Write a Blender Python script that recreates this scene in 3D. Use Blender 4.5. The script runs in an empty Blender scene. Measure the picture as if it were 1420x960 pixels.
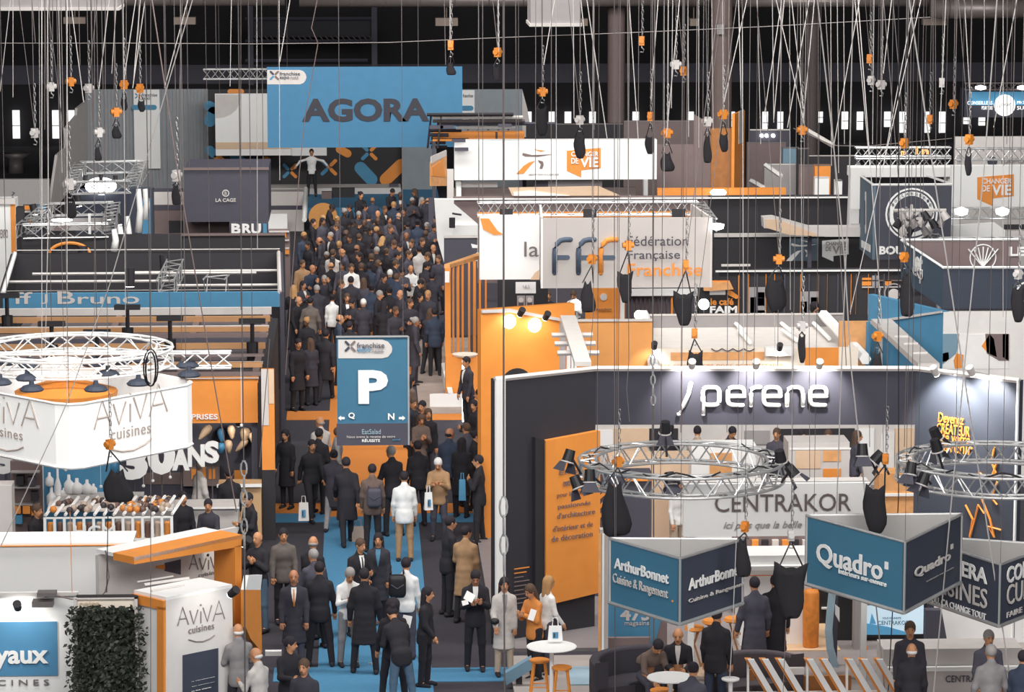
import bpy, math, random
import numpy as np
from mathutils import Vector, Matrix
S = bpy.context.scene
random.seed(5)
# ---------------------------------------------------------------- camera
F = 4700.0; HZ = -240.0; CH = 14.1
YAW = math.atan2(213, F); PIT = math.atan2(480 - HZ, F)
cd = bpy.data.cameras.new('camera'); cam = bpy.data.objects.new('camera', cd); S.collection.objects.link(cam)
cd.sensor_width = 36.0; cd.lens = 36.0 * F / 1420.0; cd.clip_end = 600; cd.clip_start = 1
cam.location = (0, 0, CH); cam.rotation_euler = (math.pi / 2 - PIT, 0, -YAW)
S.camera = cam
# ---------------------------------------------------------------- world, exposure, unseen hall fill lights
W = bpy.data.worlds.new('hall_air'); S.world = W; W.use_nodes = True
W.node_tree.nodes['Background'].inputs[0].default_value = (0.93, 0.96, 1.0, 1)
W.node_tree.nodes['Background'].inputs[1].default_value = 0.8
S.view_settings.view_transform = 'Standard'; S.view_settings.look = 'None'
S.view_settings.exposure = 0.0; S.view_settings.gamma = 1.0; S.view_settings.use_curve_mapping = False
def area(loc, size, size_y, power, rot=(0, 0, 0), col=(1, .98, .95)):
    l = bpy.data.lights.new('hall_fill_light', 'AREA'); l.shape = 'RECTANGLE'; l.size = size; l.size_y = size_y
    l.energy = power; l.color = col
    o = bpy.data.objects.new('hall_fill_light', l); o.location = loc; o.rotation_euler = rot; S.collection.objects.link(o); return o
for yy in (34, 56, 78, 100):
    area((3, yy, 16.6), 34, 6, 7600, (math.radians(50), 0, 0))  # unseen overhead lights, tilted to fill the stand fronts
# ---------------------------------------------------------------- projection helpers (pixel measurements -> metres in the hall)
FW = Vector((math.sin(YAW) * math.cos(PIT), math.cos(YAW) * math.cos(PIT), -math.sin(PIT)))
RT = Vector((math.cos(YAW), -math.sin(YAW), 0)); UP = RT.cross(FW)
def ray(px, py): return FW * F + RT * (px - 710) - UP * (py - 480)
def at(px, py, Y):
    d = ray(px, py); t = Y / d.y
    return Vector((d.x * t, Y, CH + d.z * t))
def gz(px, py, z=0.0):
    d = ray(px, py); t = (z - CH) / d.z
    return Vector((d.x * t, d.y * t, z))
def pxm(Y): return Y / F            # metres per pixel at depth Y
# ---------------------------------------------------------------- materials
def lin(h):
    return tuple(((int(h[i:i+2], 16) / 255) / 12.92 if int(h[i:i+2], 16) <= 10 else (((int(h[i:i+2], 16) / 255) + .055) / 1.055) ** 2.4) for i in (0, 2, 4))
MATS = {}
def mat(name, hx, rough=.65, metal=0.0, emit=0.0, var=.10, scale=3.0, alpha=None):
    if name in MATS: return MATS[name]
    m = bpy.data.materials.new(name); m.use_nodes = True; nt = m.node_tree; b = nt.nodes['Principled BSDF']
    c = lin(hx)
    tc = nt.nodes.new('ShaderNodeTexCoord'); no = nt.nodes.new('ShaderNodeTexNoise'); no.inputs['Scale'].default_value = scale
    nt.links.new(tc.outputs['Object'], no.inputs['Vector'])
    mr = nt.nodes.new('ShaderNodeMapRange'); mr.inputs[3].default_value = 1 - var; mr.inputs[4].default_value = 1 + var
    nt.links.new(no.outputs['Fac'], mr.inputs[0])
    mx = nt.nodes.new('ShaderNodeVectorMath'); mx.operation = 'SCALE'; mx.inputs[0].default_value = c
    nt.links.new(mr.outputs[0], mx.inputs['Scale']); nt.links.new(mx.outputs[0], b.inputs['Base Color'])
    b.inputs['Roughness'].default_value = rough; b.inputs['Metallic'].default_value = metal
    if emit: b.inputs['Emission Color'].default_value = (*c, 1); b.inputs['Emission Strength'].default_value = emit
    MATS[name] = m; return m
BLACK = mat('black_paint', '2b292d'); SLATE = mat('slate_grey', '4a4854'); BROWN = mat('brown_taupe', '7b6a68')
GREY = mat('mid_grey', 'a09b9b'); LIGHT = mat('warm_light_grey', 'd0cac6'); WHITE = mat('white_paint', 'f2f1ef', var=.03)
BLUE = mat('fair_blue', '4f8fb4', .7); ORANGE = mat('fair_orange', 'e8923f', .6); NAVY = mat('navy_slate', '3d4453')
STEEL = mat('aluminium', 'c9c9c9', .35, .6); DSTEEL = mat('grey_wire', '77706f', .5, .3); CARPET = mat('dark_carpet', '39363e', .95, var=.25, scale=9)
BCARP = mat('blue_carpet', '4883a8', .95, var=.12, scale=14); OCARP = mat('orange_carpet', 'd07f36', .95, var=.1, scale=14)
WOOD = mat('warm_wood', 'b98a5e', .6); LAMP = mat('lamp_glow', 'ffffff', emit=6); GLOW = mat('lit_window', 'f4f4f2', emit=1.2, var=.01)
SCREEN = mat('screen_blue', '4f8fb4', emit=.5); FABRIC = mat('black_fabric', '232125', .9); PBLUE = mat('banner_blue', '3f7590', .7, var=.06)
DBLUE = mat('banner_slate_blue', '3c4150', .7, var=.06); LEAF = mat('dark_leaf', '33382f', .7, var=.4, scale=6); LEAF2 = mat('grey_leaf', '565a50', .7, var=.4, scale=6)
RUBBER = mat('rubber_black', '1d1b1f', .5)
# ---------------------------------------------------------------- mesh builder
COL = S.collection
class MB:
    def __init__(s): s.v = []; s.f = []; s.m = []; s.mi = 0
    def add(s, vs, fs):
        o = len(s.v); s.v += [tuple(v) for v in vs]; s.f += [tuple(i + o for i in f) for f in fs]; s.m += [s.mi] * len(fs); return s
    def box(s, a, b):
        x0, y0, z0 = a; x1, y1, z1 = b
        return s.add([(x0,y0,z0),(x1,y0,z0),(x1,y1,z0),(x0,y1,z0),(x0,y0,z1),(x1,y0,z1),(x1,y1,z1),(x0,y1,z1)],
              [(0,3,2,1),(4,5,6,7),(0,1,5,4),(1,2,6,5),(2,3,7,6),(3,0,4,7)])
    def obox(s, c, u, v, w):           # oriented box from centre and three half-vectors
        c, u, v, w = map(Vector, (c, u, v, w))
        p = [c + u*a + v*b + w*d for d in (-1, 1) for (a, b) in ((-1,-1),(1,-1),(1,1),(-1,1))]
        return s.add(p, [(0,3,2,1),(4,5,6,7),(0,1,5,4),(1,2,6,5),(2,3,7,6),(3,0,4,7)])
    def prism(s, poly, d):
        n = len(poly); d = Vector(d); a = [Vector(p) for p in poly]; b = [p + d for p in a]
        return s.add(a + b, [tuple(range(n))[::-1], tuple(range(n, 2*n))] + [(i, (i+1) % n, n + (i+1) % n, n + i) for i in range(n)])
    def tube(s, pts, r, n=6, closed=False, r2=None):
        pts = [Vector(p) for p in pts]; k = len(pts); vs = []
        for i, p in enumerate(pts):
            t = (pts[(i+1) % k] - pts[i-1]) if closed or 0 < i < k-1 else (pts[min(i+1, k-1)] - pts[max(i-1, 0)])
            t = t.normalized() if t.length > 1e-9 else Vector((0,0,1))
            a = t.cross(Vector((0,0,1)) if abs(t.z) < .9 else Vector((1,0,0))).normalized(); b = t.cross(a)
            rr = r if r2 is None else r + (r2 - r) * i / max(1, k-1)
            vs += [p + (a * math.cos(2*math.pi*j/n) + b * math.sin(2*math.pi*j/n)) * rr for j in range(n)]
        fs = []
        for i in range(k if closed else k-1):
            i2 = (i+1) % k
            fs += [(i*n+j, i*n+(j+1) % n, i2*n+(j+1) % n, i2*n+j) for j in range(n)]
        if not closed: fs += [tuple(range(n))[::-1], tuple((k-1)*n + j for j in range(n))]
        return s.add(vs, fs)
    def lathe(s, prof, c=(0,0,0), n=20):   # prof: (r, z)
        k = len(prof); vs = [(c[0]+r*math.cos(2*math.pi*j/n), c[1]+r*math.sin(2*math.pi*j/n), c[2]+z) for r, z in prof for j in range(n)]
        fs = [(i*n+j, i*n+(j+1) % n, (i+1)*n+(j+1) % n, (i+1)*n+j) for i in range(k-1) for j in range(n)]
        fs += [tuple(range(n))[::-1], tuple((k-1)*n+j for j in range(n))]
        return s.add(vs, fs)
    def ball(s, c, r, n=10, sc=(1,1,1)):
        m = max(4, n//2)
        prof = [(max(1e-4, math.sin(math.pi*i/m))*r, -math.cos(math.pi*i/m)*r) for i in range(m+1)]
        o = len(s.v); s.lathe(prof, (0,0,0), n)
        s.v[o:] = [(c[0]+x*sc[0], c[1]+y*sc[1], c[2]+z*sc[2]) for x, y, z in s.v[o:]]; return s
    def mesh(s, name, smooth=False):
        me = bpy.data.meshes.new(name); me.from_pydata(s.v, [], s.f)
        if smooth: me.polygons.foreach_set('use_smooth', [True]*len(s.f))
        return me
    def build(s, name, m, parent=None, smooth=False, **kw):
        me = s.mesh(name, smooth)
        for q in (m if isinstance(m, (list, tuple)) else [m]): me.materials.append(q)
        if isinstance(m, (list, tuple)): me.polygons.foreach_set('material_index', s.m)
        return link(name, me, parent, **kw)
def link(name, me, parent=None, **kw):
    o = bpy.data.objects.new(name, me); COL.objects.link(o)
    if parent is not None:
        o.parent = parent; o.matrix_parent_inverse = wm(parent).inverted()
    for k, v in kw.items(): o[k] = v
    return o
WMAT = {}
def wm(o):
    m = Matrix.LocRotScale(o.location, o.rotation_euler, o.scale)
    return m if o.parent is None else wm(o.parent) @ o.matrix_parent_inverse @ m
def tag(o, label=None, cat=None, group=None, kind=None):
    for k, v in (('label', label), ('category', cat), ('group', group), ('kind', kind)):
        if v: o[k] = v
    return o
def thing(name, loc, label, cat, group=None):
    o = bpy.data.objects.new(name, None); o.location = loc; o.empty_display_size = .2; COL.objects.link(o)
    return tag(o, label, cat, group)
def children_of(o): return [c for c in COL.objects if c.parent == o]
def struct(name, mb, m, **k): o = mb.build(name, m, **k); o['kind'] = 'structure'; return o
# ---------------------------------------------------------------- lettering
TXT = {}
def glyphs(st, bold=0.0, shear=0.0, space=1.0):
    key = (st, bold, shear, space)
    if key in TXT: return TXT[key]
    c = bpy.data.curves.new('t', 'FONT'); c.body = st; c.size = 1; c.offset = bold; c.shear = shear; c.space_character = space; c.extrude = .5; c.resolution_u = 3
    o = bpy.data.objects.new('t', c); COL.objects.link(o)
    me = bpy.data.meshes.new_from_object(o.evaluated_get(bpy.context.evaluated_depsgraph_get()))
    n = len(me.vertices); co = np.empty(n*3); me.vertices.foreach_get('co', co); co = co.reshape(n, 3)
    fs = [tuple(p.vertices) for p in me.polygons]
    bpy.data.objects.remove(o); bpy.data.curves.remove(c); bpy.data.meshes.remove(me)
    lo = co.min(0); hi = co.max(0); co = (co - lo) / np.maximum(hi - lo, 1e-6)
    TXT[key] = (co, fs); return TXT[key]
class Panel:
    """an upright rectangular face between two floor points A (left) and B (right) seen from the camera side"""
    def __init__(s, A, B, z0, z1):
        s.A = Vector((A[0], A[1], z0)); s.B = Vector((B[0], B[1], z0)); s.z0 = z0; s.z1 = z1
        s.u = s.B - s.A; s.n = Vector((s.u.y, -s.u.x, 0)).normalized()      # towards the camera
    def pt(s, u, v, off=0):
        q = s.A + s.u*u + s.n*off; q.z = s.z0 + (s.z1 - s.z0)*v; return q
    def uv(s, px, py):
        d = ray(px, py); t = (s.A - Vector((0,0,CH))).dot(s.n) / d.dot(s.n); p = Vector((0,0,CH)) + d*t
        return (p - s.A).dot(s.u) / s.u.length_squared, (p.z - s.z0) / (s.z1 - s.z0)
    def slab(s, name, m, parent=None, t=.08, **k):
        return MB().prism([s.pt(0,0), s.pt(1,0), s.pt(1,1), s.pt(0,1)], -s.n*t).build(name, m, parent, **k)
    def poly(s, name, pix, m, parent, t=.015, off=.0, uvs=False, **k):
        q = [p if uvs else s.uv(*p) for p in pix]
        return MB().prism([s.pt(u, v, off + t) for u, v in q], -s.n*t).build(name, m, parent, **k)
    def rect(s, name, x0, y0, x1, y1, m, parent, t=.015, off=0., **k):
        (a, b), (c, d) = s.uv(x0, y1), s.uv(x1, y0)
        return s.poly(name, [(a, b), (c, b), (c, d), (a, d)], m, parent, t, off, True, **k)
    def disc(s, name, cx, cy, r, m, parent, t=.015, off=0., ri=0, n=28, sq=1.0, **k):
        c = s.pt(*s.uv(cx, cy)); R = r * pxm(c.y); U = s.u.normalized(); Z = Vector((0,0,1)); mb = MB(); P = []
        for j in range(n):
            a = 2*math.pi*j/n; P.append(U*math.cos(a)*sq + Z*math.sin(a))
        if ri:
            ri *= pxm(c.y); vs = []
            for q in P: vs += [c+q*R+s.n*off, c+q*R+s.n*(off+t), c+q*ri+s.n*(off+t), c+q*ri+s.n*off]
            mb.add(vs, [(4*j+k, 4*j+(k+1) % 4, 4*((j+1) % n)+(k+1) % 4, 4*((j+1) % n)+k) for j in range(n) for k in range(4)])
        else: mb.prism([c+q*R+s.n*(off+t) for q in P], -s.n*t)
        return mb.build(name, m, parent, **k)
    def text(s, st, x0, y0, x1, y1, m, parent, bold=0., shear=0., t=.015, off=0., name='lettering', space=1.0, **k):
        """pixel (x0,y0) lower-left corner and (x1,y1) upper-right corner of the word"""
        (a, b), (c, d) = s.uv(x0, y0), s.uv(x1, y1); off = off + .02
        co, fs = glyphs(st, bold, shear, space); mb = MB()
        mb.add([s.pt(a+(c-a)*p[0], b+(d-b)*p[1], off + t*p[2]) for p in co], fs)
        return mb.build(name, m, parent, **k)
    def pill(s, name, x0, y0, x1, y1, w, m, parent, **k):
        p, q = s.pt(*s.uv(x0, y0)), s.pt(*s.uv(x1, y1)); r = w/2*pxm(p.y); d = (q-p).normalized(); e = d.cross(s.n); P = []
        for j in range(9): a = math.pi*j/8; P.append(q + e*math.cos(a)*r + d*math.sin(a)*r)
        for j in range(9): a = math.pi*j/8; P.append(p - e*math.cos(a)*r - d*math.sin(a)*r)
        off = k.pop('off', 0)
        return MB().prism([c + s.n*(.015+off) for c in P], -s.n*.015).build(name, m, parent, **k)
def PP(x0, Y0, x1, Y1, ytop, ybot, side=0):
    """panel from image columns x0,x1 at depths Y0,Y1; heights read at column side (0 left, 1 right)"""
    X, Y = ((x0, Y0), (x1, Y1))[side]
    return Panel(at(x0, ytop, Y0), at(x1, ytop, Y1), at(X, ybot, Y).z, at(X, ytop, Y).z)
def ZP(x0, Y0, x1, Y1, z0, z1): return Panel(at(x0, 500, Y0), at(x1, 500, Y1), z0, z1)
def colx(px, Y, z):      # x of image column px at depth Y and height z
    lo = at(px, 0, Y); hi = at(px, 960, Y); t = (z - lo.z)/(hi.z - lo.z); return lo.x + (hi.x - lo.x)*t
# ---------------------------------------------------------------- trusses
def truss(p0, p1, w, parent, r=.022, bays=None, m=STEEL, h=None):
    p0, p1 = Vector(p0), Vector(p1); d = (p1-p0); L = d.length; t = d.normalized(); h = h or w
    a = t.cross(Vector((0,0,1))).normalized()*w/2; b = Vector((0,0,h/2)) if abs(t.z) < .5 else t.cross(a).normalized()*h/2
    off = [a+b, a-b, -a-b, -a+b]
    for o in off: MB().tube([p0+o, p1+o], r, 6).build('chord', m, parent)
    n = bays or max(2, int(L/(w*1.15))); mb = MB()
    for k in range(4):
        for i in range(n):
            A, B = off[k], off[(k+1) % 4]
            if i % 2: A, B = B, A
            mb.tube([p0+t*L*i/n+A, p0+t*L*(i+1)/n+B], r*.6, 4)
    mb.build('bracing', m, parent, kind='stuff')
def ring_truss(c, R, w, h, parent, r=.026, m=STEEL, n=48, a0=0, a1=2*math.pi):
    c = Vector(c); full = abs(a1-a0-2*math.pi) < 1e-6
    P = lambda a, rr, z: c + Vector((math.cos(a)*rr, math.sin(a)*rr, z))
    cor = [(R-w/2, h/2), (R-w/2, -h/2), (R+w/2, -h/2), (R+w/2, h/2)]
    K = n if full else n+1; A = [a0+(a1-a0)*i/n for i in range(K)]
    for rr, z in cor: MB().tube([P(a, rr, z) for a in A], r, 6, closed=full).build('chord', m, parent)
    mb = MB()
    for k in range(4):
        for i in range(n):
            q0, q1 = cor[k], cor[(k+1) % 4]
            if i % 2: q0, q1 = q1, q0
            b0, b1 = a0+(a1-a0)*i/n, a0+(a1-a0)*(i+1)/n
            mb.tube([P(b0, *q0), P(b1, *q1)], r*.55, 4)
    mb.build('bracing', m, parent, kind='stuff')
# ---------------------------------------------------------------- people: bodies are one continuous surface from a distance field
def nets(V, org, h):
    Sg = V < 0; nx, ny, nz = V.shape
    cnt = np.zeros((nx-1, ny-1, nz-1)); acc = np.zeros((nx-1, ny-1, nz-1, 3)); ed = []
    for ax in range(3):
        sl0 = [slice(None)]*3; sl1 = [slice(None)]*3; sl0[ax] = slice(0, -1); sl1[ax] = slice(1, None)
        a, b = V[tuple(sl0)], V[tuple(sl1)]; I = np.argwhere((a < 0) != (b < 0)); va = a[tuple(I.T)]; vb = b[tuple(I.T)]
        t = va/(va-vb); P = I.astype(float); P[:, ax] += t
        o1, o2 = [k for k in range(3) if k != ax]; ok = (I[:, o1] > 0) & (I[:, o2] > 0) & (I[:, o1] < V.shape[o1]-1) & (I[:, o2] < V.shape[o2]-1)
        I, P, va = I[ok], P[ok], va[ok]; cells = []
        for d1, d2 in ((-1,-1), (0,-1), (0,0), (-1,0)):
            C = I.copy(); C[:, o1] += d1; C[:, o2] += d2; cells.append(C)
            np.add.at(cnt, tuple(C.T), 1); np.add.at(acc, tuple(C.T), P)
        flip = (va < 0) if ax != 1 else (va > 0); ed.append((cells, flip))
    idx = -np.ones(cnt.shape, int); act = cnt > 0; idx[act] = np.arange(act.sum())
    vs = acc[act]/cnt[act][:, None]*h + np.array(org); fs = []
    for cells, flip in ed:
        q = np.stack([idx[tuple(C.T)] for C in cells], 1); q[~flip] = q[~flip][:, ::-1]; fs.append(q)
    return vs, np.concatenate(fs)
def field(prims, h, k=.03):
    """prims: ('c',p0,p1,r0,r1) capsule | ('e',centre,radii,rot3x3) ellipsoid | ('x',...) subtracted ellipsoid"""
    lo = np.array([9.]*3); hi = -lo
    for p in prims:
        if p[0] == 'c':
            for q, r in ((p[1], p[3]), (p[2], p[4])): lo = np.minimum(lo, np.array(q)-r); hi = np.maximum(hi, np.array(q)+r)
        elif p[0] == 'e': R = max(p[2]); lo = np.minimum(lo, np.array(p[1])-R); hi = np.maximum(hi, np.array(p[1])+R)
    lo -= 2.5*h; hi += 2.5*h; n = np.ceil((hi-lo)/h).astype(int)+1
    V = np.full(n, 1.0); X = [lo[i]+h*np.arange(n[i]) for i in range(3)]
    for p in prims:
        if p[0] == 'c': q0, q1 = np.array(p[1], float), np.array(p[2], float); mr = max(p[3], p[4])+k+h; b0 = np.minimum(q0, q1)-mr; b1 = np.maximum(q0, q1)+mr
        else: R = max(p[2])+k+h; b0 = np.array(p[1])-R; b1 = np.array(p[1])+R
        i0 = np.clip(np.floor((b0-lo)/h).astype(int), 0, n-1); i1 = np.clip(np.ceil((b1-lo)/h).astype(int)+1, 1, n)
        sl = tuple(slice(a, b) for a, b in zip(i0, i1))
        G = np.stack(np.meshgrid(*[X[i][sl[i]] for i in range(3)], indexing='ij'), -1)
        if p[0] == 'c':
            d = q1-q0; L = max(d@d, 1e-9); t = np.clip(((G-q0)@d)/L, 0, 1); D = np.linalg.norm(G-q0-t[..., None]*d, axis=-1)-(p[3]+(p[4]-p[3])*t)
        else:
            g = G-np.array(p[1])
            if p[3] is not None: g = g@np.array(p[3])
            r = np.array(p[2]); D = (np.linalg.norm(g/r, axis=-1)-1)*r.min()
        v = V[sl]
        if p[0] == 'x': V[sl] = np.maximum(v, -D); continue
        hh = np.clip(.5+.5*(v-D)/k, 0, 1); V[sl] = v+(D-v)*hh-k*hh*(1-hh)
    return nets(V, lo, h)
def fmesh(name, prims, h, k=.03, extra=None, mats=1):
    vs, fs = field(prims, h, k); mi = [0]*len(fs); vs = vs.tolist(); fs = fs.tolist()
    if extra is not None: o = len(vs); vs += extra.v; fs += [[i+o for i in f] for f in extra.f]; mi += extra.m
    me = bpy.data.meshes.new(name); me.from_pydata(vs, [], fs); me.polygons.foreach_set('use_smooth', [True]*len(fs))
    for _ in range(mats): me.materials.append(None)
    if mats > 1: me.polygons.foreach_set('material_index', mi)
    return me
def Rx(a): c, s = math.cos(a), math.sin(a); return np.array([[1,0,0],[0,c,-s],[0,s,c]])
def Ry(a): c, s = math.cos(a), math.sin(a); return np.array([[c,0,s],[0,1,0],[-s,0,c]])
def Rz(a): c, s = math.cos(a), math.sin(a); return np.array([[c,-s,0],[s,c,0],[0,0,1]])
D2 = math.radians
def make_pose(pname, arms=((8, 8, 12), (8, 8, 12)), lean=3, head=(0, 0), legs=((0, 4, 3), (0, 4, 3)), inward=(10, 10), woman=False):
    """arms: (raise forward, abduct, elbow bend) left/right; legs: (thigh forward, knee bend, abduct). Figure faces -Y, feet at z=0"""
    H = {}
    thigh, shin = .43, .41; hipw = .085
    J = []
    for sgn, (tf, kb, ab) in zip((1, -1), legs):
        hip = np.array([sgn*hipw, 0, 0.0]); d = Rx(-D2(tf))@Ry(-sgn*D2(ab))@np.array([0, 0, -1.]); kn = hip+d*thigh
        d2 = Rx(-D2(tf-kb))@Ry(-sgn*D2(ab)*.6)@np.array([0, 0, -1.]); an = kn+d2*shin; J.append([hip, kn, an])
    low = min(j[2][2] for j in J); hz = -low+.085; pel = np.array([0, 0, hz])
    J = [[p+pel for p in j] for j in J]
    T = Rx(D2(lean)); tp = lambda x, y, z: T@np.array([x, y, z])+pel       # torso frame, z up from hip
    sw = .165 if not woman else .145
    AR = []
    for sgn, (rf, ab, eb), inw in zip((1, -1), arms, inward):
        sh = tp(sgn*sw, .0, .470); d = T@Rx(-D2(rf))@Ry(-sgn*D2(ab))@np.array([0, 0, -1.]); el = sh+d*.28
        d2 = T@Rz(-sgn*D2(inw))@Rx(-D2(rf+eb))@Ry(-sgn*D2(ab)*.5)@np.array([0, 0, -1.]); wr = el+d2*.25; AR.append([sh, el, wr, d2])
    hd = T@Rz(D2(head[1]))@Rx(D2(head[0]))  # head rotation
    nk0 = tp(0, .005, .50); nk1 = tp(0, -.012, .60); hc = nk1+hd@np.array([0, -.012, .115])
    hp = lambda x, y, z: hc+hd@np.array([x, y, z])
    B = [('e', hp(0, .012, .02), (.076, .093, .098), hd), ('e', hp(0, -.02, -.05), (.055, .068, .062), hd), ('c', hp(0, -.088, .0), hp(0, -.105, -.022), .010, .015),
         ('c', hp(.076, .01, .01), hp(.077, .012, -.025), .014, .009), ('c', hp(-.076, .01, .01), hp(-.077, .012, -.025), .014, .009),
         ('c', nk0, hp(0, .01, -.05), .056, .052), ('c', tp(0, -.01, .42), tp(0, -.01, .05), .085, .085), ('c', tp(sw*.8, 0, .45), tp(-sw*.8, 0, .45), .035, .035)]
    ex = MB()
    for (sh, el, wr, d2), sgn in zip(AR, (1, -1)):
        B += [('c', sh, el, .045, .038), ('c', el, wr, .038, .025), ('e', wr+d2*.045, (.040, .030, .052), None)]
        # hand: palm above, five separate fingers
        f = np.array(d2)/np.linalg.norm(d2); side = np.cross(f, [0, 1, 0.0]); side = side/np.linalg.norm(side) if np.linalg.norm(side) > .1 else np.array([1., 0, 0]); nrm = np.cross(side, f)
        for q, (o, l) in enumerate(((-.027, .072), (-.009, .082), (.009, .078), (.026, .062))):
            b = wr+f*.07+side*o*sgn; m = b+f*l*.5+nrm*.008; e = b+f*l*.85+nrm*.03; ex.tube([b, m, e], .010, 5, r2=.007)
        b = wr+f*.02-side*.036*sgn; ex.tube([b, b+f*.035-side*sgn*.022, b+f*.062-side*sgn*.018+nrm*.014], .012, 5, r2=.008)
    for (hip, kn, an) in J: B += [('c', hip, kn, .075, .052), ('c', kn, an, .05, .036), ('c', an, an+np.array([0, -.1, -.05]), .034, .03)]
    ex.mi = 1
    for sgn in (1, -1):
        ex.ball(hp(sgn*.032, -.084, .012), .0075, 6); ex.obox(hp(sgn*.032, -.088, .034), Vector(hd@np.array([.014, 0, 0])), Vector(hd@np.array([0, .005, 0])), Vector(hd@np.array([0, 0, .0025])))
    ex.obox(hp(0, -.086, -.058), Vector(hd@np.array([.022, 0, 0])), Vector(hd@np.array([0, .006, 0])), Vector(hd@np.array([0, 0, .004])))
    H['body'] = fmesh('body', B, .015, .022, ex, 2)
    wk = .94 if woman else 1.0
    def top(hem, flare, sl, puff=1.0, open_coat=False):
        P = [('e', tp(0, .0, .36), (.185*wk*puff, .122*puff, .20), T), ('e', tp(0, .005, .16), (.158*wk*puff, .115*puff, .17), T),
             ('c', tp(sw*.9, 0, .455), tp(.03, .012, .525), .058, .055), ('c', tp(-sw*.9, 0, .455), tp(-.03, .012, .525), .058, .055), ('c', nk0+np.array([0, .015, -.02]), nk1+np.array([0, .03, -.02]), .078, .066)]
        n = 4; z1 = .05; z0 = hem-hz+.0
        for i in range(n+1):
            z = z1+(z0-z1)*i/n; w = 1+flare*i/n; zz = pel+np.array([0, .01, z])
            P.append(('e', zz, (.165*wk*w*puff, .125*w*puff, .10 if hem > .6 else .13), None))
        for (sh, el, wr, d2) in AR:
            P += [('c', sh-np.array([0, 0, .012]), el, .060*puff*sl, .052*puff*sl), ('c', el, wr-np.array(d2)*.01, .053*puff*sl, .042*puff*sl)]
        return P
    cut = lambda hem: [('x', (0, .0, hem-.26), (.6, .6, .22), None)]
    H['jacket'] = fmesh('jacket', top(.80, .03, 1.0)+cut(.80), .018, .03)
    H['coat'] = fmesh('coat', top(.52, .22, 1.05, 1.04)+cut(.55), .02, .035)
    H['shirt'] = fmesh('shirt', top(.86, -.03, .88, .95)+cut(.88), .018, .03)
    P = [('e', pel+np.array([0, .004, .02]), (.148, .108, .11), None)]
    for (hip, kn, an) in J: P += [('c', hip, kn, .092, .066), ('c', kn, an-np.array([0, 0, .0]), .064, .052)]
    H['trousers'] = fmesh('trousers', P, .018, .03)
    mb = MB(); tq = lambda x, y, z: Vector(tp(x, y, z)); rows = []
    for z, w, y in ((.55, .045, -.062), (.47, .042, -.108), (.40, .032, -.128), (.32, .020, -.136), (.24, .006, -.130)):
        rows.append([tq(-w, y-.004, z), tq(0, y-.012, z), tq(w, y-.004, z)])
    mb.add([p for r in rows for p in r], [(3*i+j, 3*i+j+3, 3*i+j+4, 3*i+j+1) for i in range(4) for j in range(2)])
    H['front'] = mb.mesh('shirt_front', True); mb = MB()
    mb.tube([tq(0, -.09, .52), tq(0, -.130, .44), tq(0, -.150, .34), tq(0, -.146, .24)], .011, 5, r2=.019); H['tie'] = mb.mesh('tie', True)
    H['head'] = Matrix.Translation(Vector(hc)) @ Matrix(hd.tolist()).to_4x4()
    H['feet'] = [Vector((j[2][0], j[2][1], j[2][2]-.085)) for j in J]
    H['hands'] = [Vector(a[2]+np.array(a[3])*.1) for a in AR]; H['back'] = Vector(tp(0, .15, .33)); H['lean'] = D2(lean); H['hz'] = hz
    # knee/hip for seated figures: seat height
    return H
POSES = {}
def pose(n):
    if n not in POSES: POSES[n] = make_pose(n, **PD[n])
    return POSES[n]
PD = {
 'stand': dict(), 'stand_w': dict(arms=((5, 6, 10), (12, 8, 30)), legs=((3, 6, 2), (-2, 2, 2)), woman=True),
 'apart': dict(arms=((5, 14, 15), (5, 14, 15)), legs=((4, 4, 9), (-3, 4, 9)), lean=1),
 'talk': dict(arms=((20, 10, 85), (10, 8, 20)), inward=(35, 10), legs=((5, 8, 4), (-4, 3, 5)), head=(4, 18)),
 'phone': dict(arms=((22, 8, 98), (24, 8, 92)), inward=(38, 40), head=(24, 0), lean=5, legs=((2, 6, 3), (-3, 4, 4))),
 'phone_w': dict(arms=((22, 6, 98), (26, 6, 88)), inward=(38, 38), head=(20, 0), lean=4, woman=True, legs=((4, 10, 2), (-3, 4, 2))),
 'walk': dict(arms=((28, 6, 20), (-22, 6, 15)), legs=((-16, 12, 2), (24, 8, 2)), lean=5),
 'walk_w': dict(arms=((-20, 5, 12), (22, 5, 25)), legs=((22, 8, 1), (-15, 14, 1)), lean=4, woman=True),
 'folded': dict(arms=((18, 12, 105), (18, 12, 100)), inward=(70, 70), legs=((3, 3, 6), (-2, 4, 6)), lean=0),
 'look_l': dict(arms=((6, 8, 14), (20, 9, 75)), inward=(10, 30), head=(2, 42), legs=((6, 8, 4), (-4, 3, 4))),
 'look_r': dict(arms=((15, 8, 60), (6, 8, 14)), inward=(30, 10), head=(3, -40), legs=((-4, 4, 4), (5, 8, 4))),
 'lean': dict(arms=((35, 10, 70), (40, 8, 60)), inward=(30, 30), lean=30, head=(18, 0), legs=((-3, 6, 8), (-6, 4, 8))),
 'wide': dict(arms=((10, 72, 25), (10, 70, 25)), inward=(0, 0), legs=((2, 3, 5), (-2, 3, 5)), lean=-2),
 'lift': dict(arms=((88, 6, 75), (84, 8, 80)), inward=(45, 45), head=(2, 0), legs=((5, 6, 4), (-3, 4, 4))),
 'sit': dict(arms=((32, 8, 62), (34, 8, 60)), inward=(25, 28), lean=10, head=(8, 0), legs=((86, 88, 6), (84, 84, 6))),
 'sit_lean': dict(arms=((50, 8, 45), (55, 8, 40)), inward=(20, 20), lean=32, head=(16, 0), legs=((86, 92, 8), (84, 80, 8))),
}
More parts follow.
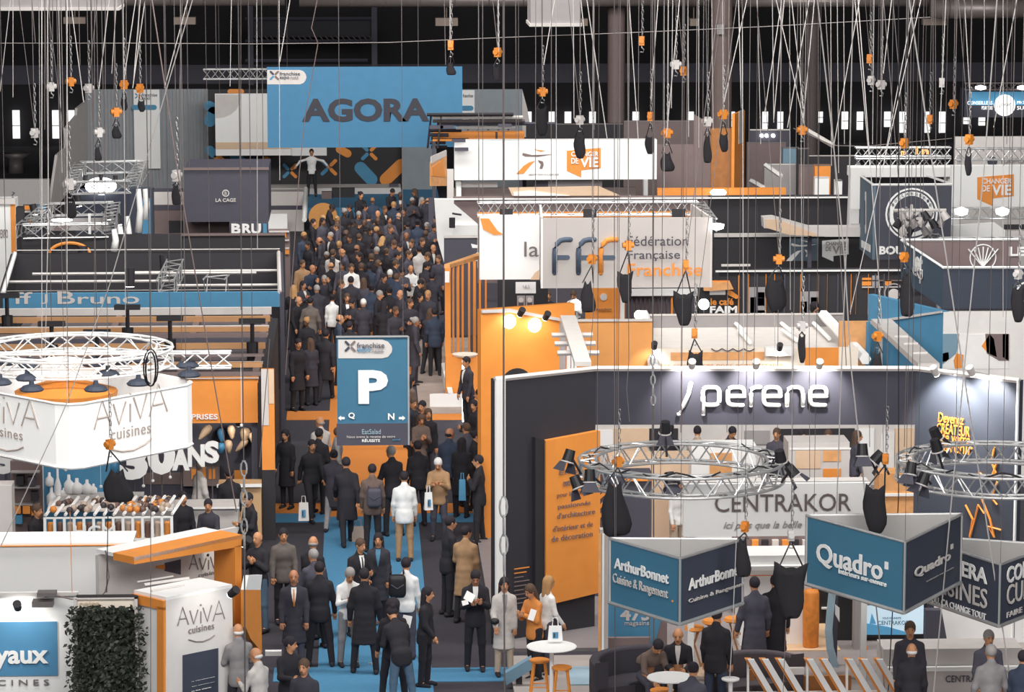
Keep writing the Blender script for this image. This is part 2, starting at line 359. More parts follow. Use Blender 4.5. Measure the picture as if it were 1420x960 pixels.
def hair_mesh(kind):
    R = None
    if kind == 'short': P = [('e', (0, .022, .035), (.086, .100, .100), R), ('x', (0, -.125, -.035), (.09, .09, .095), R), ('x', (0, -.02, -.13), (.12, .14, .10), R)]
    elif kind == 'bald': P = [('e', (0, .034, -.016), (.082, .084, .046), R), ('x', (0, -.10, .0), (.11, .11, .12), R), ('x', (0, .0, .05), (.08, .13, .04), R)]
    elif kind == 'bun': P = [('e', (0, .022, .035), (.088, .100, .102), R), ('e', (0, .12, .075), (.045, .045, .045), R), ('x', (0, -.125, -.035), (.09, .09, .10), R), ('x', (0, -.02, -.13), (.12, .14, .09), R)]
    elif kind == 'curly': P = [('e', (0, .025, .04), (.118, .125, .120), R), ('e', (0, .05, -.05), (.105, .085, .09), R), ('x', (0, -.14, -.05), (.085, .09, .11), R)]
    elif kind == 'cap': P = [('e', (0, .015, .05), (.090, .104, .085), R), ('e', (0, -.10, .045), (.07, .08, .014), R), ('x', (0, -.0, -.07), (.14, .2, .09), R)]
    else: P = [('e', (0, .022, .035), (.090, .102, .102), R), ('c', (.055, .05, 0), (.07, .06, -.19), .045, .035), ('c', (-.055, .05, 0), (-.07, .06, -.19), .045, .035), ('c', (0, .075, 0), (0, .085, -.22), .055, .05), ('x', (0, -.115, -.05), (.062, .09, .12), R)]
    return fmesh('hair', P, .013, .018)
HAIR = {}
_sb = field([('c', (0, .055, .045), (0, -.02, .055), .043, .040), ('c', (0, -.02, .05), (0, -.155, .035), .045, .034), ('x', (0, 0, -.1), (.5, .5, .1), None)], .012, .02)
SHOE = bpy.data.meshes.new('shoe'); SHOE.from_pydata(_sb[0].tolist(), [], _sb[1].tolist()); SHOE.polygons.foreach_set('use_smooth', [True]*len(SHOE.polygons)); SHOE.materials.append(None)
SKIN = [mat('skin_light', 'c98f68', .6), mat('skin_rose', 'b97f5e', .6), mat('skin_tan', '9a6a4c', .6), mat('skin_deep', '5f4436', .6)]
EYE = mat('eye_dark', '4a3630', .4)
CL = {}
def cloth(h):
    if h not in CL: CL[h] = mat('cloth_'+h, h, .88, var=.22, scale=11)
    return CL[h]
CN = {'black': '26242a', 'char': '38363f', 'slate': '4b4955', 'navy': '353f52', 'brown': '6b5a52', 'tan': 'a98562', 'grey': '8b8788', 'light': 'c9c3be', 'white': 'e9e8e6', 'blue': '5788a5', 'orange': 'd98a45', 'jean': '4f6478', 'beige': 'b8a592',
      'plaid': '6a615c', 'hblack': '29242a', 'hbrown': '5a4538', 'hblond': 'b58a5c', 'hgrey': '9a9592', 'hwhite': 'dcd8d4'}
def addp(name, me, root, m, M=None, dark=None):
    o = bpy.data.objects.new(name, me); COL.objects.link(o); o.parent = root
    if M is not None: o.matrix_local = M
    if me.materials:
        o.material_slots[0].link = 'OBJECT'; o.material_slots[0].material = m
        if dark: o.material_slots[1].link = 'OBJECT'; o.material_slots[1].material = dark
    return o
NP = 0
def person(pos, rot, ps, top='jacket', tc='black', bc='black', hair='short', hc='hblack', skin=0, h=1.75, label='', group=None, front=None, tie=None, shoes='black', base=None):
    """pos = floor point (z = floor height); rot in degrees, 0 faces the camera"""
    P = pose(ps); r = bpy.data.objects.new('person', None); COL.objects.link(r); r.empty_display_size = .2
    k = h/1.75; r.location = pos; r.rotation_euler = (0, 0, D2(rot)); r.scale = (k, k, k)
    tag(r, label, 'person', group)
    addp('body', P['body'], r, SKIN[skin], None, EYE)
    addp(top, P[top], r, cloth(CN[tc])); addp('trousers', P['trousers'], r, cloth(CN[bc]))
    if hair != 'none':
        if hair not in HAIR: HAIR[hair] = hair_mesh(hair)
        addp('hair' if hair != 'cap' else 'cap', HAIR[hair], r, cloth(CN[hc]), P['head'])
    for f in P['feet']: addp('shoe', SHOE, r, cloth(CN[shoes]), Matrix.Translation(f))
    if front:
        if not P['front'].materials: P['front'].materials.append(None)
        addp('shirt_front', P['front'], r, cloth(CN[front]))
    if tie:
        if not P['tie'].materials: P['tie'].materials.append(None)
        addp('tie', P['tie'], r, cloth(CN[tie]))
    return r
def by_head(px, py, h, floor=0.0): # floor point of a standing figure whose head top is seen at (px,py)
    g = gz(px, py, floor + h); return Vector((g.x, g.y, floor))
# ================================================================ SETTING
struct('floor', MB().box((-70, 20, -.3), (80, 160, 0)), CARPET)
wall = MB().box((-60, 152, 0), (75, 152.4, 17.5)); struct('wall_back', wall, mat('hall_black', '262428', .9, var=.2, scale=.6))
struct('wall_left', MB().box((-60.4, 20, 0), (-60, 152.4, 17.5)), BLACK); struct('wall_right', MB().box((75, 20, 0), (75.4, 152.4, 17.5)), BLACK)
struct('ceiling', MB().box((-60, 20, 17.5), (75, 152.4, 17.9)), SLATE)
mb = MB().box((-60, 151.9, 2.75), (75, 152, 3.6)); struct('trim_1', mb, SLATE)
i = 0
for x0, x1, y0, y1 in [(18,27,153,192),(73,82,153,192),(95,103,153,183),(731,737,155,190),(761,769,155,192),(783,792,155,192),(817,826,155,192),(877,886,155,192),(954,962,155,192),(1011,1019,155,176),(1057,1065,155,183),(1078,1086,155,182),(1133,1141,155,170),(1167,1176,155,179),(1188,1197,155,180),(1226,1235,155,176),(1247,1257,155,184),(1282,1290,155,184),(1302,1311,155,184),(1336,1345,163,172),(1357,1366,163,174)]:
    i += 1; a = at(x0, y1, 151.8); b = at(x1, y0, 151.8)
    o = struct('window_%d' % i, MB().box((a.x, 151.75, a.z), (b.x, 151.85, b.z)), GLOW)
    zc = (a.z*.55+b.z*.45); fr = MB().box((a.x, 151.7, zc), (b.x, 151.76, zc+.03)); fr.build('glazing_bar', SLATE, o)
# aisle runners (thin carpets laid on the floor)
def carpet(name, x0, x1, y0, y1, m, z=.012): return struct(name, MB().box((x0, y0, z-.012), (x1, y1, z)), m)
YB = gz(520, 713).y; YO = gz(520, 570).y
xl = lambda Y: gz(450, 728).x; AX0 = (gz(451, 728).x+gz(456.5, 571).x)/2; AX1 = (gz(580, 728).x+gz(597, 900).x)/2
carpet('trim_2', AX0, AX1, 45, YB-.3, BCARP); carpet('trim_3', AX0, AX1, YB-.3, 118, OCARP)
carpet('trim_4', AX1, gz(700, 930).x+.9, gz(640, 946).y, gz(640, 927).y, BCARP)
carpet('trim_5', gz(380, 930).x, AX0, gz(400, 946).y, gz(400, 927).y, BCARP)
carpet('trim_6', gz(380, 712).x, AX0, gz(400, 725).y, gz(400, 713).y, BCARP); carpet('trim_7', AX1, gz(672, 712).x, gz(600, 725).y, gz(600, 713).y, BCARP)
carpet('trim_8', gz(380, 712).x, AX0, gz(400, 712.5).y, gz(400, 699).y, OCARP); carpet('trim_9', AX1, gz(672, 712).x, gz(600, 712.5).y, gz(600, 699).y, OCARP)
carpet('trim_10', gz(398, 575).x, AX0, gz(400, 583).y, gz(400, 571).y, OCARP); carpet('trim_11', AX1, gz(640, 575).x, gz(600, 583).y, gz(600, 572).y, OCARP)
carpet('trim_12', AX1, gz(618, 515).x, gz(600, 519).y, gz(600, 509).y, OCARP)
# columns of the hall
for n, (x0, x1, Y, m) in enumerate([(842, 866, 140, mat('warm_column', '9a8683')), (985, 1014, 136, mat('taupe_column', 'a08c87')), (1116, 1134, 142, mat('dusk_column', '786c6d'))]):
    a = at(x0, 200, Y); b = at(x1, 200, Y); r = (b.x-a.x)/2
    o = MB().lathe([(r, 0), (r, 17.4)], ((a.x+b.x)/2, Y, 0), 24).build('hall_column', m, smooth=False); tag(o, ['round taupe hall column behind the white round-truss stand', 'thickest taupe hall column right of centre, near the orange wall', 'slim dusky hall column right of the orange corner wall'][n], 'column')
    if n == 1:
        p = at(998, 40, Y-.6); MB().box((p.x-.15, p.y-.3, p.z-.2), (p.x+.15, p.y-.05, p.z+.2)).build('notice', LIGHT, o)
o = MB().lathe([(.35, 0), (.3, .3), (.34, .6), (.62, .8)], (at(22, 225, 140).x, 140, 0), 20).build('duct_cowl', DSTEEL, smooth=True); tag(o, 'dark round metal ventilation cowl standing by the back wall, far left', 'vent')
# ducts
def duct(x0, x1, y, r, Y, lab):
    t = thing('air_duct', at((x0+x1)/2, y, Y), lab, 'duct'); a = at(x0, y, Y); b = at(x1, y, Y); R = r*pxm(Y)
    MB().tube([a, (b.x, a.y, a.z)], R, 20).build('duct_pipe', mat('duct_grey', 'a59a96', .45, .4), t, smooth=True)
    k = max(2, int((b.x-a.x)/1.3))
    for q in range(k): c = Vector((a.x+(b.x-a.x)*(q+.5)/k, a.y, a.z)); MB().tube([c, c+Vector((.06, 0, 0))], R*1.05, 20).build('duct_joint', BROWN, t)
    for q in (.1, .9): c = Vector((a.x+(b.x-a.x)*q, a.y, a.z)); MB().tube([c, (c.x, c.y, 17.4)], .03, 5).build('duct_hanger', DSTEEL, t)
duct(-60, 395, -4, 13, 138, 'long dark air duct over the left stands'); duct(415, 985, 0, 10, 138, 'long pale air duct along the top of the hall, centre')
duct(1014, 1290, 2, 8, 138, 'pale air duct between the thick column and the top right'); duct(1290, 1480, 12, 14, 136, 'wide taupe air duct at the top right corner')
# hall gantry behind the agora banner
t = thing('roof_gantry', at(430, 100, 148), 'dark steel gantry grid hanging on the back wall above the blue banner', 'gantry')
for y in (26, 57, 84): a = at(340, y, 148); b = at(522 if y < 80 else 510, y, 148); MB().tube([a, (b.x, b.y, a.z)], .07, 5).build('rail', SLATE, t)
for x in (347, 519): a = at(x, 20, 148); MB().box((a.x-.12, 147.9, 3), (a.x+.12, 148.1, 17.4)).build('upright', SLATE, t)
mb = MB()
for k in range(22): a = at(352+k*7.6, 50, 147.8); b = at(357+k*7.6, 56, 147.8); mb.tube([a, b], .03, 4)
mb.build('slat_row', DSTEEL, t, kind='stuff')
mb = MB(); p = at(350, 52, 148.2); q = at(517, 28, 148.2); mb.box((p.x, 148.2, p.z), (q.x, 148.3, q.z)); mb.build('mesh_panel', mat('mesh_dark', '35333b', .8, var=.3, scale=20), t)
# hanging plant boxes at the top
def hbox(x0, y0, x1, y1, Y, lab, m=GREY, d=2.0):
    t = thing('ventilation_unit', at((x0+x1)/2, y1, Y), lab, 'vent'); a = at(x0, y1, Y); b = at(x1, y0, Y)
    MB().box((a.x, Y, a.z), (b.x, Y+d, b.z)).build('casing', m, t)
    MB().box((a.x-.04, Y-.05, a.z-.06), (b.x+.04, Y+d+.05, a.z+.03)).build('rim', LIGHT, t)
    for x in (a.x+.2, b.x-.2): MB().tube([(x, Y+.5, b.z-.1), (x, Y+.5, 17.4)], .025, 5).build('hanger', DSTEEL, t)
    return t
t = hbox(-40, -30, 163, 12, 100, 'long grey ventilation casing at the top left corner'); t = hbox(736, -30, 805, 34, 100, 'grey square ventilation casing hanging at the top centre')
for (x0, y0, x1, y1, lab) in [(88, 24, 118, 33, 'small buff ceiling lamp box left of the blue banner, leftmost'), (241, 24, 271, 34, 'small buff ceiling lamp box above the patterned stage wall'), (604, 25, 635, 36, 'small buff ceiling lamp box above the right end of the blue banner'),
        (793, 26, 815, 36, 'small buff ceiling lamp box by the square ventilation casing'), (957, 26, 969, 36, 'small buff ceiling lamp box left of the thickest column'), (1281, 26, 1313, 35, 'small buff ceiling lamp box at the upper right')]:
    a = at(x0, y1, 138); b = at(x1, y0, 138); o = MB().box((a.x, 138, a.z), (b.x, 138.6, b.z)); o.tube([((a.x+b.x)/2, 138.3, b.z), ((a.x+b.x)/2, 138.3, 17.4)], .02, 4); tag(o.build('ceiling_lamp_box', mat('buff', 'a8968a')), lab, 'lamp')
# ================================================================ LEFT SIDE STANDS
def loc_of(p): return (p.A + p.B)/2
def stand(name, p, label, cat='stand', group=None):
    c = loc_of(p); return thing(name, (c.x, c.y, 0), label, cat, group)
def spot(parent, p, aim, power=60, size=75, r=.07, ln=.18, m=BLACK, light=True, col=(1, .97, .9), arm=None):
    """a small lamp head with a glowing lens, aimed at a point; its own light belongs to it"""
    p, aim = Vector(p), Vector(aim); d = (aim-p).normalized()
    b = MB().tube([p-d*ln, p], r, 10, r2=r*.85).build('lamp_head', m, parent)
    MB().tube([p, p+d*.012], r*.8, 10).build('lens', LAMP, b)
    if arm: MB().tube([Vector(arm), p-d*ln*.5], .015, 5).build('lamp_arm', m, parent)
    if light:
        l = bpy.data.lights.new('spot', 'SPOT'); l.energy = power; l.spot_size = D2(size); l.spot_blend = .6; l.shadow_soft_size = .06; l.color = col
        o = bpy.data.objects.new('spot_light', l); COL.objects.link(o); o.location = p+d*.05; o.rotation_euler = d.to_track_quat('-Z', 'Y').to_euler()
    return b
def pills(p, parent, L, off=0):
    for x0, y0, x1, y1, w, m in L: p.pill('printed_pill', x0, y0, x1, y1, w, m, parent, off=off)
def cross(p, parent, x, y, s, cols=None, off=0):
    cols = cols or (BLUE, ORANGE, ORANGE, BLUE)
    for (dx, dy), m in zip(((-1,-1),(1,-1),(1,1),(-1,1)), cols): p.pill('logo_petal', x+dx*s*.35, y+dy*s*.35, x+dx*s, y+dy*s, s*.55, m, parent, off=off)
def hang(t, p, r=.006, back=.05):
    for u in (.06, .94):
        q = p.pt(u, 1, -back); MB().tube([q, (q.x, q.y, 17.4)], r, 4).build('suspension_wire', DSTEEL, t)
# ---- agora hall
p = PP(118, 132, 288, 132, 124, 400); p.z0 = 0
t = stand('exhibition_wall', p, 'tall ribbed grey-blue wall left of the agora stage, behind the square trusses', 'wall'); GB = mat('grey_blue', '8f979e'); p.slab('wall_panel', GB, t)
mb = MB()
for k in range(34):
    u = (k+.5)/34; mb.box((p.A.x+p.u.x*u-.02, 131.93, 0), (p.A.x+p.u.x*u+.02, 132, p.z1))
mb.build('rib', GREY, t, kind='stuff')
p = PP(185, 131.8, 221, 131.8, 124.5, 234); t = stand('hanging_banner', p, 'narrow white banner with a blue pill and printed heading on the ribbed wall', 'banner'); p.slab('cloth', WHITE, t, .03)
pills(p, t, [(186, 149, 214, 149, 7, BLUE)]); cross(p, t, 191, 133, 3); p.text('franchise', 197, 134, 218, 129, NAVY, t); p.text('expo', 197, 140, 208, 135, NAVY, t)
p = Panel(at(64, 300, 124), at(118, 300, 131.5), 0, 5); t = stand('stepped_wall', p, 'pale wall with stepped diagonal edge at the far left of the agora hall', 'wall')
p.poly('wall_panel', [(64, 300), (76, 215), (88, 205), (88, 178), (103, 160), (104, 150), (118, 139), (118, 235)], LIGHT, t, .1); p.poly('side_panel', [(103, 170), (118, 163), (118, 230), (103, 240)], GREY, t, .03, .02)
p.poly('blue_inset', [(99, 215), (113, 210), (113, 232), (99, 238)], BLUE, t, .03, .03)
p = PP(288, 130, 557, 130, 124, 258); p.z0 = 0; t = stand('stage_backdrop', p, 'black stage backdrop printed with blue and orange pills and crosses', 'backdrop'); p.slab('backdrop_panel', BLACK, t)
pills(p, t, [(290, 147, 297, 151, 14, BLUE), (291, 168, 296, 156, 16, BLUE), (319, 127, 335, 127, 7, ORANGE), (302, 219, 309, 226, 11, ORANGE), (326, 217, 339, 229, 15, BLUE), (356, 236, 369, 224, 14, ORANGE), (291, 208, 296, 213, 12, BLUE),
             (471, 207, 482, 213, 11, ORANGE), (500, 233, 515, 249, 17, BLUE), (535, 249, 556, 229, 17, ORANGE), (318, 240, 330, 236, 9, BLUE)])
cross(p, t, 402, 237, 8); cross(p, t, 456, 232, 9); cross(p, t, 512, 211, 9); cross(p, t, 345, 243, 6)
p = PP(298, 128.6, 405, 128.6, 130, 216); t = stand('stage_screen', p, 'big white projection screen left of the agora banner', 'screen'); p.slab('screen_panel', WHITE, t, .1); hang(t, p, .012)
p.rect('dotted_band', 299, 197, 404, 207, mat('peach', 'dfc0a2'), t); p.poly('grey_quarter', [(299, 131), (334, 131), (333, 142), (328, 152), (320, 159), (310, 163), (299, 164)], LIGHT, t)
p = PP(405, 128.5, 453, 128.5, 205, 216); t = stand('stage_strip', p, 'narrow white strip under the lower left of the agora banner', 'panel'); p.slab('panel', WHITE, t, .05)
p = PP(557, 129.5, 605, 129.5, 160, 265); p.z0 = 0; t = stand('grey_partition', p, 'plain grey-blue partition right of the patterned backdrop', 'wall'); p.slab('wall_panel', GB, t)
p = PP(640, 131, 724, 131, 124, 200); p.z0 = 0; t = stand('far_partition', p, 'grey-blue partition right of the agora banner end', 'wall'); p.slab('wall_panel', GB, t)
p.rect('white_banner', 641, 125, 658, 172, WHITE, t); pills(p, t, [(642, 150, 653, 150, 7, BLUE)], .02); p.text('franchise', 642, 135, 656, 130, NAVY, t, off=.02)
p.poly('end_panel', [(724, 124), (731, 150), (738, 190), (724, 190)], LIGHT, t, .1)
# agora banner
p = PP(370, 115, 641, 115, 93, 205); t = stand('hanging_banner', p, 'huge blue banner reading AGORA hanging over the stage', 'banner'); p.slab('cloth', mat('agora_blue', '3f7a9f'), t, .04)
hang(t, p, .012)
p.text('AGORA', 419, 169, 595, 136, mat('agora_ink', '35343d'), t, bold=.04)
o = p.poly('badge', [(370.5, 97), (416, 97), (421, 99), (424, 103), (425, 107), (424, 111), (421, 115), (416, 117), (370.5, 117)], LIGHT, t)
cross(p, t, 380.5, 104.5, 5, (NAVY, BROWN, BROWN, BLUE), .02); p.text('franchise', 388, 104.5, 416, 99.5, NAVY, t, off=.02); p.text('expo', 388, 111, 401, 106, NAVY, t, off=.02); p.text('PARIS', 403, 110, 414, 106, GREY, t, off=.02)
tt = thing('truss_bar', at(330, 103, 115.5), 'short bright truss bar holding the left end of the agora banner', 'truss'); a = at(282, 103, 115.5); b = at(600, 99, 115.5); truss(a, (b.x, a.y, a.z), .33, tt, bays=30)
for x in (300, 580): q = at(x, 98, 115.5); MB().tube([q, (q.x, q.y, 17.4)], .012, 4).build('suspension_wire', DSTEEL, tt)
# stage
zd = .4; a = gz(404, 288, zd); b = gz(612, 288, zd); c = gz(404, 264, zd)
t = thing('stage', ((a.x+b.x)/2, a.y+2, 0), 'low blue-carpeted stage under the agora banner', 'stage'); MB().box((a.x, a.y, 0), (b.x, 129, zd)).build('stage_deck', BCARP, t)
MB().box((at(372, 260, 127.5).x, 127.5, zd), (at(556, 260, 127.5).x, 129, zd+.22)).build('stage_riser', LIGHT, t)
for x0, y0, x1, y1, m, lab in ((460, 262, 492, 274, BLACK, 'wide black floor monitor on the stage behind the crowd'), (446, 267, 460, 276, BROWN, 'small grey-brown floor monitor on the stage near the spread-arm man'), (540, 256, 553, 268, SLATE, 'small dark floor monitor at the right of the stage edge')):
    q = gz((x0+x1)/2, y1, zd); s = pxm(q.y); w = (x1-x0)/2*s; h = (y1-y0)*s
    o = MB().prism([(q.x-w, q.y, zd), (q.x+w, q.y, zd), (q.x+w, q.y+.2, zd+h), (q.x-w, q.y+.2, zd+h)], (0, .35, 0)).build('stage_monitor', m); tag(o, lab, 'speaker')
p = PP(372, 119, 421, 119, 266, 284); t = stand('side_desk', p, 'white side desk left of the stage beside the ramp rail', 'desk'); p.z0 = 0; p.slab('front', LIGHT, t, .8)
p.rect('dark_band', 372, 285, 421, 291, SLATE, t); p.rect('white_block', 373, 293, 399, 315, WHITE, t, t=.3, off=.5); o = MB(); a = at(424, 262, 119.5); b = at(422, 305, 117); o.tube([a, b], .09, 6).build('rail', WHITE, t)
for cx, cy, r, Y, m, lab in ((448, 301, 20, 117, mat('amber_mesh', 'b98244', .7, var=.3, scale=40), 'round amber perforated panel standing at the back left of the crowd'), (585, 298, 22, 117, SLATE, 'round dark slate panel standing at the back right of the crowd')):
    p = PP(cx-30, Y, cx+30, Y, cy-r, cy+r); t = stand('display_disc', p, lab, 'panel'); p.disc('disc', cx, cy, r, m, t, t=.06); q = p.pt(*p.uv(cx, cy+r)); MB().box((q.x-.04, Y, 0), (q.x+.04, Y+.04, max(.1, q.z+.1))).build('foot', BLACK, t)
# ---- far left low walls
p = PP(-20, 124, 68, 124, 249, 279); p.z0 = 0; t = stand('low_wall', p, 'long pale grey low wall at the far left below the metal cowl', 'wall'); p.slab('wall_panel', mat('pale_grey', 'b5b1b0'), t, .3)
p = PP(-10, 92, 21, 92, 277, 352); p.z0 = 0; t = stand('white_tower', p, 'white tower with grey print at the left edge beside the dark post', 'tower'); p.slab('tower_panel', WHITE, t, .8); p.rect('edge', 16, 280, 21, 350, ORANGE, t, t=.02)
p.rect('cap', -10, 275, 22, 283, LIGHT, t, t=.1); p.text('?', 16, 274, 21, 266, SLATE, t)
p.text('EXPO', 1, 330, 11, 318, BROWN, t)
p = PP(22, 90, 32, 90, 288, 345); p.z0 = 0; t = stand('dark_post', p, 'dark post standing right of the white tower', 'post'); p.slab('post', BLACK, t, .4)
p = PP(32, 95, 66, 95, 284, 325); p.z0 = 0; t = stand('shelf_wall', p, 'small wall of dark shelves with orange signs right of the dark post', 'shelf'); p.slab('wall_panel', SLATE, t, .1)
for y in (292, 301, 311): p.rect('shelf', 32, y, 64, y+2, LIGHT, t, t=.2)
for x, y, w, m in ((34, 285, 9, ORANGE), (36, 303, 14, ORANGE), (47, 294, 9, BLACK), (52, 285, 11, BLUE)): p.rect('shop_sign', x, y, x+w, y+6, m, t)
# ---- truss-roofed stands
def truss_frame(lab, pts, z, w=.34, m=STEEL, cat='truss', posts=()):
    q = [gz(x, y, z) for x, y in pts]; t = thing('lighting_truss', sum(q, Vector())/len(q), lab, cat)
    for i in range(len(q)): truss(q[i], q[(i+1) % len(q)], w, t, m=m)
    return t, q
t, q = truss_frame('upper square lighting truss before the ribbed grey wall, left', [(112, 233), (198, 231), (181, 259), (97, 261)], 3.9)
for k, (x, y) in enumerate(((118, 252), (140, 251), (160, 252), (174, 249))): c = gz(x, y, 3.7); spot(t, c, c+Vector((0, -.3, -1)), light=False)
t, q = truss_frame('lower square lighting truss with the white oval lamps, left', [(68, 291), (158, 289), (150, 319), (32, 321)], 3.6)
for k, (x, y) in enumerate(((48, 298), (110, 286), (150, 305), (28, 312), (165, 312))): c = gz(x, y, 3.4); spot(t, c, c+Vector((.2, -.2, -1)), light=False, r=.1, ln=.3)
p = PP(104, 101, 206, 101, 262, 345); p.z0 = 0; t = stand('slate_backwall', p, 'dark slate-blue stand wall with a painted lamp glow below the upper truss', 'wall'); p.slab('wall_panel', DBLUE, t, .1)
o = p.disc('wall_glow', 140, 258, 12, LAMP, t, t=.1, sq=1.8);  # glow on the lit wall, made as an emissive oval
p = PP(66, 93.5, 152, 93.5, 303, 320); t = stand('white_fascia', p, 'grey-white fascia seen through the lower square truss', 'fascia'); p.slab('fascia', GREY, t, .1); p.rect('brown_part', 75, 304, 95, 319, BROWN, t); t2 = t
for x in (66, 123): p.rect('post', x, 296, x+3, 326, WHITE, t2, t=.1)
tag(MB().lathe([(.01, 0), (.28, .04), (.28, .07), (.01, .1)], at(86, 308, 92.8), 16).build('dish_lamp', LAMP), 'bright white dish lamp under the lower square truss', 'lamp')
p = PP(30, 89, 252, 89, 326, 352); p.z0 = 0; t = stand('black_partition', p, 'long black partition with an orange arch under the lower square truss', 'wall'); p.slab('wall_panel', BLACK, t, .1)
mb = MB(); c = p.pt(*p.uv(97, 352)); mb.tube([c+Vector((math.cos(a)*.53, -.1, math.sin(a)*.30)) for a in [math.pi*k/14 for k in range(15)]], .045, 6); mb.build('arch', ORANGE, t)
p = PP(180, 97, 212, 97, 262, 345); p.z0 = 0; t = stand('blue_pillar', p, 'slate and blue pillar with orange foot right of the square trusses', 'pillar'); p.slab('pillar', DBLUE, t, .5); p.rect('blue_face', 197, 275, 209, 330, BLUE, t); p.rect('orange_foot', 178, 333, 211, 345, ORANGE, t)
for k, (x, y, hh) in enumerate(((158, 318, 30), (166, 314, 34), (176, 300, 44), (192, 262, 60), (201, 262, 42))):
    a = at(x, y, 88+k*1.5); b = at(x, y+hh, 88+k*1.5); tag(MB().tube([a, a*.5+b*.5+Vector((.05, -.05, 0)), b], .07, 7, r2=.11).build('white_drape', WHITE, smooth=True), ['white hanging fabric tube nearest the lower truss corner', 'second white fabric tube right of the lower truss corner', 'third white fabric tube below the white lamps', 'tall white fabric tube at the edge of the blue pillar', 'right-hand white fabric tube beside the blue pillar'][k], 'drape')
# ---- la cage
p = PP(255, 104, 372, 104, 234, 308); t = stand('hanging_cube', p, 'dark slate cube sign with a small white round logo', 'sign'); p.slab('front', SLATE, t, 3); p.rect('top_edge', 254, 232, 373, 236, BROWN, t, t=.05); hang(t, p, .01)
p.disc('logo_ring', 313, 268, 5, LIGHT, t, ri=3.6); p.text('B', 311.5, 270.5, 314.5, 265.5, LIGHT, t); p.text('LA CAGE', 299, 280, 327, 275, LIGHT, t, bold=.02)
p = PP(318, 103, 372, 103, 308, 325); t = stand('letter_sign', p, 'strip with big white and blue letters under the dark slate cube', 'sign'); p.slab('panel', SLATE, t, .1); ZP(318, 103.05, 372, 103.05, 0, p.z0).slab('support_board', BLACK, t, .08); p.text('B', 321, 324, 334, 310, WHITE, t, bold=.04, t=.05); p.text('RU', 336, 324, 362, 310, WHITE, t, bold=.04, t=.05); p.text('I', 365, 324, 370, 310, BLUE, t, bold=.04, t=.05)
p = PP(212, 106, 318, 106, 262, 325); p.z0 = 0; t = stand('brown_wall', p, 'brown wall with a white light band left of the dark slate cube', 'wall'); p.slab('wall_panel', BROWN, t, .1); p.rect('white_band', 212, 266, 255, 284, LIGHT, t); p.rect('dark_band_upper', 212, 261, 255, 266, SLATE, t); p.rect('dark_band_lower', 212, 285, 255, 291, SLATE, t); p.rect('dark_screen', 233, 306, 255, 323, BLACK, t)
p = PP(214, 94, 395, 94, 325, 347); p.z0 = 0; t = stand('rail_wall', p, 'black low wall with a warm brown rail under the letter sign', 'wall'); p.slab('wall_panel', BLACK, t, .1); p.rect('rail', 214, 323, 395, 327, BROWN, t, t=.1)
p = PP(373, 100, 402, 100, 318, 420); p.z0 = 0; t = stand('shop_corner', p, 'shelf corner with orange goods between the dark stand and the crowd', 'shelf'); p.slab('wall_panel', BROWN, t, .1)
for y in (320, 332, 343): p.rect('shelf', 373, y, 401, y+1.5, LIGHT, t, t=.2)
for k, (x, y) in enumerate(((374, 323), (383, 324), (391, 322), (376, 335), (388, 335), (395, 345))): p.rect('goods', x, y, x+6, y+7, (ORANGE, SLATE, ORANGE)[k % 3], t, t=.15)
# ---- open black stand with the blue fascia
z = 3.5; Yb = 10.6*4700/586; Yf = 10.6*4700/642
pf = ZP(6, Yf, 389, Yf, 14.1-663*Yf/4700, z); t = stand('exhibition_stand', pf, 'open-topped black stand with white edges and a blue lettered fascia', 'stand')
pf.slab('fascia', BLUE, t, .12); pf.rect('fascia_edge', 5, 401, 390, 403.5, LIGHT, t, t=.05); pf.text('ff', 19, 421.5, 45, 405, LIGHT, t, bold=.01); pf.text('J', 57, 421.5, 66, 408, LIGHT, t); pf.text('B', 80, 421.5, 104, 404, LIGHT, t, bold=.01); pf.text('runo', 108, 421.5, 193, 411, LIGHT, t, bold=.01)
pb = ZP(24, Yb, 388, Yb, 0, z); pb.slab('back_wall', BLACK, t, .12); pb.rect('back_edge', 24, 344.5, 388, 347.5, LIGHT, t, t=.05)
Panel(pb.B, pf.B, 0, z).slab('right_wall', SLATE, t, .1); MB().tube([(pb.B.x, pb.B.y, z), (pf.B.x, pf.B.y, z)], .05, 5).build('right_edge', LIGHT, t); Panel(pf.A, pb.A, 0, z).slab('left_wall', BLACK, t, .1)
MB().tube([(pb.A.x, pb.A.y, z), (pf.A.x, pf.A.y, z)], .06, 5).build('left_edge', WHITE, t)
for x0, x1, y in ((45, 355, 380), (12, 240, 391), (246, 388, 376), (246, 388, 396), (180, 240, 378)): a = gz(x0, y, 3.3); b = gz(x1, y, 3.3); MB().tube([a, (b.x, a.y, a.z)], .035, 6).build('ceiling_tube', LIGHT, t)
a = gz(243, 371, 3.35); b = gz(229, 401, 3.35); truss(a, b, .4, t); a = gz(303, 396, 3.35); b = gz(297, 402, 3.35); truss(a, b, .5, t)
for x, y in ((180, 380), (115, 350), (228, 362)): c = gz(x, y, 3.5); spot(t, c-Vector((0, 0, .3)), c-Vector((0, 0, 2)), light=False, r=.13, ln=.45)
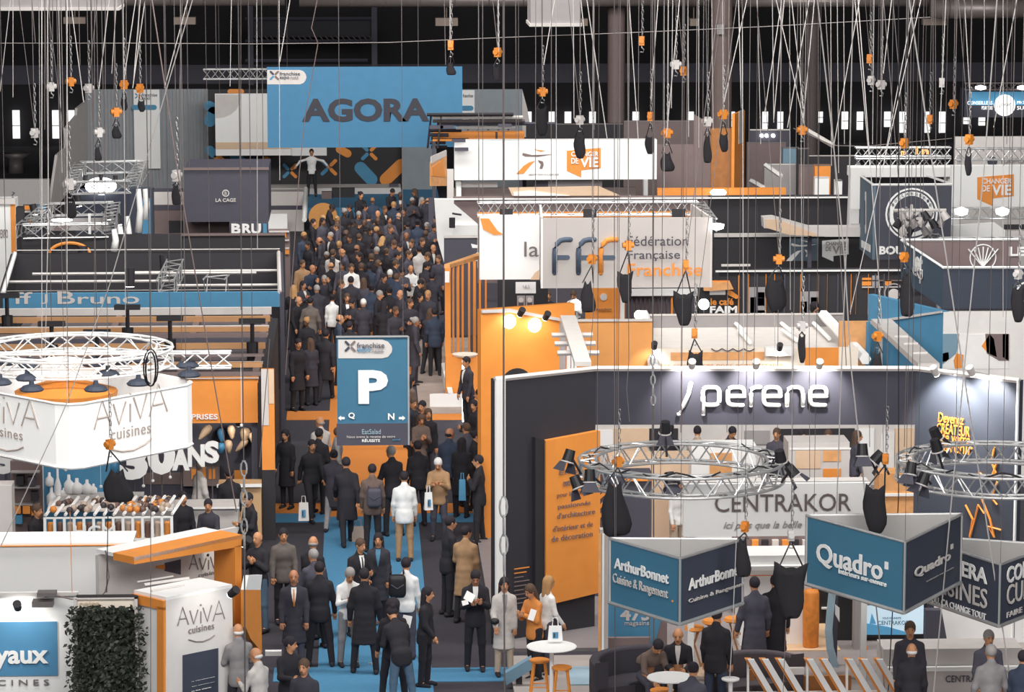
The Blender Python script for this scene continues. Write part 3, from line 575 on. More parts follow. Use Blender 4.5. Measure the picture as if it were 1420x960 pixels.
# ---- wooden slatted roof
z = 3.2; Y0 = 10.9*4700/(522+240); Y1 = 10.9*4700/(424+240)
xa = lambda Y: colx(-10, Y, z)
t = thing('pergola_roof', (at(180, 500, 70).x, 71, 0), 'wide slatted wooden roof with warm strip lights, left', 'roof'); xr = colx(360, Y0, z)
MB().box((xa(70), Y0, z-.3), (xr, Y1, z-.22)).build('roof_sheet', mat('roof_sheet', '5c5559', .8, var=.3), t)
for y, h_, m in ((427, .16, LIGHT), (437, .12, WOOD), (446, .05, LIGHT), (451, .10, WOOD), (456, .04, LIGHT), (459, .09, BROWN), (467, .10, SLATE), (475, .12, WOOD), (486, .05, BROWN), (497, .05, LIGHT), (501, .10, WOOD), (513, .08, BROWN)):
    Y = 10.9*4700/(y+240); MB().box((xa(Y), Y-.06, z-.1), (xr, Y+.06, z-.1+h_)).build('roof_beam', m, t)
for x in (-5, 120, 245, 352):
    a = colx(x, Y0, z); MB().box((a-.07, Y0, z-.22), (a+.07, Y1, z-.1)).build('cross_beam', BROWN, t)
for x in (2, 352): a = colx(x, Y0, z); MB().box((a-.06, Y0, 0), (a+.06, Y0+.12, z-.2)).build('roof_post', SLATE, t); MB().box((a-.06, Y1-.2, 0), (a+.06, Y1-.1, z-.2)).build('roof_post', SLATE, t)
for k, (x, y) in enumerate(((72, 466), (177, 442), (236, 458), (135, 478), (10, 425), (350, 462))):
    c = gz(x, y+14, 3.35); tt = thing('moving_head_lamp', c+Vector((0, 0, .9)), ['black moving-head lamp over the slatted roof, left of the two middle ones', 'large black moving-head lamp over the slatted roof below the blue fascia', 'black moving-head lamp over the slatted roof right of centre', 'small twin lamp over the slatted roof above the white lantern', 'black lamp at the left end of the slatted roof', 'black lamp at the right corner of the slatted roof'][k], 'lamp', None)
    MB().box(c+Vector((-.28, -.08, .42)), c+Vector((.28, .08, .52))).build('yoke', RUBBER, tt); MB().tube([c+Vector((0, 0, -.45)), c+Vector((0, 0, .02))], .12, 10, r2=.13).build('lamp_head', RUBBER, tt); MB().tube([c+Vector((0, 0, .02)), c+Vector((0, 0, .45))], .05, 6).build('stem', RUBBER, tt); MB().tube([c+Vector((0, 0, .5)), c+Vector((0, 0, 13.9))], .008, 4).build('wire', DSTEEL, tt)
# ---- orange fascia stand with balloons
Yf = Y0-.1; pf = PP(150, Yf, 358, Yf, 525, 588); t = stand('exhibition_stand', pf, 'stand with plain orange fascia above a dark balloon wall', 'stand'); pf.slab('fascia', ORANGE, t, .15); pf.text('ENTREPRISES', 226, 582, 302, 574, WHITE, t, bold=.02); pf.rect('fascia_edge', 150, 523.5, 359, 526, LIGHT, t, t=.05)
pb = ZP(-10, Yf+1.6, 362, Yf+1.6, 0, z-.3); pb.slab('back_wall', SLATE, t, .1); MB().box((colx(358, Yf, 2), Yf, 0), (colx(372, Yf, 2), Yf+9, z-.1)).build('side_wall', BLACK, t)
ps = PP(362, Yf-.6, 380, Yf-.6, 512, 652); ps.slab('orange_post', ORANGE, t, .1); ps.rect('white_part', 363, 512, 372, 590, LIGHT, t); Panel(ps.A, ps.B, 0, ps.z0).slab('post_base', BLACK, t, .1); ps.rect('pale_part', 372, 512, 379.5, 560, mat('peach', 'dfc0a2'), t)
for x in (240, 330): q = pf.pt(*pf.uv(x, 592), -.3); spot(t, q, pb.pt(*pb.uv(x, 625)), 30, 110)  # two lamps added to brighten the shaded balloon wall
pb.rect('shelf_band', 255, 645, 305, 672, BROWN, t, t=.2); pb.rect('dark_shelf', 200, 655, 300, 672, BROWN, t)
for x in (266, 277, 290): pb.rect('menu_board', x, 648, x+9, 662, ORANGE, t, off=.2)
pb.rect('menu_board', 325, 652, 341, 671, ORANGE, t); pc = PP(302, Yf-1.0, 362, Yf-1.0, 673, 700); pc.z0 = 0; pc.slab('counter', mat('sand', 'c9a47a'), t, .6); pc.rect('counter_top', 301, 671, 363, 675, WHITE, t, t=.1)
for k, (x, y, rx, ry, rot_, m) in enumerate([(284, 600, 6, 13, 40, 'w'), (321, 600, 6, 10, -5, 'w'), (340, 604, 8, 11, 10, 'w'), (352, 608, 7, 9, 0, 'w'), (335, 618, 5, 12, 45, 'w'), (317, 620, 6, 10, -5, 'w'), (307, 604, 6, 10, 0, 'b'), (306, 622, 7, 8, 0, 'b'), (113, 655, 7, 11, -10, 'b'), (132, 654, 8, 12, -10, 'w'), (147, 654, 8, 14, 0, 'b'), (158, 650, 9, 13, 0, 'b'), (105, 650, 10, 7, 0, 'w')]):
    c = at(x, y, Yf+1.2-(k % 2)*.25); s = pxm(c.y); o = MB().lathe([(.001, -1), (.25, -.93), (.55, -.6), (.85, -.1), (1, .3), (.85, .75), (.5, .96), (.001, 1)], (0, 0, 0), 12).build('balloon', mat('champagne', 'cfae8e', .3) if m == 'w' else mat('balloon_blue', '4a86ad', .3), smooth=True)
    o.location = c; o.scale = (rx*s, rx*s, ry*s); o.rotation_euler = (0, D2(rot_), 0)
    tag(o, ('champagne' if m == 'w' else 'blue') + ' balloon, ' + ['leftmost beside the lantern edge', 'tall one under the orange fascia', 'upper of the right cluster', 'rightmost of the right cluster', 'tilted below the right cluster', 'lower one left of the tilted balloon', 'upper one left of the tall balloon', 'by the letter S of ANS', 'below the white lantern, leftmost', 'below the lantern between two blue ones', 'below the lantern, third', 'left of the digit three', 'pale one lying highest under the lantern'][k], 'balloon')
for k, (st, a) in enumerate([('3', (167, 664, 205, 612)), ('0', (205, 657, 243, 604)), ('A', (239, 651, 263, 620)), ('N', (261, 646, 284, 616)), ('S', (284, 641, 304, 611)), ('3', (-6, 656, 20, 618)), ('0', (20, 645, 44, 612))]):
    pq = ZP(-20, Yf-1.3, 400, Yf-1.3, 0, 3); o = pq.text(st, *a, WHITE, None, bold=.06 if len(a) and a[1] > 650 else .04, t=.12, name='giant_letter')
    tag(o, ['giant white double-curved digit under the right corner of the lantern', 'giant white oval digit left of the letters ANS', 'white letter A of the anniversary sign ANS', 'white letter N of the anniversary sign ANS', 'white letter S of the anniversary sign ANS', 'giant white digit at the left edge under the lantern', 'second giant white digit under the lantern, far left'][k], 'letter')
    q = pq.pt(*pq.uv((a[0]+a[2])/2, a[1])); MB().tube([(q.x, q.y+.06, 0), (q.x, q.y+.06, q.z+.1)], .012, 4).build('stand_rod', DSTEEL, o)
p = PP(58, Yf-1.9, 152, Yf-1.9, 640, 716); p.z0 = 0; t = stand('bottle_display', p, 'blue display wall with white bottles under the white lantern', 'display'); p.slab('wall_panel', BLUE, t, .1); p.rect('ledge', 80, 682, 200, 690, LIGHT, t, t=.3); p.rect('edge_post', 55, 640, 60, 716, WHITE, t)
for k, (x, y0, y1, r) in enumerate(((70, 652, 672, 6), (82, 645, 700, 5), (97, 655, 682, 7), (108, 660, 682, 8), (122, 662, 682, 7), (73, 672, 700, 7), (90, 674, 684, 5), (131, 668, 682, 5))):
    c = p.pt(*p.uv(x, y1), .2); s = pxm(c.y); H_ = (y1-y0)*s; o = MB().lathe([(.7*r*s, 0), (r*s, H_*.1), (r*s, H_*.55), (.35*r*s, H_*.75), (.3*r*s, H_)], c, 12).build('bottle', WHITE, smooth=True)
    tag(o, 'white bottle on the blue display, ' + ['upper left', 'tallest, by the left edge', 'third from the left', 'broad one in the middle', 'right of the broad one', 'lower left', 'small one on the ledge', 'small one at the right end'][k], 'bottle')
for k, (x, y) in enumerate(((91, 652), (51, 666), (56, 664), (140, 675), (199, 674), (212, 667), (236, 662), (335, 590))):
    c = at(x, y, Yf-2.4); tt = MB().ball(c, .034, 8).tube([c, c+Vector((0, 0, 1.2))], .004, 3).build('pearl_lamp', WHITE); tag(tt, 'tiny white globe lamp ' + ['above the bottle display', 'by the left edge of the bottle display', 'next to the blue display edge', 'right of the bottle display', 'under the digit three', 'below the digit zero', 'under the letter A', 'at the top of the balloon wall'][k], 'lamp')
# jar rack
Y = 61.0; p = PP(62, Y, 238, Y, 718, 749); t = stand('jar_rack', p, 'white slanted rack with two tiers of orange and brown jars', 'rack')
zt, zb = p.z1, p.z0; a, b = p.A.x, p.B.x; n = 13
MB().box((a, Y, zt-.03), (b, Y+.04, zt)).build('front_rail', WHITE, t); MB().box((a, Y, zb-.03), (b, Y+.5, zb)).build('base_board', WHITE, t)
MB().prism([(a, Y+.45, zt+.05), (b, Y+.45, zt+.05), (b, Y+1.1, zt+.1), (a, Y+1.1, zt+.1)], (0, 0, -.04)).build('slanted_shelf', LIGHT, t)
jm = [mat('jar_amber', 'd98a3c', .4), mat('jar_brown', '6d5248', .4), mat('jar_pale', 'b9a595', .4), mat('jar_dark', '3c3436', .4)]; rj = random.Random(3)
for k in range(n+1):
    x = a+(b-a)*k/n; MB().box((x-.025, Y-.01, zb), (x+.025, Y+.03, zt)).build('upright', WHITE, t); MB().tube([(x, Y+.2, zt), (x+.18, Y+1.05, zt+.17)], .03, 5).build('divider', WHITE, t)
for k in range(n):
    x = a+(b-a)*(k+.5)/n; MB().lathe([(.05, 0), (.06, .03), (.06, .26), (.04, .3)], (x, Y+.14, zb), 8).build('jar', jm[k % 3], t, smooth=True)
for k in range(n*5):
    x = a+.1+(b-a-.2)*rj.random(); v = rj.random(); MB().ball((x+.1*v, Y+.3+v*.7, zt+.07+.06*v), .07, 6).build('produce', jm[rj.randrange(4)], t, smooth=True)
for q in (.0, .97): MB().box((a+(b-a)*q, Y, 0), (a+(b-a)*q+.08, Y+.5, zb)).build('leg', WHITE, t)
p.text('HCM', 103, 744, 160, 728, WHITE, t, bold=.02, off=.02)
p = PP(160, 63.5, 330, 63.5, 705, 735); p.z0 = 0; t = stand('reception_counter', p, 'pale counter with seated visitors behind the jar rack', 'counter'); p.slab('front', LIGHT, t, .8); p.rect('top_board', 158, 703, 332, 706, WHITE, t, t=.1)
p = PP(-10, 60.5, 16, 60.5, 674, 740); p.z0 = 0; t = stand('white_block', p, 'white block wall at the left edge below the lantern', 'wall'); p.slab('wall_panel', LIGHT, t, .5)
p = PP(14, 62.5, 58, 62.5, 640, 730); p.z0 = 0; t = stand('product_shelf', p, 'brown shelf wall with orange boxes at the far left below the lantern', 'shelf'); p.slab('wall_panel', BROWN, t, .1)
for y in (652, 673, 697): p.rect('shelf', 16, y, 56, y+2, GREY, t, t=.2)
for x, y, m in ((20, 698, ORANGE), (33, 698, ORANGE), (45, 700, ORANGE), (24, 658, BLACK), (40, 660, SLATE), (22, 712, BLUE), (44, 680, BLACK)): p.rect('boxed_goods', x, y, x+10, y+12, m, t, t=.2)
# ---- white lantern
z0, z1 = 2.9, 4.04; A_, B_, C_, D_ = gz(-95, 612, z0), gz(98, 652, z0), gz(278, 616, z0), gz(90, 575, z0)
t = thing('hanging_lantern', ((A_+C_)/2), 'big white square fabric lantern with thin printed logos', 'sign'); cor = [A_, B_, C_, D_]; cyc = sum(cor, Vector())/4
def rounded(c0, c1, c2, f=.10): return [c1+(c0-c1)*f, c1+(c0-c1)*f*.3+(c2-c1)*f*.3, c1+(c2-c1)*f]
loop = []
for i in range(4): loop += rounded(cor[i-1], cor[i], cor[(i+1) % 4])
vs = [Vector((q.x, q.y, z)) for z in (z0, z1) for q in loop]; n = len(loop)
me = MB().add(vs, [(i, (i+1) % n, n+(i+1) % n, n+i) for i in range(n)]); wl = [Vector((q.x, q.y, z1)) for q in cor]
for q in wl: MB().tube([q.lerp(Vector((cyc.x, cyc.y, z1)), .1), q.lerp(Vector((cyc.x, cyc.y, z1)), .1)+Vector((0, 0, 17.4-z1))], .006, 4).build('suspension_wire', DSTEEL, t)
o = me.build('fabric', mat('lantern_cloth', 'f4f3f1', .8, emit=.25, var=.02), t); md = o.modifiers.new('thick', 'SOLIDIFY'); md.thickness = .04
for z in (z0, z1): MB().tube([Vector((q.x, q.y, z)) for q in loop], .03, 5, closed=True).build('hem', WHITE, t)
pl = Panel(B_, C_, z0, z1); TH = mat('thin_print', 'b9aca4')
def aviva(pl, x, y, s, par, slope, m=TH, off=.01):
    """thin-stroke printed name with its subtitle and curved underline"""
    def L(pts, r=.9): 
        q = [pl.pt(*pl.uv(x+a*s, y-b*s+a*s*slope), off) for a, b in pts]; MB().tube(q, r*s*pxm(q[0].y)*.022, 4).build('lettering', m, par)
    for k, pts in enumerate((((0, 0), (.14, .5), (.3, 0)), ((.06, .18), (.24, .18)), ((.34, .38), (.44, 0), (.56, .38)), ((.64, 0), (.64, .32)), ((.7, .42), (.82, .02), (.94, .46)), ((.98, .02), (1.14, .56), (1.3, .04)), ((1.05, .2), (1.22, .2)))): L(pts)
    L([(.3, -.42), (.5, -.50), (.7, -.52), (.9, -.46), (1.02, -.38)])
    MB().ball(pl.pt(*pl.uv(x+.64*s, y-.5*s+.64*s*slope), off), .03*s*pxm(55), 8).build('dot', m, par)
    a = pl.uv(x+.3*s, y+.26*s+.3*s*slope); b = pl.uv(x+1.0*s, y+.06*s+1.0*s*slope)
    co, fs = glyphs('cuisines', 0, 0, 1.1); mb = MB(); mb.add([pl.pt(a[0]+(b[0]-a[0])*q[0], a[1]+(b[1]-a[1])*.0+(abs(b[1]-a[1])+.02)*q[1]*.8, off+.01*q[2]) for q in co], fs); mb.build('lettering', m, par)
aviva(pl, 130, 596, 78, t, -.22); pl2 = Panel(A_, B_, z0, z1); aviva(pl2, -40, 578, 72, t, .2)
# hexagonal truss and pancake lamps inside
tt = thing('ring_truss', (cyc.x, cyc.y, z1), 'white polygonal ring truss with dark pancake lamps above the lantern', 'truss'); ring_truss((cyc.x, cyc.y+1.4, z1+.25), 1.75, .3, .3, tt, m=WHITE, n=28); truss((cyc.x-3.0, cyc.y+1.1, z1+.2), (cyc.x+3.0, cyc.y+1.1, z1+.2), .28, tt, m=WHITE)
for k, (x, y) in enumerate(((40, 507), (130, 505), (168, 502), (38, 525), (150, 519), (44, 540), (133, 540), (192, 532), (262, 520), (10, 503), (200, 500), (260, 507), (0, 531))):
    c = gz(x, y, z1+.1); o = MB().lathe([(.01, -.05), (.20, -.03), (.22, 0), (.16, .06), (.05, .09), (.04, .16)], c, 14).build('pancake_lamp', NAVY, tt)
t3 = MB().lathe([(.9, -.35), (.95, -.1), (.2, .12), (.02, .14)], (cyc.x, cyc.y+.1, z1-.1), 16).build('inner_shade', ORANGE, tt)
# ---- pool stand (lower left)
p = PP(-60, 57, 184, 57, 755, 830); p.z0 = 0; t = stand('exhibition_stand', p, 'white pool-builder stand with blue sign, lower left corner', 'stand'); p.slab('back_wall', WHITE, t, .1)
p.rect('orange_edge', -60, 755, 185, 758.5, ORANGE, t, t=.04); p.rect('orange_side', 181, 755, 185, 828, ORANGE, t, t=.04); Panel(at(185, 760, 57), at(186, 760, 54.5), 0, p.z1).slab('end_wall', LIGHT, t, .08)
MB().box((p.A.x, 57.02, p.z1-.05), (p.B.x, 58, p.z1-.004)).build('roof', WHITE, t)
pf = PP(-60, 52.3, 108, 52.3, 824, 960); pf.z0 = 0; pf.slab('front_wall', WHITE, t, .12); pf.rect('top_edge', -60, 821, 108, 827, LIGHT, t, t=.06)
pf.rect('blue_sign', -70, 862, 79, 938, mat('sign_blue', '4c87ae'), t, t=.03); pf.text('Desjoyaux', -92, 929, 67, 893, WHITE, t, bold=.03, off=.03); pf.text('PISCINES', -42, 951, 68, 942, DSTEEL, t, space=1.6)
for x0, y0, x1, y1 in ((54, 816, 80, 821), (47, 828, 76, 836)): pf.rect('lamp_bar', x0, y0, x1, y1, DSTEEL, t, t=.25, off=.1)
mb = MB(); mb.tube([pf.pt(*pf.uv(x, y), .3) for x, y in ((64, 822), (80, 820), (100, 825), (125, 827), (140, 824), (148, 815), (153, 795), (151, 775), (148, 758))], .012, 5); mb.build('power_cable', BROWN, t)
spot(t, pf.pt(*pf.uv(30, 832), .6), pf.pt(*pf.uv(30, 870)), 25, 110, light=True)
# green wall
pg = PP(105, 51.6, 191, 51.6, 828, 960); pg.z0 = 0; t = stand('green_wall', pg, 'leafy green wall in a pale frame, lower left', 'plant'); pg.slab('backing', mat('dark_soil', '2e2b2c', .9), t, .15)
for x0, y0, x1, y1 in ((105, 828, 107, 960), (189, 828, 191, 960), (105, 828, 191, 830), (107, 843, 189, 845)): pg.rect('frame_bar', x0, y0, x1, y1, LIGHT, t, t=.06, off=.03)
pg.rect('title_board', 107, 830, 189, 843, mat('cream', 'efe3d3'), t, off=.02); pg.text('neige', 111, 840, 138, 833, mat('pale_print', 'd8c2ac'), t, off=.04)
rl = random.Random(11)
for nm, m, cnt in (('foliage', LEAF, 3800), ('foliage_grey', LEAF2, 1100)):  # sparser grey leaves scattered among the dark ones
    mb = MB()
    for k in range(cnt):
        x = rl.gauss(148, 27); x = min(max(x, 92+rl.random()*14), 206-rl.random()*14); y = 838+rl.random()**.9*135
        if (x < 104 or x > 192) and rl.random() < .45: continue
        u, v = pg.uv(x, y); c = pg.pt(u, v, .05+rl.random()*.28)
        if c.z < .02: continue
        s = .022+rl.random()*.03; d = Vector((rl.uniform(-1, 1), rl.uniform(-.7, .2), rl.uniform(-1, .4))).normalized(); e = d.cross(Vector((rl.random(), 1, rl.random()))).normalized()
        mb.add([c-d*s, c+e*s*.6, c+d*s*1.3, c-e*s*.6], [(0, 1, 2, 3)])
    mb.build(nm, m, t, kind='stuff')
# ---- cuisines stand with the orange portals
pa = Panel(gz(186, 773, 2.8), gz(335, 742, 2.8), 0, 2.8); t = stand('exhibition_stand', pa, 'white kitchen stand under a broad orange portal frame, lower left', 'stand')
pa.poly('portal_beam', [(186, 773), (335, 741.5), (335, 758), (186, 783)], ORANGE, t, .5, -.5); pa.poly('portal_post', [(326, 758), (335, 756), (335, 872), (326, 866)], ORANGE, t, .5, -.5)
q0, q1 = pa.pt(0, 1), pa.pt(1, 1); bk = -pa.n*.9; MB().prism([q0, q1, q1+bk, q0+bk], (0, 0, -.06)).build('roof', WHITE, t)
pi = Panel(pa.A-pa.n*.85, pa.B-pa.n*.85+pa.u*.30, 0, 2.7); pi.slab('inner_wall', LIGHT, t, .08); pi.poly('dark_poster', [(228, 781), (250, 776), (250, 797), (228, 792)], SLATE, t); aviva(pi, 262, 790, 42, t, -.0, mat('logo_grey', '7d7472')); pi.disc('eye_dot', 288, 770, 2, BLACK, t)
pi.poly('orange_strip', [(216, 785), (228, 783), (228, 790), (216, 788)], ORANGE, t)
spot(t, pi.pt(*pi.uv(290, 745), .8), pi.pt(*pi.uv(290, 790)), 14, 100)
z2 = 2.3; c0, c1, c2 = gz(186, 823, z2), gz(230, 833, z2), gz(322, 815, z2)
t = thing('display_box', (c1.x, c1.y, 0), 'white display box with thin logo and dark poster before the orange portal', 'display')
pr = Panel(c1, c2, 0, z2); pr.slab('right_face', mat('box_grey', 'dcd8d5'), t, .08); plf = Panel(c0, c1, 0, z2); plf.slab('left_face', WHITE, t, .08)
plf.poly('orange_beam', [(186, 823), (230, 833), (230, 846), (186, 836)], ORANGE, t, .05); plf.poly('orange_post', [(221, 840), (230, 842), (230, 975), (221, 975)], ORANGE, t, .05)
bk = (c2-c1)+(c0-c1); MB().prism([c0, c1, c2, c0+(c2-c1)], (0, 0, .05)).build('top_board', WHITE, t)
for a_, b_, w in (((200, 812), (262, 803), .05), ((210, 820), (255, 812), .03), ((190, 808), (240, 800), .03)): MB().tube([gz(*a_, z2+.06), gz(*b_, z2+.06)], w*.7, 4).build('top_batten', LIGHT, t)
aviva(pr, 246, 868, 50, t, -.12, mat('logo_grey2', '8d8380')); pr.poly('dark_poster', [(253, 909), (302, 899), (302, 975), (253, 975)], NAVY, t)
for k, s_ in enumerate(('la satisfaction', 'des franchisés', 'et des clients')): pr.text(s_, 263, 945+k*7, 295 if k < 2 else 290, 938+k*7, WHITE, t, off=.02)
spot(t, pr.pt(*pr.uv(280, 815), .7), pr.pt(*pr.uv(278, 860)), 12, 100)
ps = Panel(at(336, 860, 53.2), at(358, 860, 54.1), 0, 2.2); t = stand('side_sign', ps, 'narrow orange sign with white top and a white letter S by the aisle', 'sign'); ps.poly('orange_face', [(334, 818), (355, 818), (357, 905), (341, 886), (334, 870)], ORANGE, t, .08); ps.poly('white_top', [(338, 798), (357, 797), (355, 818), (334, 818)], WHITE, t, .08); ps.text('S', 337, 862, 346, 850, WHITE, t, bold=.03)
# ================================================================ CENTRE AND RIGHT SIDE STANDS
# ---- P banner over the aisle
p = PP(467, 66, 565, 66, 467, 618); t = stand('hanging_banner', p, 'blue hanging banner marked with a big white P over the aisle', 'banner'); p.slab('cloth', mat('p_blue', '3b6f8b', .7), t, .04); hang(t, p)
p.rect('foot_band', 467, 587, 565, 618, SLATE, t); p.rect('top_bar', 466, 465, 566, 468, STEEL, t, t=.05); MB().box(p.pt(1, 0, -.02), p.pt(1.025, 1, .02)).build('side_tube', STEEL, t)
p.poly('badge', [(469, 471), (530, 471), (538, 474), (543, 480), (544, 484), (543, 489), (538, 495), (530, 497), (469, 497)], LIGHT, t)
cross(p, t, 485.5, 480, 6, (NAVY, BROWN, BROWN, NAVY), .02); p.text('franchise', 495, 482.5, 533, 474.5, SLATE, t, off=.02); p.text('expo', 495, 490, 514, 482.5, BLUE, t, off=.02); p.text('PARIS', 516, 488.5, 532, 484, GREY, t, off=.02)
p.text('P', 497, 560, 538, 513, WHITE, t, bold=.045); p.text('Q', 483, 581, 492, 572, WHITE, t, bold=.03); p.text('N', 538, 582, 547, 573, WHITE, t, bold=.03)
for x, d in ((474, -1), (557, 1)): p.poly('arrow', [(x-4, 578.5), (x-4, 581.5), (x+4, 581.5), (x+4, 578.5)], WHITE, t); p.poly('arrow_head', [(x+d*5, 580), (x+d*1, 576.5), (x+d*1, 583.5)][::d], WHITE, t, .02)
p.text('EatSalad', 502, 602, 528, 595, mat('pale_blue', '9fb7c4'), t); p.text('Nous avons la recette de votre', 481, 607.5, 548, 603.5, LIGHT, t); p.text('RÉUSSITE', 502, 613, 527, 608, WHITE, t, bold=.02); p.text('stand', 544, 611, 555, 608, BLUE, t)
# ---- white stand with the round swoosh sign (far, centre right)
p = PP(630, 110, 911, 110, 195, 250); t = stand('fascia_sign', p, 'long white fascia with a swoosh logo and an orange speech-bubble sign, centre', 'sign'); p.slab('front', WHITE, t, .5)
def swoosh(p, t, x, y, s, a=ORANGE, b=BROWN):
    p.poly('logo_stroke', [(x, y), (x+10*s, y-11*s), (x+18*s, y-16*s), (x+26*s, y-18*s), (x+20*s, y-12*s), (x+10*s, y)], a, t); p.poly('logo_hook', [(x+30*s, y-19*s), (x+37*s, y-17*s), (x+38*s, y-12*s), (x+36*s, y-7*s), (x+32*s, y-7*s), (x+34*s, y-13*s), (x+31*s, y-16*s)], b, t)
    p.poly('logo_arc', [(x+9*s, y-29*s), (x+22*s, y-26*s), (x+50*s, y-27*s), (x+30*s, y-23.5*s), (x+12*s, y-24*s), (x+8*s, y-26*s)], b, t); p.poly('logo_dash', [(x+24*s, y-34*s), (x+40*s, y-32*s), (x+34*s, y-30.5*s)], a, t)
swoosh(p, t, 716, 241, 1.0); p.text('groupe', 733, 242.5, 775, 240.5, LIGHT, t)
def vie(p, t, x, y, s, m=ORANGE, tm=WHITE):
    p.poly('bubble', [(x, y), (x+47*s, y-4*s), (x+47*s, y+24*s), (x+20*s, y+27*s), (x+20*s, y+37*s), (x, y+28*s)], m, t); p.text('CHANGER', x+6*s, y+8*s, x+44*s, y+1*s, tm, t, bold=.02, off=.016); p.text('DE', x+6*s, y+18*s, x+16*s, y+10*s, tm, t, bold=.02, off=.016); p.text('VIE', x+18*s, y+23*s, x+44*s, y+9*s, tm, t, bold=.03, off=.016)
vie(p, t, 786, 209, 1.0)
for x0, x1 in ((633, 640),): MB().box((colx(x0, 110, 1), 110.2, 0), (colx(x1, 110, 1), 111.2, p.z0)).build('corner_post', WHITE, t)
MB().box((colx(900, 110, 1), 112.2, 0), (colx(906, 110, 1), 112.6, p.z0)).build('corner_post', WHITE, t)
p = PP(600, 113, 727, 113, 183, 196); t = stand('orange_fascia', p, 'orange fascia strip behind the long white fascia, under the dark lighting rig', 'fascia'); p.slab('front', ORANGE, t, .3); p.rect('gap', 687, 183, 690, 196, SLATE, t)
for x in (602, 722): MB().box((colx(x, 113, 2)-.06, 113, 0), (colx(x, 113, 2)+.06, 113.2, p.z0)).build('post', SLATE, t)
t = thing('lighting_rig', (at(660, 180, 112).x, 112, 4.6), 'dense dark lighting rig with white bars right of the AGORA banner', 'rig')
for k, (y, x0, x1, m) in enumerate(((159, 592, 712, BLACK), (163, 600, 725, LIGHT), (168, 600, 728, DSTEEL), (172, 606, 770, SLATE), (177, 632, 715, LIGHT), (181, 596, 640, BLACK), (187, 596, 622, SLATE), (192, 598, 650, BLACK), (198, 596, 618, SLATE), (204, 598, 620, BLACK))):
    a = at(x0, y, 112+k*.15); b = at(x1, y, 112+k*.15); MB().tube([a, (b.x, b.y, a.z)], .06, 5).build('bar', m, t)
for k in range(9): x = 598+k*14; a = at(x, 158, 112); b = at(x-5, 205 if k < 2 else 180, 113); MB().tube([a, b], .035, 4).build('cross_piece', DSTEEL if k % 2 else SLATE, t)
for x, y in ((636, 195), (640, 207), (700, 174), (620, 176), (605, 176)): c = at(x, y, 109.6); MB().box(c+Vector((-.22, -.1, -.05)), c+Vector((.22, .1, .05))).build('flood_lamp', SLATE, t)
p = Panel(at(595, 220, 108), at(625, 220, 109.5), 0, 3.9); t = stand('orange_board', p, 'tilted orange and cream board at the left end of the white fascia', 'panel'); p.poly('board', [(596, 225), (619, 209), (619, 258), (596, 258)], mat('peach_orange', 'e2a56c', var=.3, scale=5), t); p.poly('cream_top', [(597, 217), (618, 208), (618, 216), (597, 227)], LIGHT, t, .03); MB().box(p.pt(.1, 0, -.1), p.pt(.2, .6, 0)).build('post', SLATE, t); p.poly('orange_core', [(598, 232), (613, 222), (617, 246), (598, 244)], ORANGE, t, .03)
p = PP(629, 108, 700, 108, 250, 300); p.z0 = 0; t = stand('booth_wall', p, 'brown and grey stand back wall under the long white fascia', 'wall')
pk = ZP(629, 110.5, 880, 110.5, 0, 2.4); pk.slab('wall_panel', mat('dim_brown', '82736e'), t, .1); pk.rect('grey_part', 740, 251, 760, 262, SLATE, t); pk.rect('pale_part', 760, 251, 835, 260, GREY, t); pk.rect('dotted_part', 640, 252, 690, 260, LIGHT, t)
for a, b in ((630, 640), (662, 672)): pass
p = PP(620, 106, 629, 106, 236, 300); p.z0 = 0; t = stand('white_column', p, 'slim white column at the left front of the white fascia stand', 'column'); p.slab('column', LIGHT, t, .4)
p = PP(629, 105, 1190, 105, 273, 300); p.z0 = 0; t = stand('long_counter_wall', p, 'long dark taupe wall with thin white top rail across the middle right', 'wall')
pa_ = ZP(629, 105, 980, 105, 0, p.z1); pa_.slab('taupe_panel', BROWN, t, .1); pb_ = ZP(980, 105, 1195, 105, 0, p.z1); pb_.slab('black_panel', BLACK, t, .1); p.rect('top_rail', 629, 272.5, 1190, 277, WHITE, t, t=.12)
for x in (905, 950, 1008, 1050, 1096, 1140): p.rect('panel_joint', x, 278, x+1, 330, SLATE, t)
p.poly('peach_slope', [(705, 260), (830, 258), (860, 271), (710, 271)], mat('peach', 'dfc0a2'), t, .1); p.poly('white_slope', [(712, 266), (735, 264), (790, 271), (712, 271)], WHITE, t, .14)
p = PP(912, 106, 1090, 106, 262, 272); t = stand('orange_beam', p, 'orange beam with a white dome lamp above the long dark wall', 'beam'); p.slab('beam', ORANGE, t, .3); MB().tube([(p.A.x+.3, p.A.y+.1, p.z0), (p.A.x+.3, p.A.y+.1, 0)], .04, 5).build('post', SLATE, t); MB().tube([(p.B.x-.3, p.A.y+.1, p.z0), (p.B.x-.3, p.A.y+.1, 0)], .04, 5).build('post', SLATE, t)
o = MB().lathe([(.01, -.14), (.20, -.1), (.26, 0), (.2, .08), (.02, .1)], at(996, 267, 105.4), 16).build('dome_lamp', LAMP, t, smooth=True)
tag(thing('orange_slant_wall', (at(1000, 240, 112).x, 112, 0), 'dim orange corner wall in front of the thickest hall column', 'wall')); t = [o for o in COL.objects][-1]
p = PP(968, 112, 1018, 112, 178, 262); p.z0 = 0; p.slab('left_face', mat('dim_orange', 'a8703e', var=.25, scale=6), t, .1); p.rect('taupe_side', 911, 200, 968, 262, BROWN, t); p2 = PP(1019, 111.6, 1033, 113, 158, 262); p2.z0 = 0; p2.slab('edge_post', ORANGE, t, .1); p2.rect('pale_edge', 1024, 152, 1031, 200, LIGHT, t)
p.poly('slope', [(962, 158), (985, 172), (985, 262), (962, 262)], BROWN, t, .05)
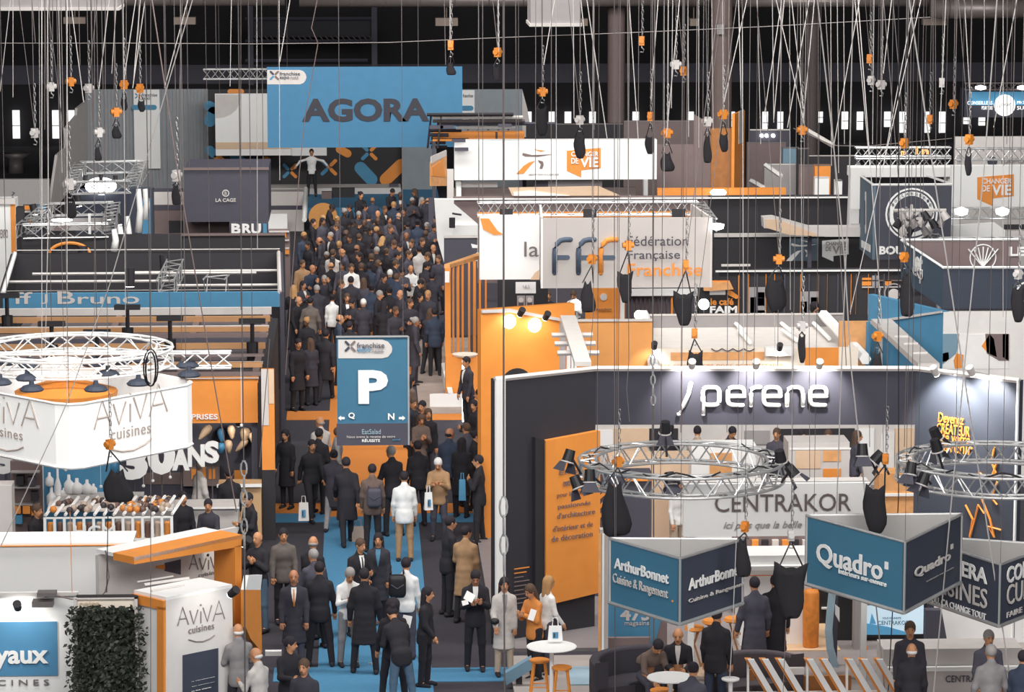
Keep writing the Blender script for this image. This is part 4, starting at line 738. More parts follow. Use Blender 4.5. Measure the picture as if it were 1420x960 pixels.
# ---- white L-shaped counter by the aisle
p = PP(600, 101, 662, 101, 275, 400); p.z0 = 0; t = stand('white_counter', p, 'white rounded wall at the right edge of the dense crowd', 'wall'); p.poly('wall_panel', [(602, 275), (629, 275), (629, 282), (662, 310), (662, 370), (618, 372), (606, 330)], WHITE, t, .3)
p.poly('white_ledge', [(629, 310), (662, 310), (662, 329), (629, 329)], WHITE, t, .4)
p = PP(616, 94, 662, 94, 329, 370); p.z0 = 0; t = stand('slate_sign', p, 'slate sign panel with a white angular logo beside the orange slats', 'sign'); p.slab('panel', SLATE, t, .3); p.poly('logo_stroke', [(653, 338), (662, 340), (662, 344), (655, 344)], WHITE, t); p.poly('logo_stroke', [(644, 362), (662, 350), (662, 362)], WHITE, t); p.rect('top_edge', 616, 326, 662, 330, LIGHT, t, t=.05)
# small lamp on post
t = thing('wall_lamp', at(627, 300, 100), 'dark spotlight on a bracket above the white rounded wall', 'lamp'); MB().tube([at(627, 302, 100), at(627, 316, 100)], .09, 8).build('lamp_head', BLACK, t); MB().tube([at(627, 296, 100), at(640, 298, 100)], .03, 5).build('lamp_arm', BLACK, t)
# ---- orange slatted screen
Y = 85.5; zt = at(620, 372, Y).z; t = thing('slatted_screen', (at(640, 500, Y).x, Y, 0), 'tall screen of orange vertical slats on the right of the aisle', 'screen')
for k, (x, w) in enumerate(((617, 8), (627, 3), (633, 4), (640, 3), (649, 3), (656, 4), (664, 3), (672, 3))):
    yy = Y+.25*k; a = at(x, 400, yy); MB().box((a.x, yy, 0), (a.x+w*pxm(yy), yy+.12, zt)).build('slat', ORANGE, t)
MB().prism([(at(616, 400, Y).x, Y, zt), (at(624, 400, Y).x, Y, zt), (at(676, 400, Y+2.2).x, Y+2.2, zt), (at(664, 400, Y+2.4).x, Y+2.4, zt)], (0, 0, .1)).build('top_plate', mat('peach_orange'  , 'e2a56c'), t)
p = PP(617, Y-.3, 623, Y-.3, 377, 392); p.slab('white_cap', WHITE, t, .1)
p = Panel(at(618, 560, 83), at(664, 560, 83), 0, 1.1); t = stand('slat_counter', p, 'orange counter with a curved pale top beside the slatted screen', 'counter'); p.slab('front', ORANGE, t, .6); MB().lathe([(.3, 0), (.33, .05)], (p.pt(.6, 0).x, p.A.y+.2, 1.1), 18).build('counter_top', mat('cream', 'efe3d3'), t)
a = gz(610, 560, 0); o = struct('trim_13', MB().box((gz(578, 540).x, gz(600, 575).y, 0), (gz(664, 540).x, gz(600, 470).y, .03)), mat('sand_floor', 'a3938a', .8, var=.3, scale=2))
t = thing('floor_rail', gz(612, 540), 'white low partition corner on the stand floor right of the banner', 'partition')
for (x0, y0, x1, y1) in ((612, 522, 622, 566), (596, 566, 638, 566)):
    A, B = gz(x0, y0), gz(x1, y1); MB().prism([A, B, B+Vector((.12, .06, 0)), A+Vector((.12, .06, 0))], (0, 0, .35)).build('low_panel', WHITE, t)
p = PP(641, 80, 645, 80, 500, 552); p.z0 = 0; t = stand('light_tube', p, 'thin upright white light tube beside the suited man', 'lamp'); p.slab('tube', LAMP, t, .04)
# ---- big orange wall with lamps, behind the dark booth
Yo = 66.2; zo = at(667, 430, Yo).z
p = ZP(667, Yo, 797, Yo+.9, 0, zo); t = stand('exhibition_stand', p, 'tall orange stand wall with two round lamps and a dark arch', 'stand'); p.slab('orange_wall', ORANGE, t, .15); p.poly('top_edge', [(667, 430), (706, 428), (775, 441), (775, 445), (706, 433), (667, 434)], LIGHT, t, .05)
c = p.pt(*p.uv(716, 536)); p.disc('arch', 716, 536, 26, BLACK, t)
for x, y in ((706, 446), (741, 451)): q = p.pt(*p.uv(x, y-6)); spot(t, q+p.n*.45+Vector((0, 0, .1)), q+Vector((0, 0, -.35)), 14, 115, light=True); p.disc('lamp_disc', x, y, 10, LAMP, t, t=.02)
p.rect('grey_strip', 776, 447, 784, 512, GREY, t); 
for x in (785, 789.5, 794): p.rect('white_tube', x, 452, x+2.5, 512, WHITE, t, t=.08, off=.02)
q0 = ZP(780, Yo-2, 830, Yo-2, 0, 5); pr_ = lambda x, y, Y: at(x, y, Y)
A_, B_, C_, D_ = gz(777, 443, 4.6), gz(798, 443, 4.6), gz(820, 508, 4.6), gz(797, 508, 4.6); MB().prism([A_, B_, C_, D_], (0, 0, .08)).build('ceiling_plank', mat('plank_white', 'dcd6d0'), t)
for y, x0, x1 in ((465, 765, 822), (477, 769, 826), (490, 773, 831)): a = gz(x0, y, 4.5); b = gz(x1, y, 4.5); MB().tube([a, (b.x, a.y, a.z)], .05, 7).build('ceiling_tube', LIGHT, t)
p = ZP(797, 72.4, 905, 72.4, 0, at(800, 445, 72.4).z); p.slab('second_wall', mat('washed_orange', 'e09c58'), t, .1); p.rect('top_edge', 797, 442, 905, 446, LIGHT, t, t=.05)
# cream volume
pf = PP(880, 72.4, 1185, 72.4, 485, 510); zc = at(900, 438, 79).z; t = stand('exhibition_stand', pf, 'cream open-roofed stand with wavy orange print behind the dark booth fascia', 'stand')
pk = ZP(888, 79, 1170, 79, 0, zc); pk.slab('back_wall', GREY, t, .1); pk.rect('back_edge', 888, 434, 1170, 438, LIGHT, t, t=.05)
A_, B_, C_, D_ = gz(890, 446, zc-.35), gz(1165, 446, zc-.35), gz(1190, 498, zc-.35), gz(905, 498, zc-.35); MB().prism([A_, D_, C_, B_], (0, 0, .06)).build('ceiling_sheet', mat('cream_sheet', 'd6cfc9'), t)
for a, b in (((893, 437), (908, 512)), ((1142, 437), (1200, 498))): A_, B_ = gz(*a, zc), gz(*b, zc); MB().tube([A_, B_], .13, 6).build('roof_arm', WHITE, t)
for a, b in (((1007, 436), (1032, 460)), ((1070, 437), (1100, 462)), ((1025, 458), (1040, 475)), ((1085, 458), (1105, 472)), ((1122, 442), (1150, 470))): MB().tube([gz(*a, zc-.2), gz(*b, zc-.2)], .05, 5).build('roof_spoke', WHITE, t)
pq = PP(905, 72.2, 1190, 72.2, 484, 511); pq.slab('front_fascia', mat('cream', 'efe3d3'), t, .1); pq.rect('orange_glow_patch', 930, 488, 1060, 500, mat('peach_orange', 'e2a56c'), t); pq.rect('orange_glow_patch', 1116, 482, 1163, 510, ORANGE, t)  # orange glow on the fascia painted in as flat patches
pq.rect('white_box', 1060, 480, 1098, 492, WHITE, t, t=.2)
mb = MB()
for k in range(4):
    mb.tube([pq.pt(*pq.uv(986+k*15+15*j/6, 483+3.5*math.sin(math.pi*j/6)), .05) for j in range(7)], .012, 4)
mb.build('wave_line', SLATE, t); pq.text('Des commerces pour commerçants', 911, 509.5, 1085, 503, mat('soft_orange', 'e0a060'), t, off=.02)
for x, y in ((905, 480), (1078, 482)): q = pq.pt(*pq.uv(x, y), .35); spot(t, q, q+Vector((0, .5, -.6)), 18, 100)
for x0, x1 in ((888, 892), (1180, 1186)): MB().box((colx(x0, 72.5, 2), 72.4, 0), (colx(x1, 72.5, 2), 72.6, pf.z0)).build('post', LIGHT, t)
# small back bits right of it
p = ZP(1163, 74, 1203, 74, 0, at(1163, 446, 74).z); t = stand('orange_back_panel', p, 'washed orange panel with pale blue edge left of the flat blue wall', 'panel'); p.slab('panel', mat('peach_orange', 'e2a56c'), t, .1); p.rect('blue_edge', 1200, 446, 1207, 512, BLUE, t)
p = ZP(1205, 75.2, 1245, 75.2, 0, at(1205, 480, 75.2).z); t = stand('white_arch_wall', p, 'white panel with a round arch under the pale diagonal arm', 'panel'); p.slab('panel', WHITE, t, .1)
# blue wall + white picture wall
pb = Panel(at(1203, 470, 75), at(1307, 470, 72.2), 0, at(1307, 432, 72.2).z); t = stand('blue_wall', pb, 'flat bright blue wall panel right of the cream stand', 'wall'); pb.slab('panel', BLUE, t, .15); pb.poly('top_edge', [(1203, 446), (1307, 431), (1307, 434), (1203, 450)], LIGHT, t, .05)
A_, B_ = gz(1222, 446, 3.25), gz(1288, 508, 3.25); tt = thing('diagonal_arm', (A_+B_)/2, 'pale diagonal roof arm with finger-like rods in front of the blue wall', 'beam'); MB().obox((A_+B_)/2, (B_-A_)/2, (.22, .0, 0), (0, 0, .06)).build('arm', LIGHT, tt)
for k, (x, y) in enumerate(((1240, 468), (1253, 478), (1266, 491))): a = gz(x, y, 3.3); b = gz(x+20, y, 3.3); MB().tube([a, (b.x, a.y, a.z)], .05, 6).build('rod', LIGHT, tt)
MB().tube([(A_.x, A_.y, 0), A_], .05, 5).build('post', LIGHT, tt); MB().tube([(B_.x, B_.y, 0), B_], .05, 5).build('post', LIGHT, tt)
p = ZP(1307, 72.2, 1440, 72.2, 0, at(1307, 433, 72.2).z); t = stand('picture_wall', p, 'white wall with a kitchen photograph at the right edge', 'wall'); p.slab('panel', mat('soft_white', 'e6e2de'), t, .15)
p.rect('photo', 1307, 463, 1399, 512, mat('photo_ground', 'efece9'), t); 
for pts, m in (([(1307, 463), (1330, 463), (1326, 490), (1307, 505)], mat('photo_blue', '7896a8')), ([(1366, 463), (1399, 463), (1399, 500), (1385, 500), (1368, 490)], BROWN), ([(1361, 480), (1372, 463), (1378, 470), (1382, 495), (1370, 490)], ORANGE), ([(1322, 500), (1326, 490), (1336, 492), (1335, 510), (1324, 511)], ORANGE), ([(1390, 463), (1398, 463), (1398, 500), (1390, 495)], SLATE), ([(1307, 490), (1315, 488), (1316, 500), (1307, 502)], WHITE)): p.poly('photo_patch', pts, m, t, .02, .01)
# ---- L box (dark blue lettered)
zt = 3.6; zb = 2.6; A_ = gz(1250, 333, zt); B_ = gz(1308, 371, zt); C_ = gz(1475, 371, zt); 
t = thing('hanging_box_sign', ((B_.x+2), B_.y, zb), 'large dark blue open box sign with white tree emblem, right edge', 'sign')
pl = Panel(A_, B_, zb, zt); pl.slab('left_face', mat('deep_blue', '46596b'), t, .08); pr = Panel(B_, C_, zb, zt); pr.slab('front_face', NAVY, t, .08); E_ = gz(1420, 333, zt); pbk = Panel(A_, (C_.x, A_.y), zb+.2, zt); pbk.slab('back_face', BROWN, t, .08)
for q in ((A_, B_), (B_, C_), (A_, Vector((C_.x, A_.y, zt)))): MB().tube(list(q), .035, 5).build('edge_strip', WHITE, t)
pl.text('let', 1268, 373, 1281, 352, WHITE, t, bold=.03); pl.text('exp', 1267, 386, 1281, 377, LIGHT, t); 
c = pbk.pt(*pbk.uv(1363, 357), .02); s = pxm(c.y); mb = MB()
for k in range(-3, 4): mb.tube([c+Vector((0, -.02, -.25)), c+Vector((k*.07, -.02, 0)), c+Vector((k*.13, -.02, .28-abs(k)*.02))], .018, 4)
mb.build('tree_emblem', WHITE, t); pbk.disc('emblem_ring', 1363, 357, 19, WHITE, t, ri=17.5); pbk.text('LE', 1399, 355, 1422, 342, WHITE, t, bold=.04); pr.disc('logo_ring', 1424, 405, 15, WHITE, t, ri=12.5)
for x, y in ((1300, 372), (1400, 372)): pass
for x in (1320, 1400): q = gz(x, 372, zt); MB().tube([q, q+Vector((0, 0, 13.8))], .01, 4).build('suspension_wire', DSTEEL, t)
# ---- booths left of it: black panels with logos
p = PP(990, 97, 1195, 97, 326, 362); p.z0 = 0; t = stand('black_wall', p, 'black stand wall with a white swoosh logo, right of the federation sign', 'wall'); p.slab('wall_panel', BLACK, t, .2); p.rect('top_edge', 990, 322.5, 1195, 328.5, LIGHT, t, t=.1)
p.rect('lit_panel', 1094, 330, 1135, 362, mat('lit_slate', '5d6d7a'), t, t=.005); swoosh(p, t, 1090, 362, .85, WHITE, WHITE); vie(p, t, 1140, 334, .78, WHITE, GREY)
p = PP(1054, 96, 1190, 96, 299, 325); t = stand('wedge_canopy', p, 'cream and peach wedge canopy on the black wall, tapering left', 'canopy'); p.poly('canopy', [(1055, 299), (1070, 298), (1120, 312), (1195, 312), (1195, 325), (1140, 325), (1056, 313)], LIGHT, t, .6); p.poly('peach_side', [(1057, 301), (1075, 301), (1128, 321), (1130, 324), (1090, 322), (1058, 312)], mat('peach', 'dfc0a2'), t, .03, .62)
MB().box((p.pt(.5, 0).x, 96.2, 0), (p.pt(.54, 0).x, 96.3, p.z0)).build('post', SLATE, t)
p = PP(998, 88, 1250, 88, 373, 436); p.z0 = 0; t = stand('cafe_backwall', p, 'dark slatted cafe wall with orange trims under a white tube rail', 'wall'); p.slab('wall_panel', mat('cafe_dark', '302d31'), t, .1); p.rect('top_rail', 992, 373.5, 1250, 377, WHITE, t, t=.1); p.rect('inner_rail', 1000, 366, 1040, 369, LIGHT, t, t=.1)
for x in (1024, 1037, 1061, 1073, 1109, 1134, 1146, 1179, 1186, 1203): p.rect('orange_trim', x, 380, x+1.5, 436, ORANGE if x % 2 else mat('taupe_trim', '8b6a50'), t, t=.05)
for x in (1030, 1048, 1086, 1120, 1160, 1212, 1224): p.rect('slat', x, 380, x+3, 436, SLATE, t, t=.05)
for x0, y0, x1, y1, m in ((1037, 398, 1061, 434, GREY), (1109, 404, 1135, 434, GREY), (1050, 413, 1060, 424, LIGHT), (1050, 405, 1060, 413, ORANGE), (1124, 412, 1134, 420, ORANGE), (1110, 418, 1119, 434, LIGHT), (1040, 412, 1048, 434, LIGHT), (1195, 385, 1208, 396, ORANGE), (1209, 382, 1218, 398, GREY), (1225, 388, 1236, 396, ORANGE), (1040, 430, 1062, 436, WHITE), (1195, 397, 1250, 399, LIGHT), (1195, 388, 1250, 390, BROWN)): p.rect('poster', x0, y0, x1, y1, m, t, off=.03)
p.disc('badge_ring', 1239, 406, 14, GREY, t, ri=12, off=.05); p.disc('badge_core', 1239, 408, 8, LIGHT, t, off=.05)
for k in range(6): p.text('CAFÉ'[k % 4], 1188+k*8, 425, 1194+k*8, 417, LIGHT, t, off=.06) if False else None
p = PP(970, 84.5, 1026, 84.5, 390, 436); p.z0 = 0; t = stand('cafe_kiosk', p, 'cafe kiosk with orange cursive sign and white lettering', 'kiosk'); p.slab('front', mat('cafe_dark', '302d31'), t, .8); p.poly('awning', [(975, 391), (1012, 391), (1016, 400), (985, 402), (975, 402)], mat('peach_orange', 'e2a56c'), t, .2); p.poly('orange_side', [(1010, 400), (1026, 412), (1020, 414), (1008, 408)], ORANGE, t, .1); p.rect('top_rail', 975, 389, 1012, 391, ORANGE, t)
p.rect('tray', 984, 401, 1006, 409, WHITE, t); p.text('le café', 985, 423, 1017, 413, ORANGE, t, bold=.03, off=.02); p.text('FAIM', 984, 434, 1022, 424, WHITE, t, bold=.04, off=.02); p.rect('side_trim', 1023, 382, 1025, 436, ORANGE, t, t=.1)
o = MB().ball(at(976, 422, 83.4), .14, 14).build('globe_lamp', LAMP, smooth=True); tag(o, 'round white globe lamp in front of the cafe kiosk', 'lamp'); MB().tube([at(976, 422, 83.4), at(976, 440, 83.4)-Vector((0, 0, 2.2))], .015, 5).build('pole', DSTEEL, o)
o = MB().ball(at(798, 423, 82), .14, 14).build('globe_lamp', LAMP, smooth=True); tag(o, 'round white globe lamp below the federation sign, left of the hanging bag', 'lamp'); q = at(798, 423, 82); MB().tube([q, (q.x, q.y, 0)], .015, 5).build('pole', DSTEEL, o)
o = MB().ball(at(886, 437, 76), .11, 12).build('globe_lamp', LAMP, smooth=True); tag(o, 'small white globe at the upper left corner of the cream stand', 'lamp'); q = at(886, 437, 76); MB().tube([q, (q.x, q.y, 0)], .015, 5).build('pole', DSTEEL, o)
# ---- tower sign with round emblem
A_, B_, C_ = at(1196, 262, 95), at(1211, 250, 93), at(1320, 255, 93); zt = at(1260, 256, 93).z; zb = at(1260, 360, 93).z
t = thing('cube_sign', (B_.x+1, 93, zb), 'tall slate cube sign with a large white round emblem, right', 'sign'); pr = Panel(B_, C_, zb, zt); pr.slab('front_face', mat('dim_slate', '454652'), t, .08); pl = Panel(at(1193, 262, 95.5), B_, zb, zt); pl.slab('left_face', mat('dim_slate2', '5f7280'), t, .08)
for a, b in ((pr.pt(0, 1), pr.pt(1, 1)), (pl.pt(0, 1), pl.pt(1, 1)), (pr.pt(1, 1), pr.pt(1, 1)+Vector((-.3, 2.4, 0)))): MB().tube([a, b], .035, 5).build('edge_strip', WHITE, t)
pr.disc('emblem_ring', 1264, 297, 37, WHITE, t, ri=34.5); pr.disc('emblem_ring', 1264, 297, 32, WHITE, t, ri=26); pr.disc('emblem_core', 1264, 302, 14, GREY, t, ri=10); pr.text('BOUL', 1219, 353, 1262, 341, WHITE, t, bold=.04)
for k in range(11): a = math.pi*(.15+.7*k/10); x, y = 1264-math.cos(a)*29, 297-math.sin(a)*29; pr.text('BOULANGERIE'[k], x-1.6, y+2, x+1.6, y-2, SLATE, t, off=.02)
for k in range(8): a = k*math.pi/4; pr.pill('emblem_leaf', 1264+math.cos(a)*8, 303-math.sin(a)*8, 1264+math.cos(a)*18, 303-math.sin(a)*18, 4, LIGHT, t, off=.01)
pl.pill('side_emblem', 1200.5, 320, 1200.5, 270, 9, LIGHT, t); pl.pill('side_emblem_core', 1200.5, 310, 1200.5, 280, 4, SLATE, t, off=.02); pl.poly('side_patch', [(1195, 333), (1207, 340), (1207, 350), (1195, 343)], WHITE, t)
for x in (1215, 1310): q = at(x, 255, 93.5); MB().tube([q, q+Vector((0, 0, 17.4-q.z))], .01, 4).build('suspension_wire', DSTEEL, t)
p = PP(1180, 101, 1330, 101, 233, 246); t = stand('white_ceiling', p, 'long white stand ceiling behind the round emblem cube', 'fascia'); p.slab('front', WHITE, t, .8); MB().box((p.A.x, 101.2, 0), (p.A.x+.3, 101.5, p.z0)).build('post', WHITE, t); MB().box((p.B.x-.3, 101.2, 0), (p.B.x, 101.5, p.z0)).build('post', WHITE, t)
p = PP(1180, 100, 1193, 100, 233, 290); p.slab('end_drop', WHITE, t, .1); p.poly('lower_band', [(1180, 310), (1194, 310), (1194, 329), (1180, 329)], LIGHT, t)
p = PP(1320, 99, 1440, 99, 230, 288); t = stand('fascia_sign', p, 'white fascia with an orange speech-bubble sign at the right edge', 'sign'); p.slab('front', WHITE, t, .3); vie(p, t, 1355, 246, 1.08)
MB().box((p.A.x, 99, 0), (p.A.x+.25, 99.2, p.z0)).build('post', WHITE, t)
tt = thing('truss_beam', at(1370, 296, 97.5), 'horizontal lattice truss with two white oval lamps under the right white fascia', 'truss'); a = at(1302, 296, 97.5); b = at(1445, 296, 97.5); truss(a, (b.x, a.y, a.z), .3, tt, bays=12)
for x in (1333, 1390): MB().lathe([(.01, -.14), (.18, -.08), (.2, .05), (.02, .12)], at(x, 293, 97), 14).build('oval_lamp', LAMP, tt, smooth=True)
for x in (1305, 1430): q = at(x, 296, 97.5); MB().tube([(q.x, q.y, 0), q], .06, 5).build('truss_leg', STEEL, tt)
p = PP(1318, 95, 1440, 95, 310, 330); t = stand('white_band_sign', p, 'white band with a pointed end below the oval-lamp truss', 'sign'); p.poly('band', [(1319, 312), (1378, 308), (1392, 318), (1392, 328), (1319, 328)], WHITE, t, .2); p.rect('dark_part', 1392, 311, 1440, 318, BLACK, t, t=.1); p.rect('pale_part', 1392, 319, 1440, 328, LIGHT, t, t=.1); q = p.pt(.5, 0); MB().box((q.x, q.y, 0), (q.x+.1, q.y+.1, q.z)).build('post', SLATE, t)
tt = thing('truss_beam', at(1360, 338, 92), 'lattice truss lying behind the dark blue box sign', 'truss'); a = at(1300, 338, 92); b = at(1445, 335, 92); truss(a, (b.x, a.y, a.z), .3, tt, bays=11); a2 = at(1265, 306, 97); truss(a2, a, .3, tt)
for x in (1303, 1432): q = at(x, 338, 92); MB().tube([(q.x, q.y, 0), q], .06, 5).build('truss_leg', STEEL, tt)
# silver lamps cluster
t = thing('lamp_cluster', at(1270, 300, 91), 'cluster of grey stage lamps in front of the round emblem', 'lamp')
for k in range(14): x, y = 1248+(k % 5)*14+(k*7 % 5), 294+(k//5)*11; c = at(x, y, 91+.1*k); MB().tube([c, c+Vector((.12*(-1)**k, -.05, -.2))], .09, 8, r2=.12).build('lamp_head', (GREY, LIGHT, BLACK)[k % 3], t)
a = at(1240, 292, 91.5); b = at(1312, 292, 91.5); MB().tube([a, (b.x, a.y, a.z)], .05, 6).build('lamp_bar', LIGHT, t); MB().tube([at(1276, 292, 91.5), at(1276, 292, 91.5)+Vector((0, 0, 13))], .01, 4).build('suspension_wire', DSTEEL, t)
# far truss box right & truss frames
t = thing('lighting_truss', at(1230, 225, 108), 'far lattice truss box with small orange letters, right', 'truss')
for y in (211, 226): a = at(1186, y, 108); b = at(1318, y, 108); truss(a, (b.x, a.y, a.z), .28, t, bays=14, r=.03)
p = PP(1240, 107, 1300, 107, 203, 220); 
for st, x0, x1, y0, y1 in (('m', 1249, 1257, 216, 209), ('i', 1269, 1273, 214, 203), ('n', 1278, 1288, 214, 207)): p.text(st, x0, y0, x1, y1, mat('sign_glow_orange', 'f2b070', emit=.8), t, bold=.04)
q = at(1190, 225, 108); MB().tube([(q.x, q.y, 0), q], .06, 5).build('truss_leg', STEEL, t); q = at(1312, 225, 108); MB().tube([(q.x, q.y, 0), q], .06, 5).build('truss_leg', STEEL, t)
t2 = thing('lighting_truss', at(1370, 215, 106), 'pale lattice truss above the right white fascia', 'truss'); a = at(1325, 214, 106); b = at(1450, 214, 106); truss(a, (b.x, a.y, a.z), .35, t2, bays=10); q = at(1330, 215, 106); MB().tube([(q.x, q.y, 0), q], .06, 5).build('truss_leg', STEEL, t2)
p = PP(1325, 107, 1440, 107, 190, 232); p.z0 = 0; t = stand('pale_fascia', p, 'pale grey stand wall above the right white fascia, with faint print', 'wall'); p.slab('panel', LIGHT, t, .2); p.disc('dark_logo', 1376, 224, 7, SLATE, t); p.text('EXPO', 1388, 226, 1420, 219, GREY, t); p.rect('dark_line', 1325, 204, 1440, 207, SLATE, t)
# blue and black far sign
p = PP(1338, 125, 1440, 125, 124, 163); t = stand('light_box_sign', p, 'far blue sign with a round white disc at the upper right', 'sign'); p.slab('front', mat('dim_slate', '454652'), t, 1); p.rect('blue_field', 1343, 127, 1440, 146, SCREEN, t); p.disc('round_disc', 1393, 146, 15, GLOW, t, t=.05); p.text('jour', 1385, 149, 1402, 141, GREY, t, off=.06)
p.text('CONSEILLERS', 1341, 145, 1376, 140, GLOW, t, off=.02); p.text('POUR TOUS', 1361, 152, 1376, 147, GLOW, t, off=.02); p.text('PROJETS', 1410, 145, 1430, 140, GLOW, t, off=.02); p.text('SUR', 1410, 152, 1425, 147, GLOW, t, off=.02)
tt = thing('truss_beam', at(1390, 120, 124.5), 'thin dark truss with white lamps over the far blue sign', 'truss'); a = at(1338, 120, 124.5); b = at(1445, 120, 124.5); truss(a, (b.x, a.y, a.z), .25, tt, bays=12, m=DSTEEL)
for x in (1360, 1418): MB().lathe([(.01, -.08), (.2, -.03), (.2, .05), (.02, .1)], at(x, 122, 124), 12).build('oval_lamp', LAMP, tt, smooth=True)
for x in (1345, 1435): q = at(x, 120, 124.5); MB().tube([q, (q.x, q.y, 17.4)], .02, 4).build('suspension_wire', DSTEEL, tt)
# far right mid clutter (x 1040-1200, y 180-260)
for n, (x0, x1, y0, y1, Y, m, lab) in enumerate([(1040, 1095, 180, 197, 122, SLATE, 'dim slate far wall with two small lamps, right of the thick column'), (1036, 1090, 198, 215, 120, BROWN, 'dim taupe far wall below the slate one'), (1086, 1108, 205, 228, 118, mat('photo_blue', '7896a8'), 'small pale blue far sign'), (1060, 1108, 228, 262, 116, GREY, 'grey far partition with a white sloping edge'),
        (1106, 1122, 206, 262, 115, BLACK, 'narrow black far partition'), (1130, 1152, 229, 246, 112, ORANGE, 'small orange and brown far sign'), (1130, 1150, 246, 270, 111, WHITE, 'white square far panel below the small orange sign'), (1158, 1168, 250, 272, 111, WHITE, 'narrow white far panel'), (1108, 1130, 229, 262, 114, BROWN, 'taupe far curtain wall'), (1095, 1190, 216, 262, 121, mat('far_dark', '3a363b'), 'dark far wall behind the small orange sign'), (865, 985, 168, 200, 118, mat('taupe_dim', '6a5c5a'), 'dim taupe far wall behind the white fascia, by the two columns'), (730, 880, 172, 196, 125, BLACK, 'black far wall behind the long white fascia')]):
    p = PP(x0, Y, x1, Y, y0, y1); p.z0 = 0; t = stand('far_partition', p, lab, 'wall'); p.slab('panel', m, t, .3); p.rect('top_edge', x0, y0-1, x1, y0+1, LIGHT if n % 3 == 0 else DSTEEL, t)
    if n == 0:
        for x in (1056, 1072, 1063): p.disc('lamp', x, 188, 2.5, LAMP, t, t=.1)
t = thing('white_brace', at(1070, 250, 114), 'white diagonal brace bars over the grey far partition', 'beam')
for a, b in (((1062, 229), (1083, 244)), ((1042, 251), (1058, 260)), ((1115, 178), (1156, 202))): MB().tube([at(*a, 114), at(*b, 113)], .09, 5).build('brace_bar', WHITE if a[0] < 1100 else LIGHT, t)
q = at(1083, 244, 113); MB().tube([q, (q.x, q.y, 0)], .03, 4).build('brace_post', LIGHT, t)
# ---- federation sign and its neighbour
pf = PP(750, 80, 988, 80, 303, 400); t = stand('hanging_box_sign', pf, 'grey hanging box sign with three hooked letters, the last one orange', 'sign')
FG = mat('sign_grey', 'c2bbb7', .7, var=.03); pf.slab('front', FG, t, .1); hang(t, pf, .008, .05); Panel(at(748, 300, 83), pf.A, pf.z0, pf.z1).slab('left_side', WHITE, t, .05); bkp = Panel(at(742, 283, 84.5), at(960, 283, 84.5), pf.z0, pf.z1); Panel(pf.B, at(960, 283, 83), pf.z0, pf.z1).slab('right_side', LIGHT, t, .05)
FB = mat('letter_blue_grey', '4b596b'); R_ = 3.9
def hook(x, m, nm):
    w = 7.2
    pts = [(x, 378), (x, 352), (x+.5, 345), (x+3, 338.5), (x+8, 333.5), (x+14, 332), (x+22, 332)]
    q = [pf.pt(*pf.uv(a, b), .03) for a, b in pts]; MB().tube(q, w/2*pxm(80), 8).ball(q[0], w/2*pxm(80), 8).ball(q[-1], w/2*pxm(80), 8).build(nm, m, t, smooth=True)
hook(769, FB, 'letter_f'); hook(802, FB, 'letter_f'); hook(833, ORANGE, 'letter_f')
pf.pill('letter_bar', 770, 357, 787, 357, 6.5, FB, t, off=.02); pf.pill('letter_bar', 803, 357, 850, 357, 6.5, FB, t, off=.05)
pf.text('Fédération', 870, 341, 954, 327, SLATE, t); pf.text('Française', 870, 362, 943, 347, SLATE, t); pf.text('Franchise', 870, 383, 974, 365, ORANGE, t, bold=.01)
p = PP(665, 80.8, 748, 80.8, 300, 388); t2 = stand('hanging_box_sign', p, 'white hanging box with thin grey letters left of the hooked-letter sign', 'sign'); p.slab('front', WHITE, t2, .3); hang(t2, p, .008, .15); p.text('la', 727, 356, 747, 335, DSTEEL, t2); p.poly('orange_swirl', [(666, 303), (678, 303), (690, 320), (698, 325), (685, 326), (670, 318)], ORANGE, t2); p.poly('peach_swirl', [(735, 388), (742, 378), (748, 374), (748, 388)], mat('peach', 'dfc0a2'), t2)
tt = thing('truss_beam', at(820, 290, 84), 'long lattice truss above the hooked-letter sign', 'truss'); a = at(662, 290, 84.2); b = at(968, 290, 84.2); truss(a, (b.x, a.y, a.z), .32, tt, bays=26); c = at(985, 310, 80.5); truss((b.x, b.y, a.z), (c.x, c.y, a.z), .3, tt)
for x in (702, 818, 941): q = at(x, 297, 83.6); MB().box(q+Vector((-.16, -.1, -.12)), q+Vector((.16, .1, .12))).build('hoist_clamp', BLACK, tt)
for x in (664, 945): q = at(x, 290, 84.2); MB().tube([q, (q.x, q.y, 17.4)], .012, 4).build('suspension_wire', DSTEEL, tt)
MB().lathe([(.01, -.1), (.16, -.05), (.18, .05), (.02, .08)], at(994, 314, 80), 12).build('oval_lamp', LAMP, tt, smooth=True)
p = PP(662, 86, 960, 86, 296, 302); t = stand('orange_ceiling', p, 'orange underside strip along the truss over the hooked-letter sign', 'fascia'); p.slab('strip', ORANGE, t, .3); q = p.pt(.02, 0); MB().box((q.x, q.y, 0), (q.x+.08, q.y+.08, q.z)).build('post', SLATE, t); q = p.pt(.98, 0); MB().box((q.x, q.y, 0), (q.x+.08, q.y+.08, q.z)).build('post', SLATE, t)
p = PP(690, 86, 760, 86, 388, 430); p.z0 = 0; t = stand('menu_wall', p, 'black wall with a white notice and two portraits under the white box sign', 'wall'); p.slab('wall_panel', BLACK, t, .1); p.rect('notice', 715, 391, 743, 407, WHITE, t); p.text('1 & 5', 725, 399, 734, 395, GREY, t, off=.02)
for x in (717, 729): p.rect('portrait', x, 410, x+11, 424, GREY, t); p.disc('portrait_face', x+5.5, 416, 3.5, LIGHT, t, off=.02); p.rect('portrait_coat', x+2, 419.5, x+9, 424, SLATE, t, off=.02)
p.rect('shelf', 716, 424.5, 741, 425.5, ORANGE, t, t=.15)
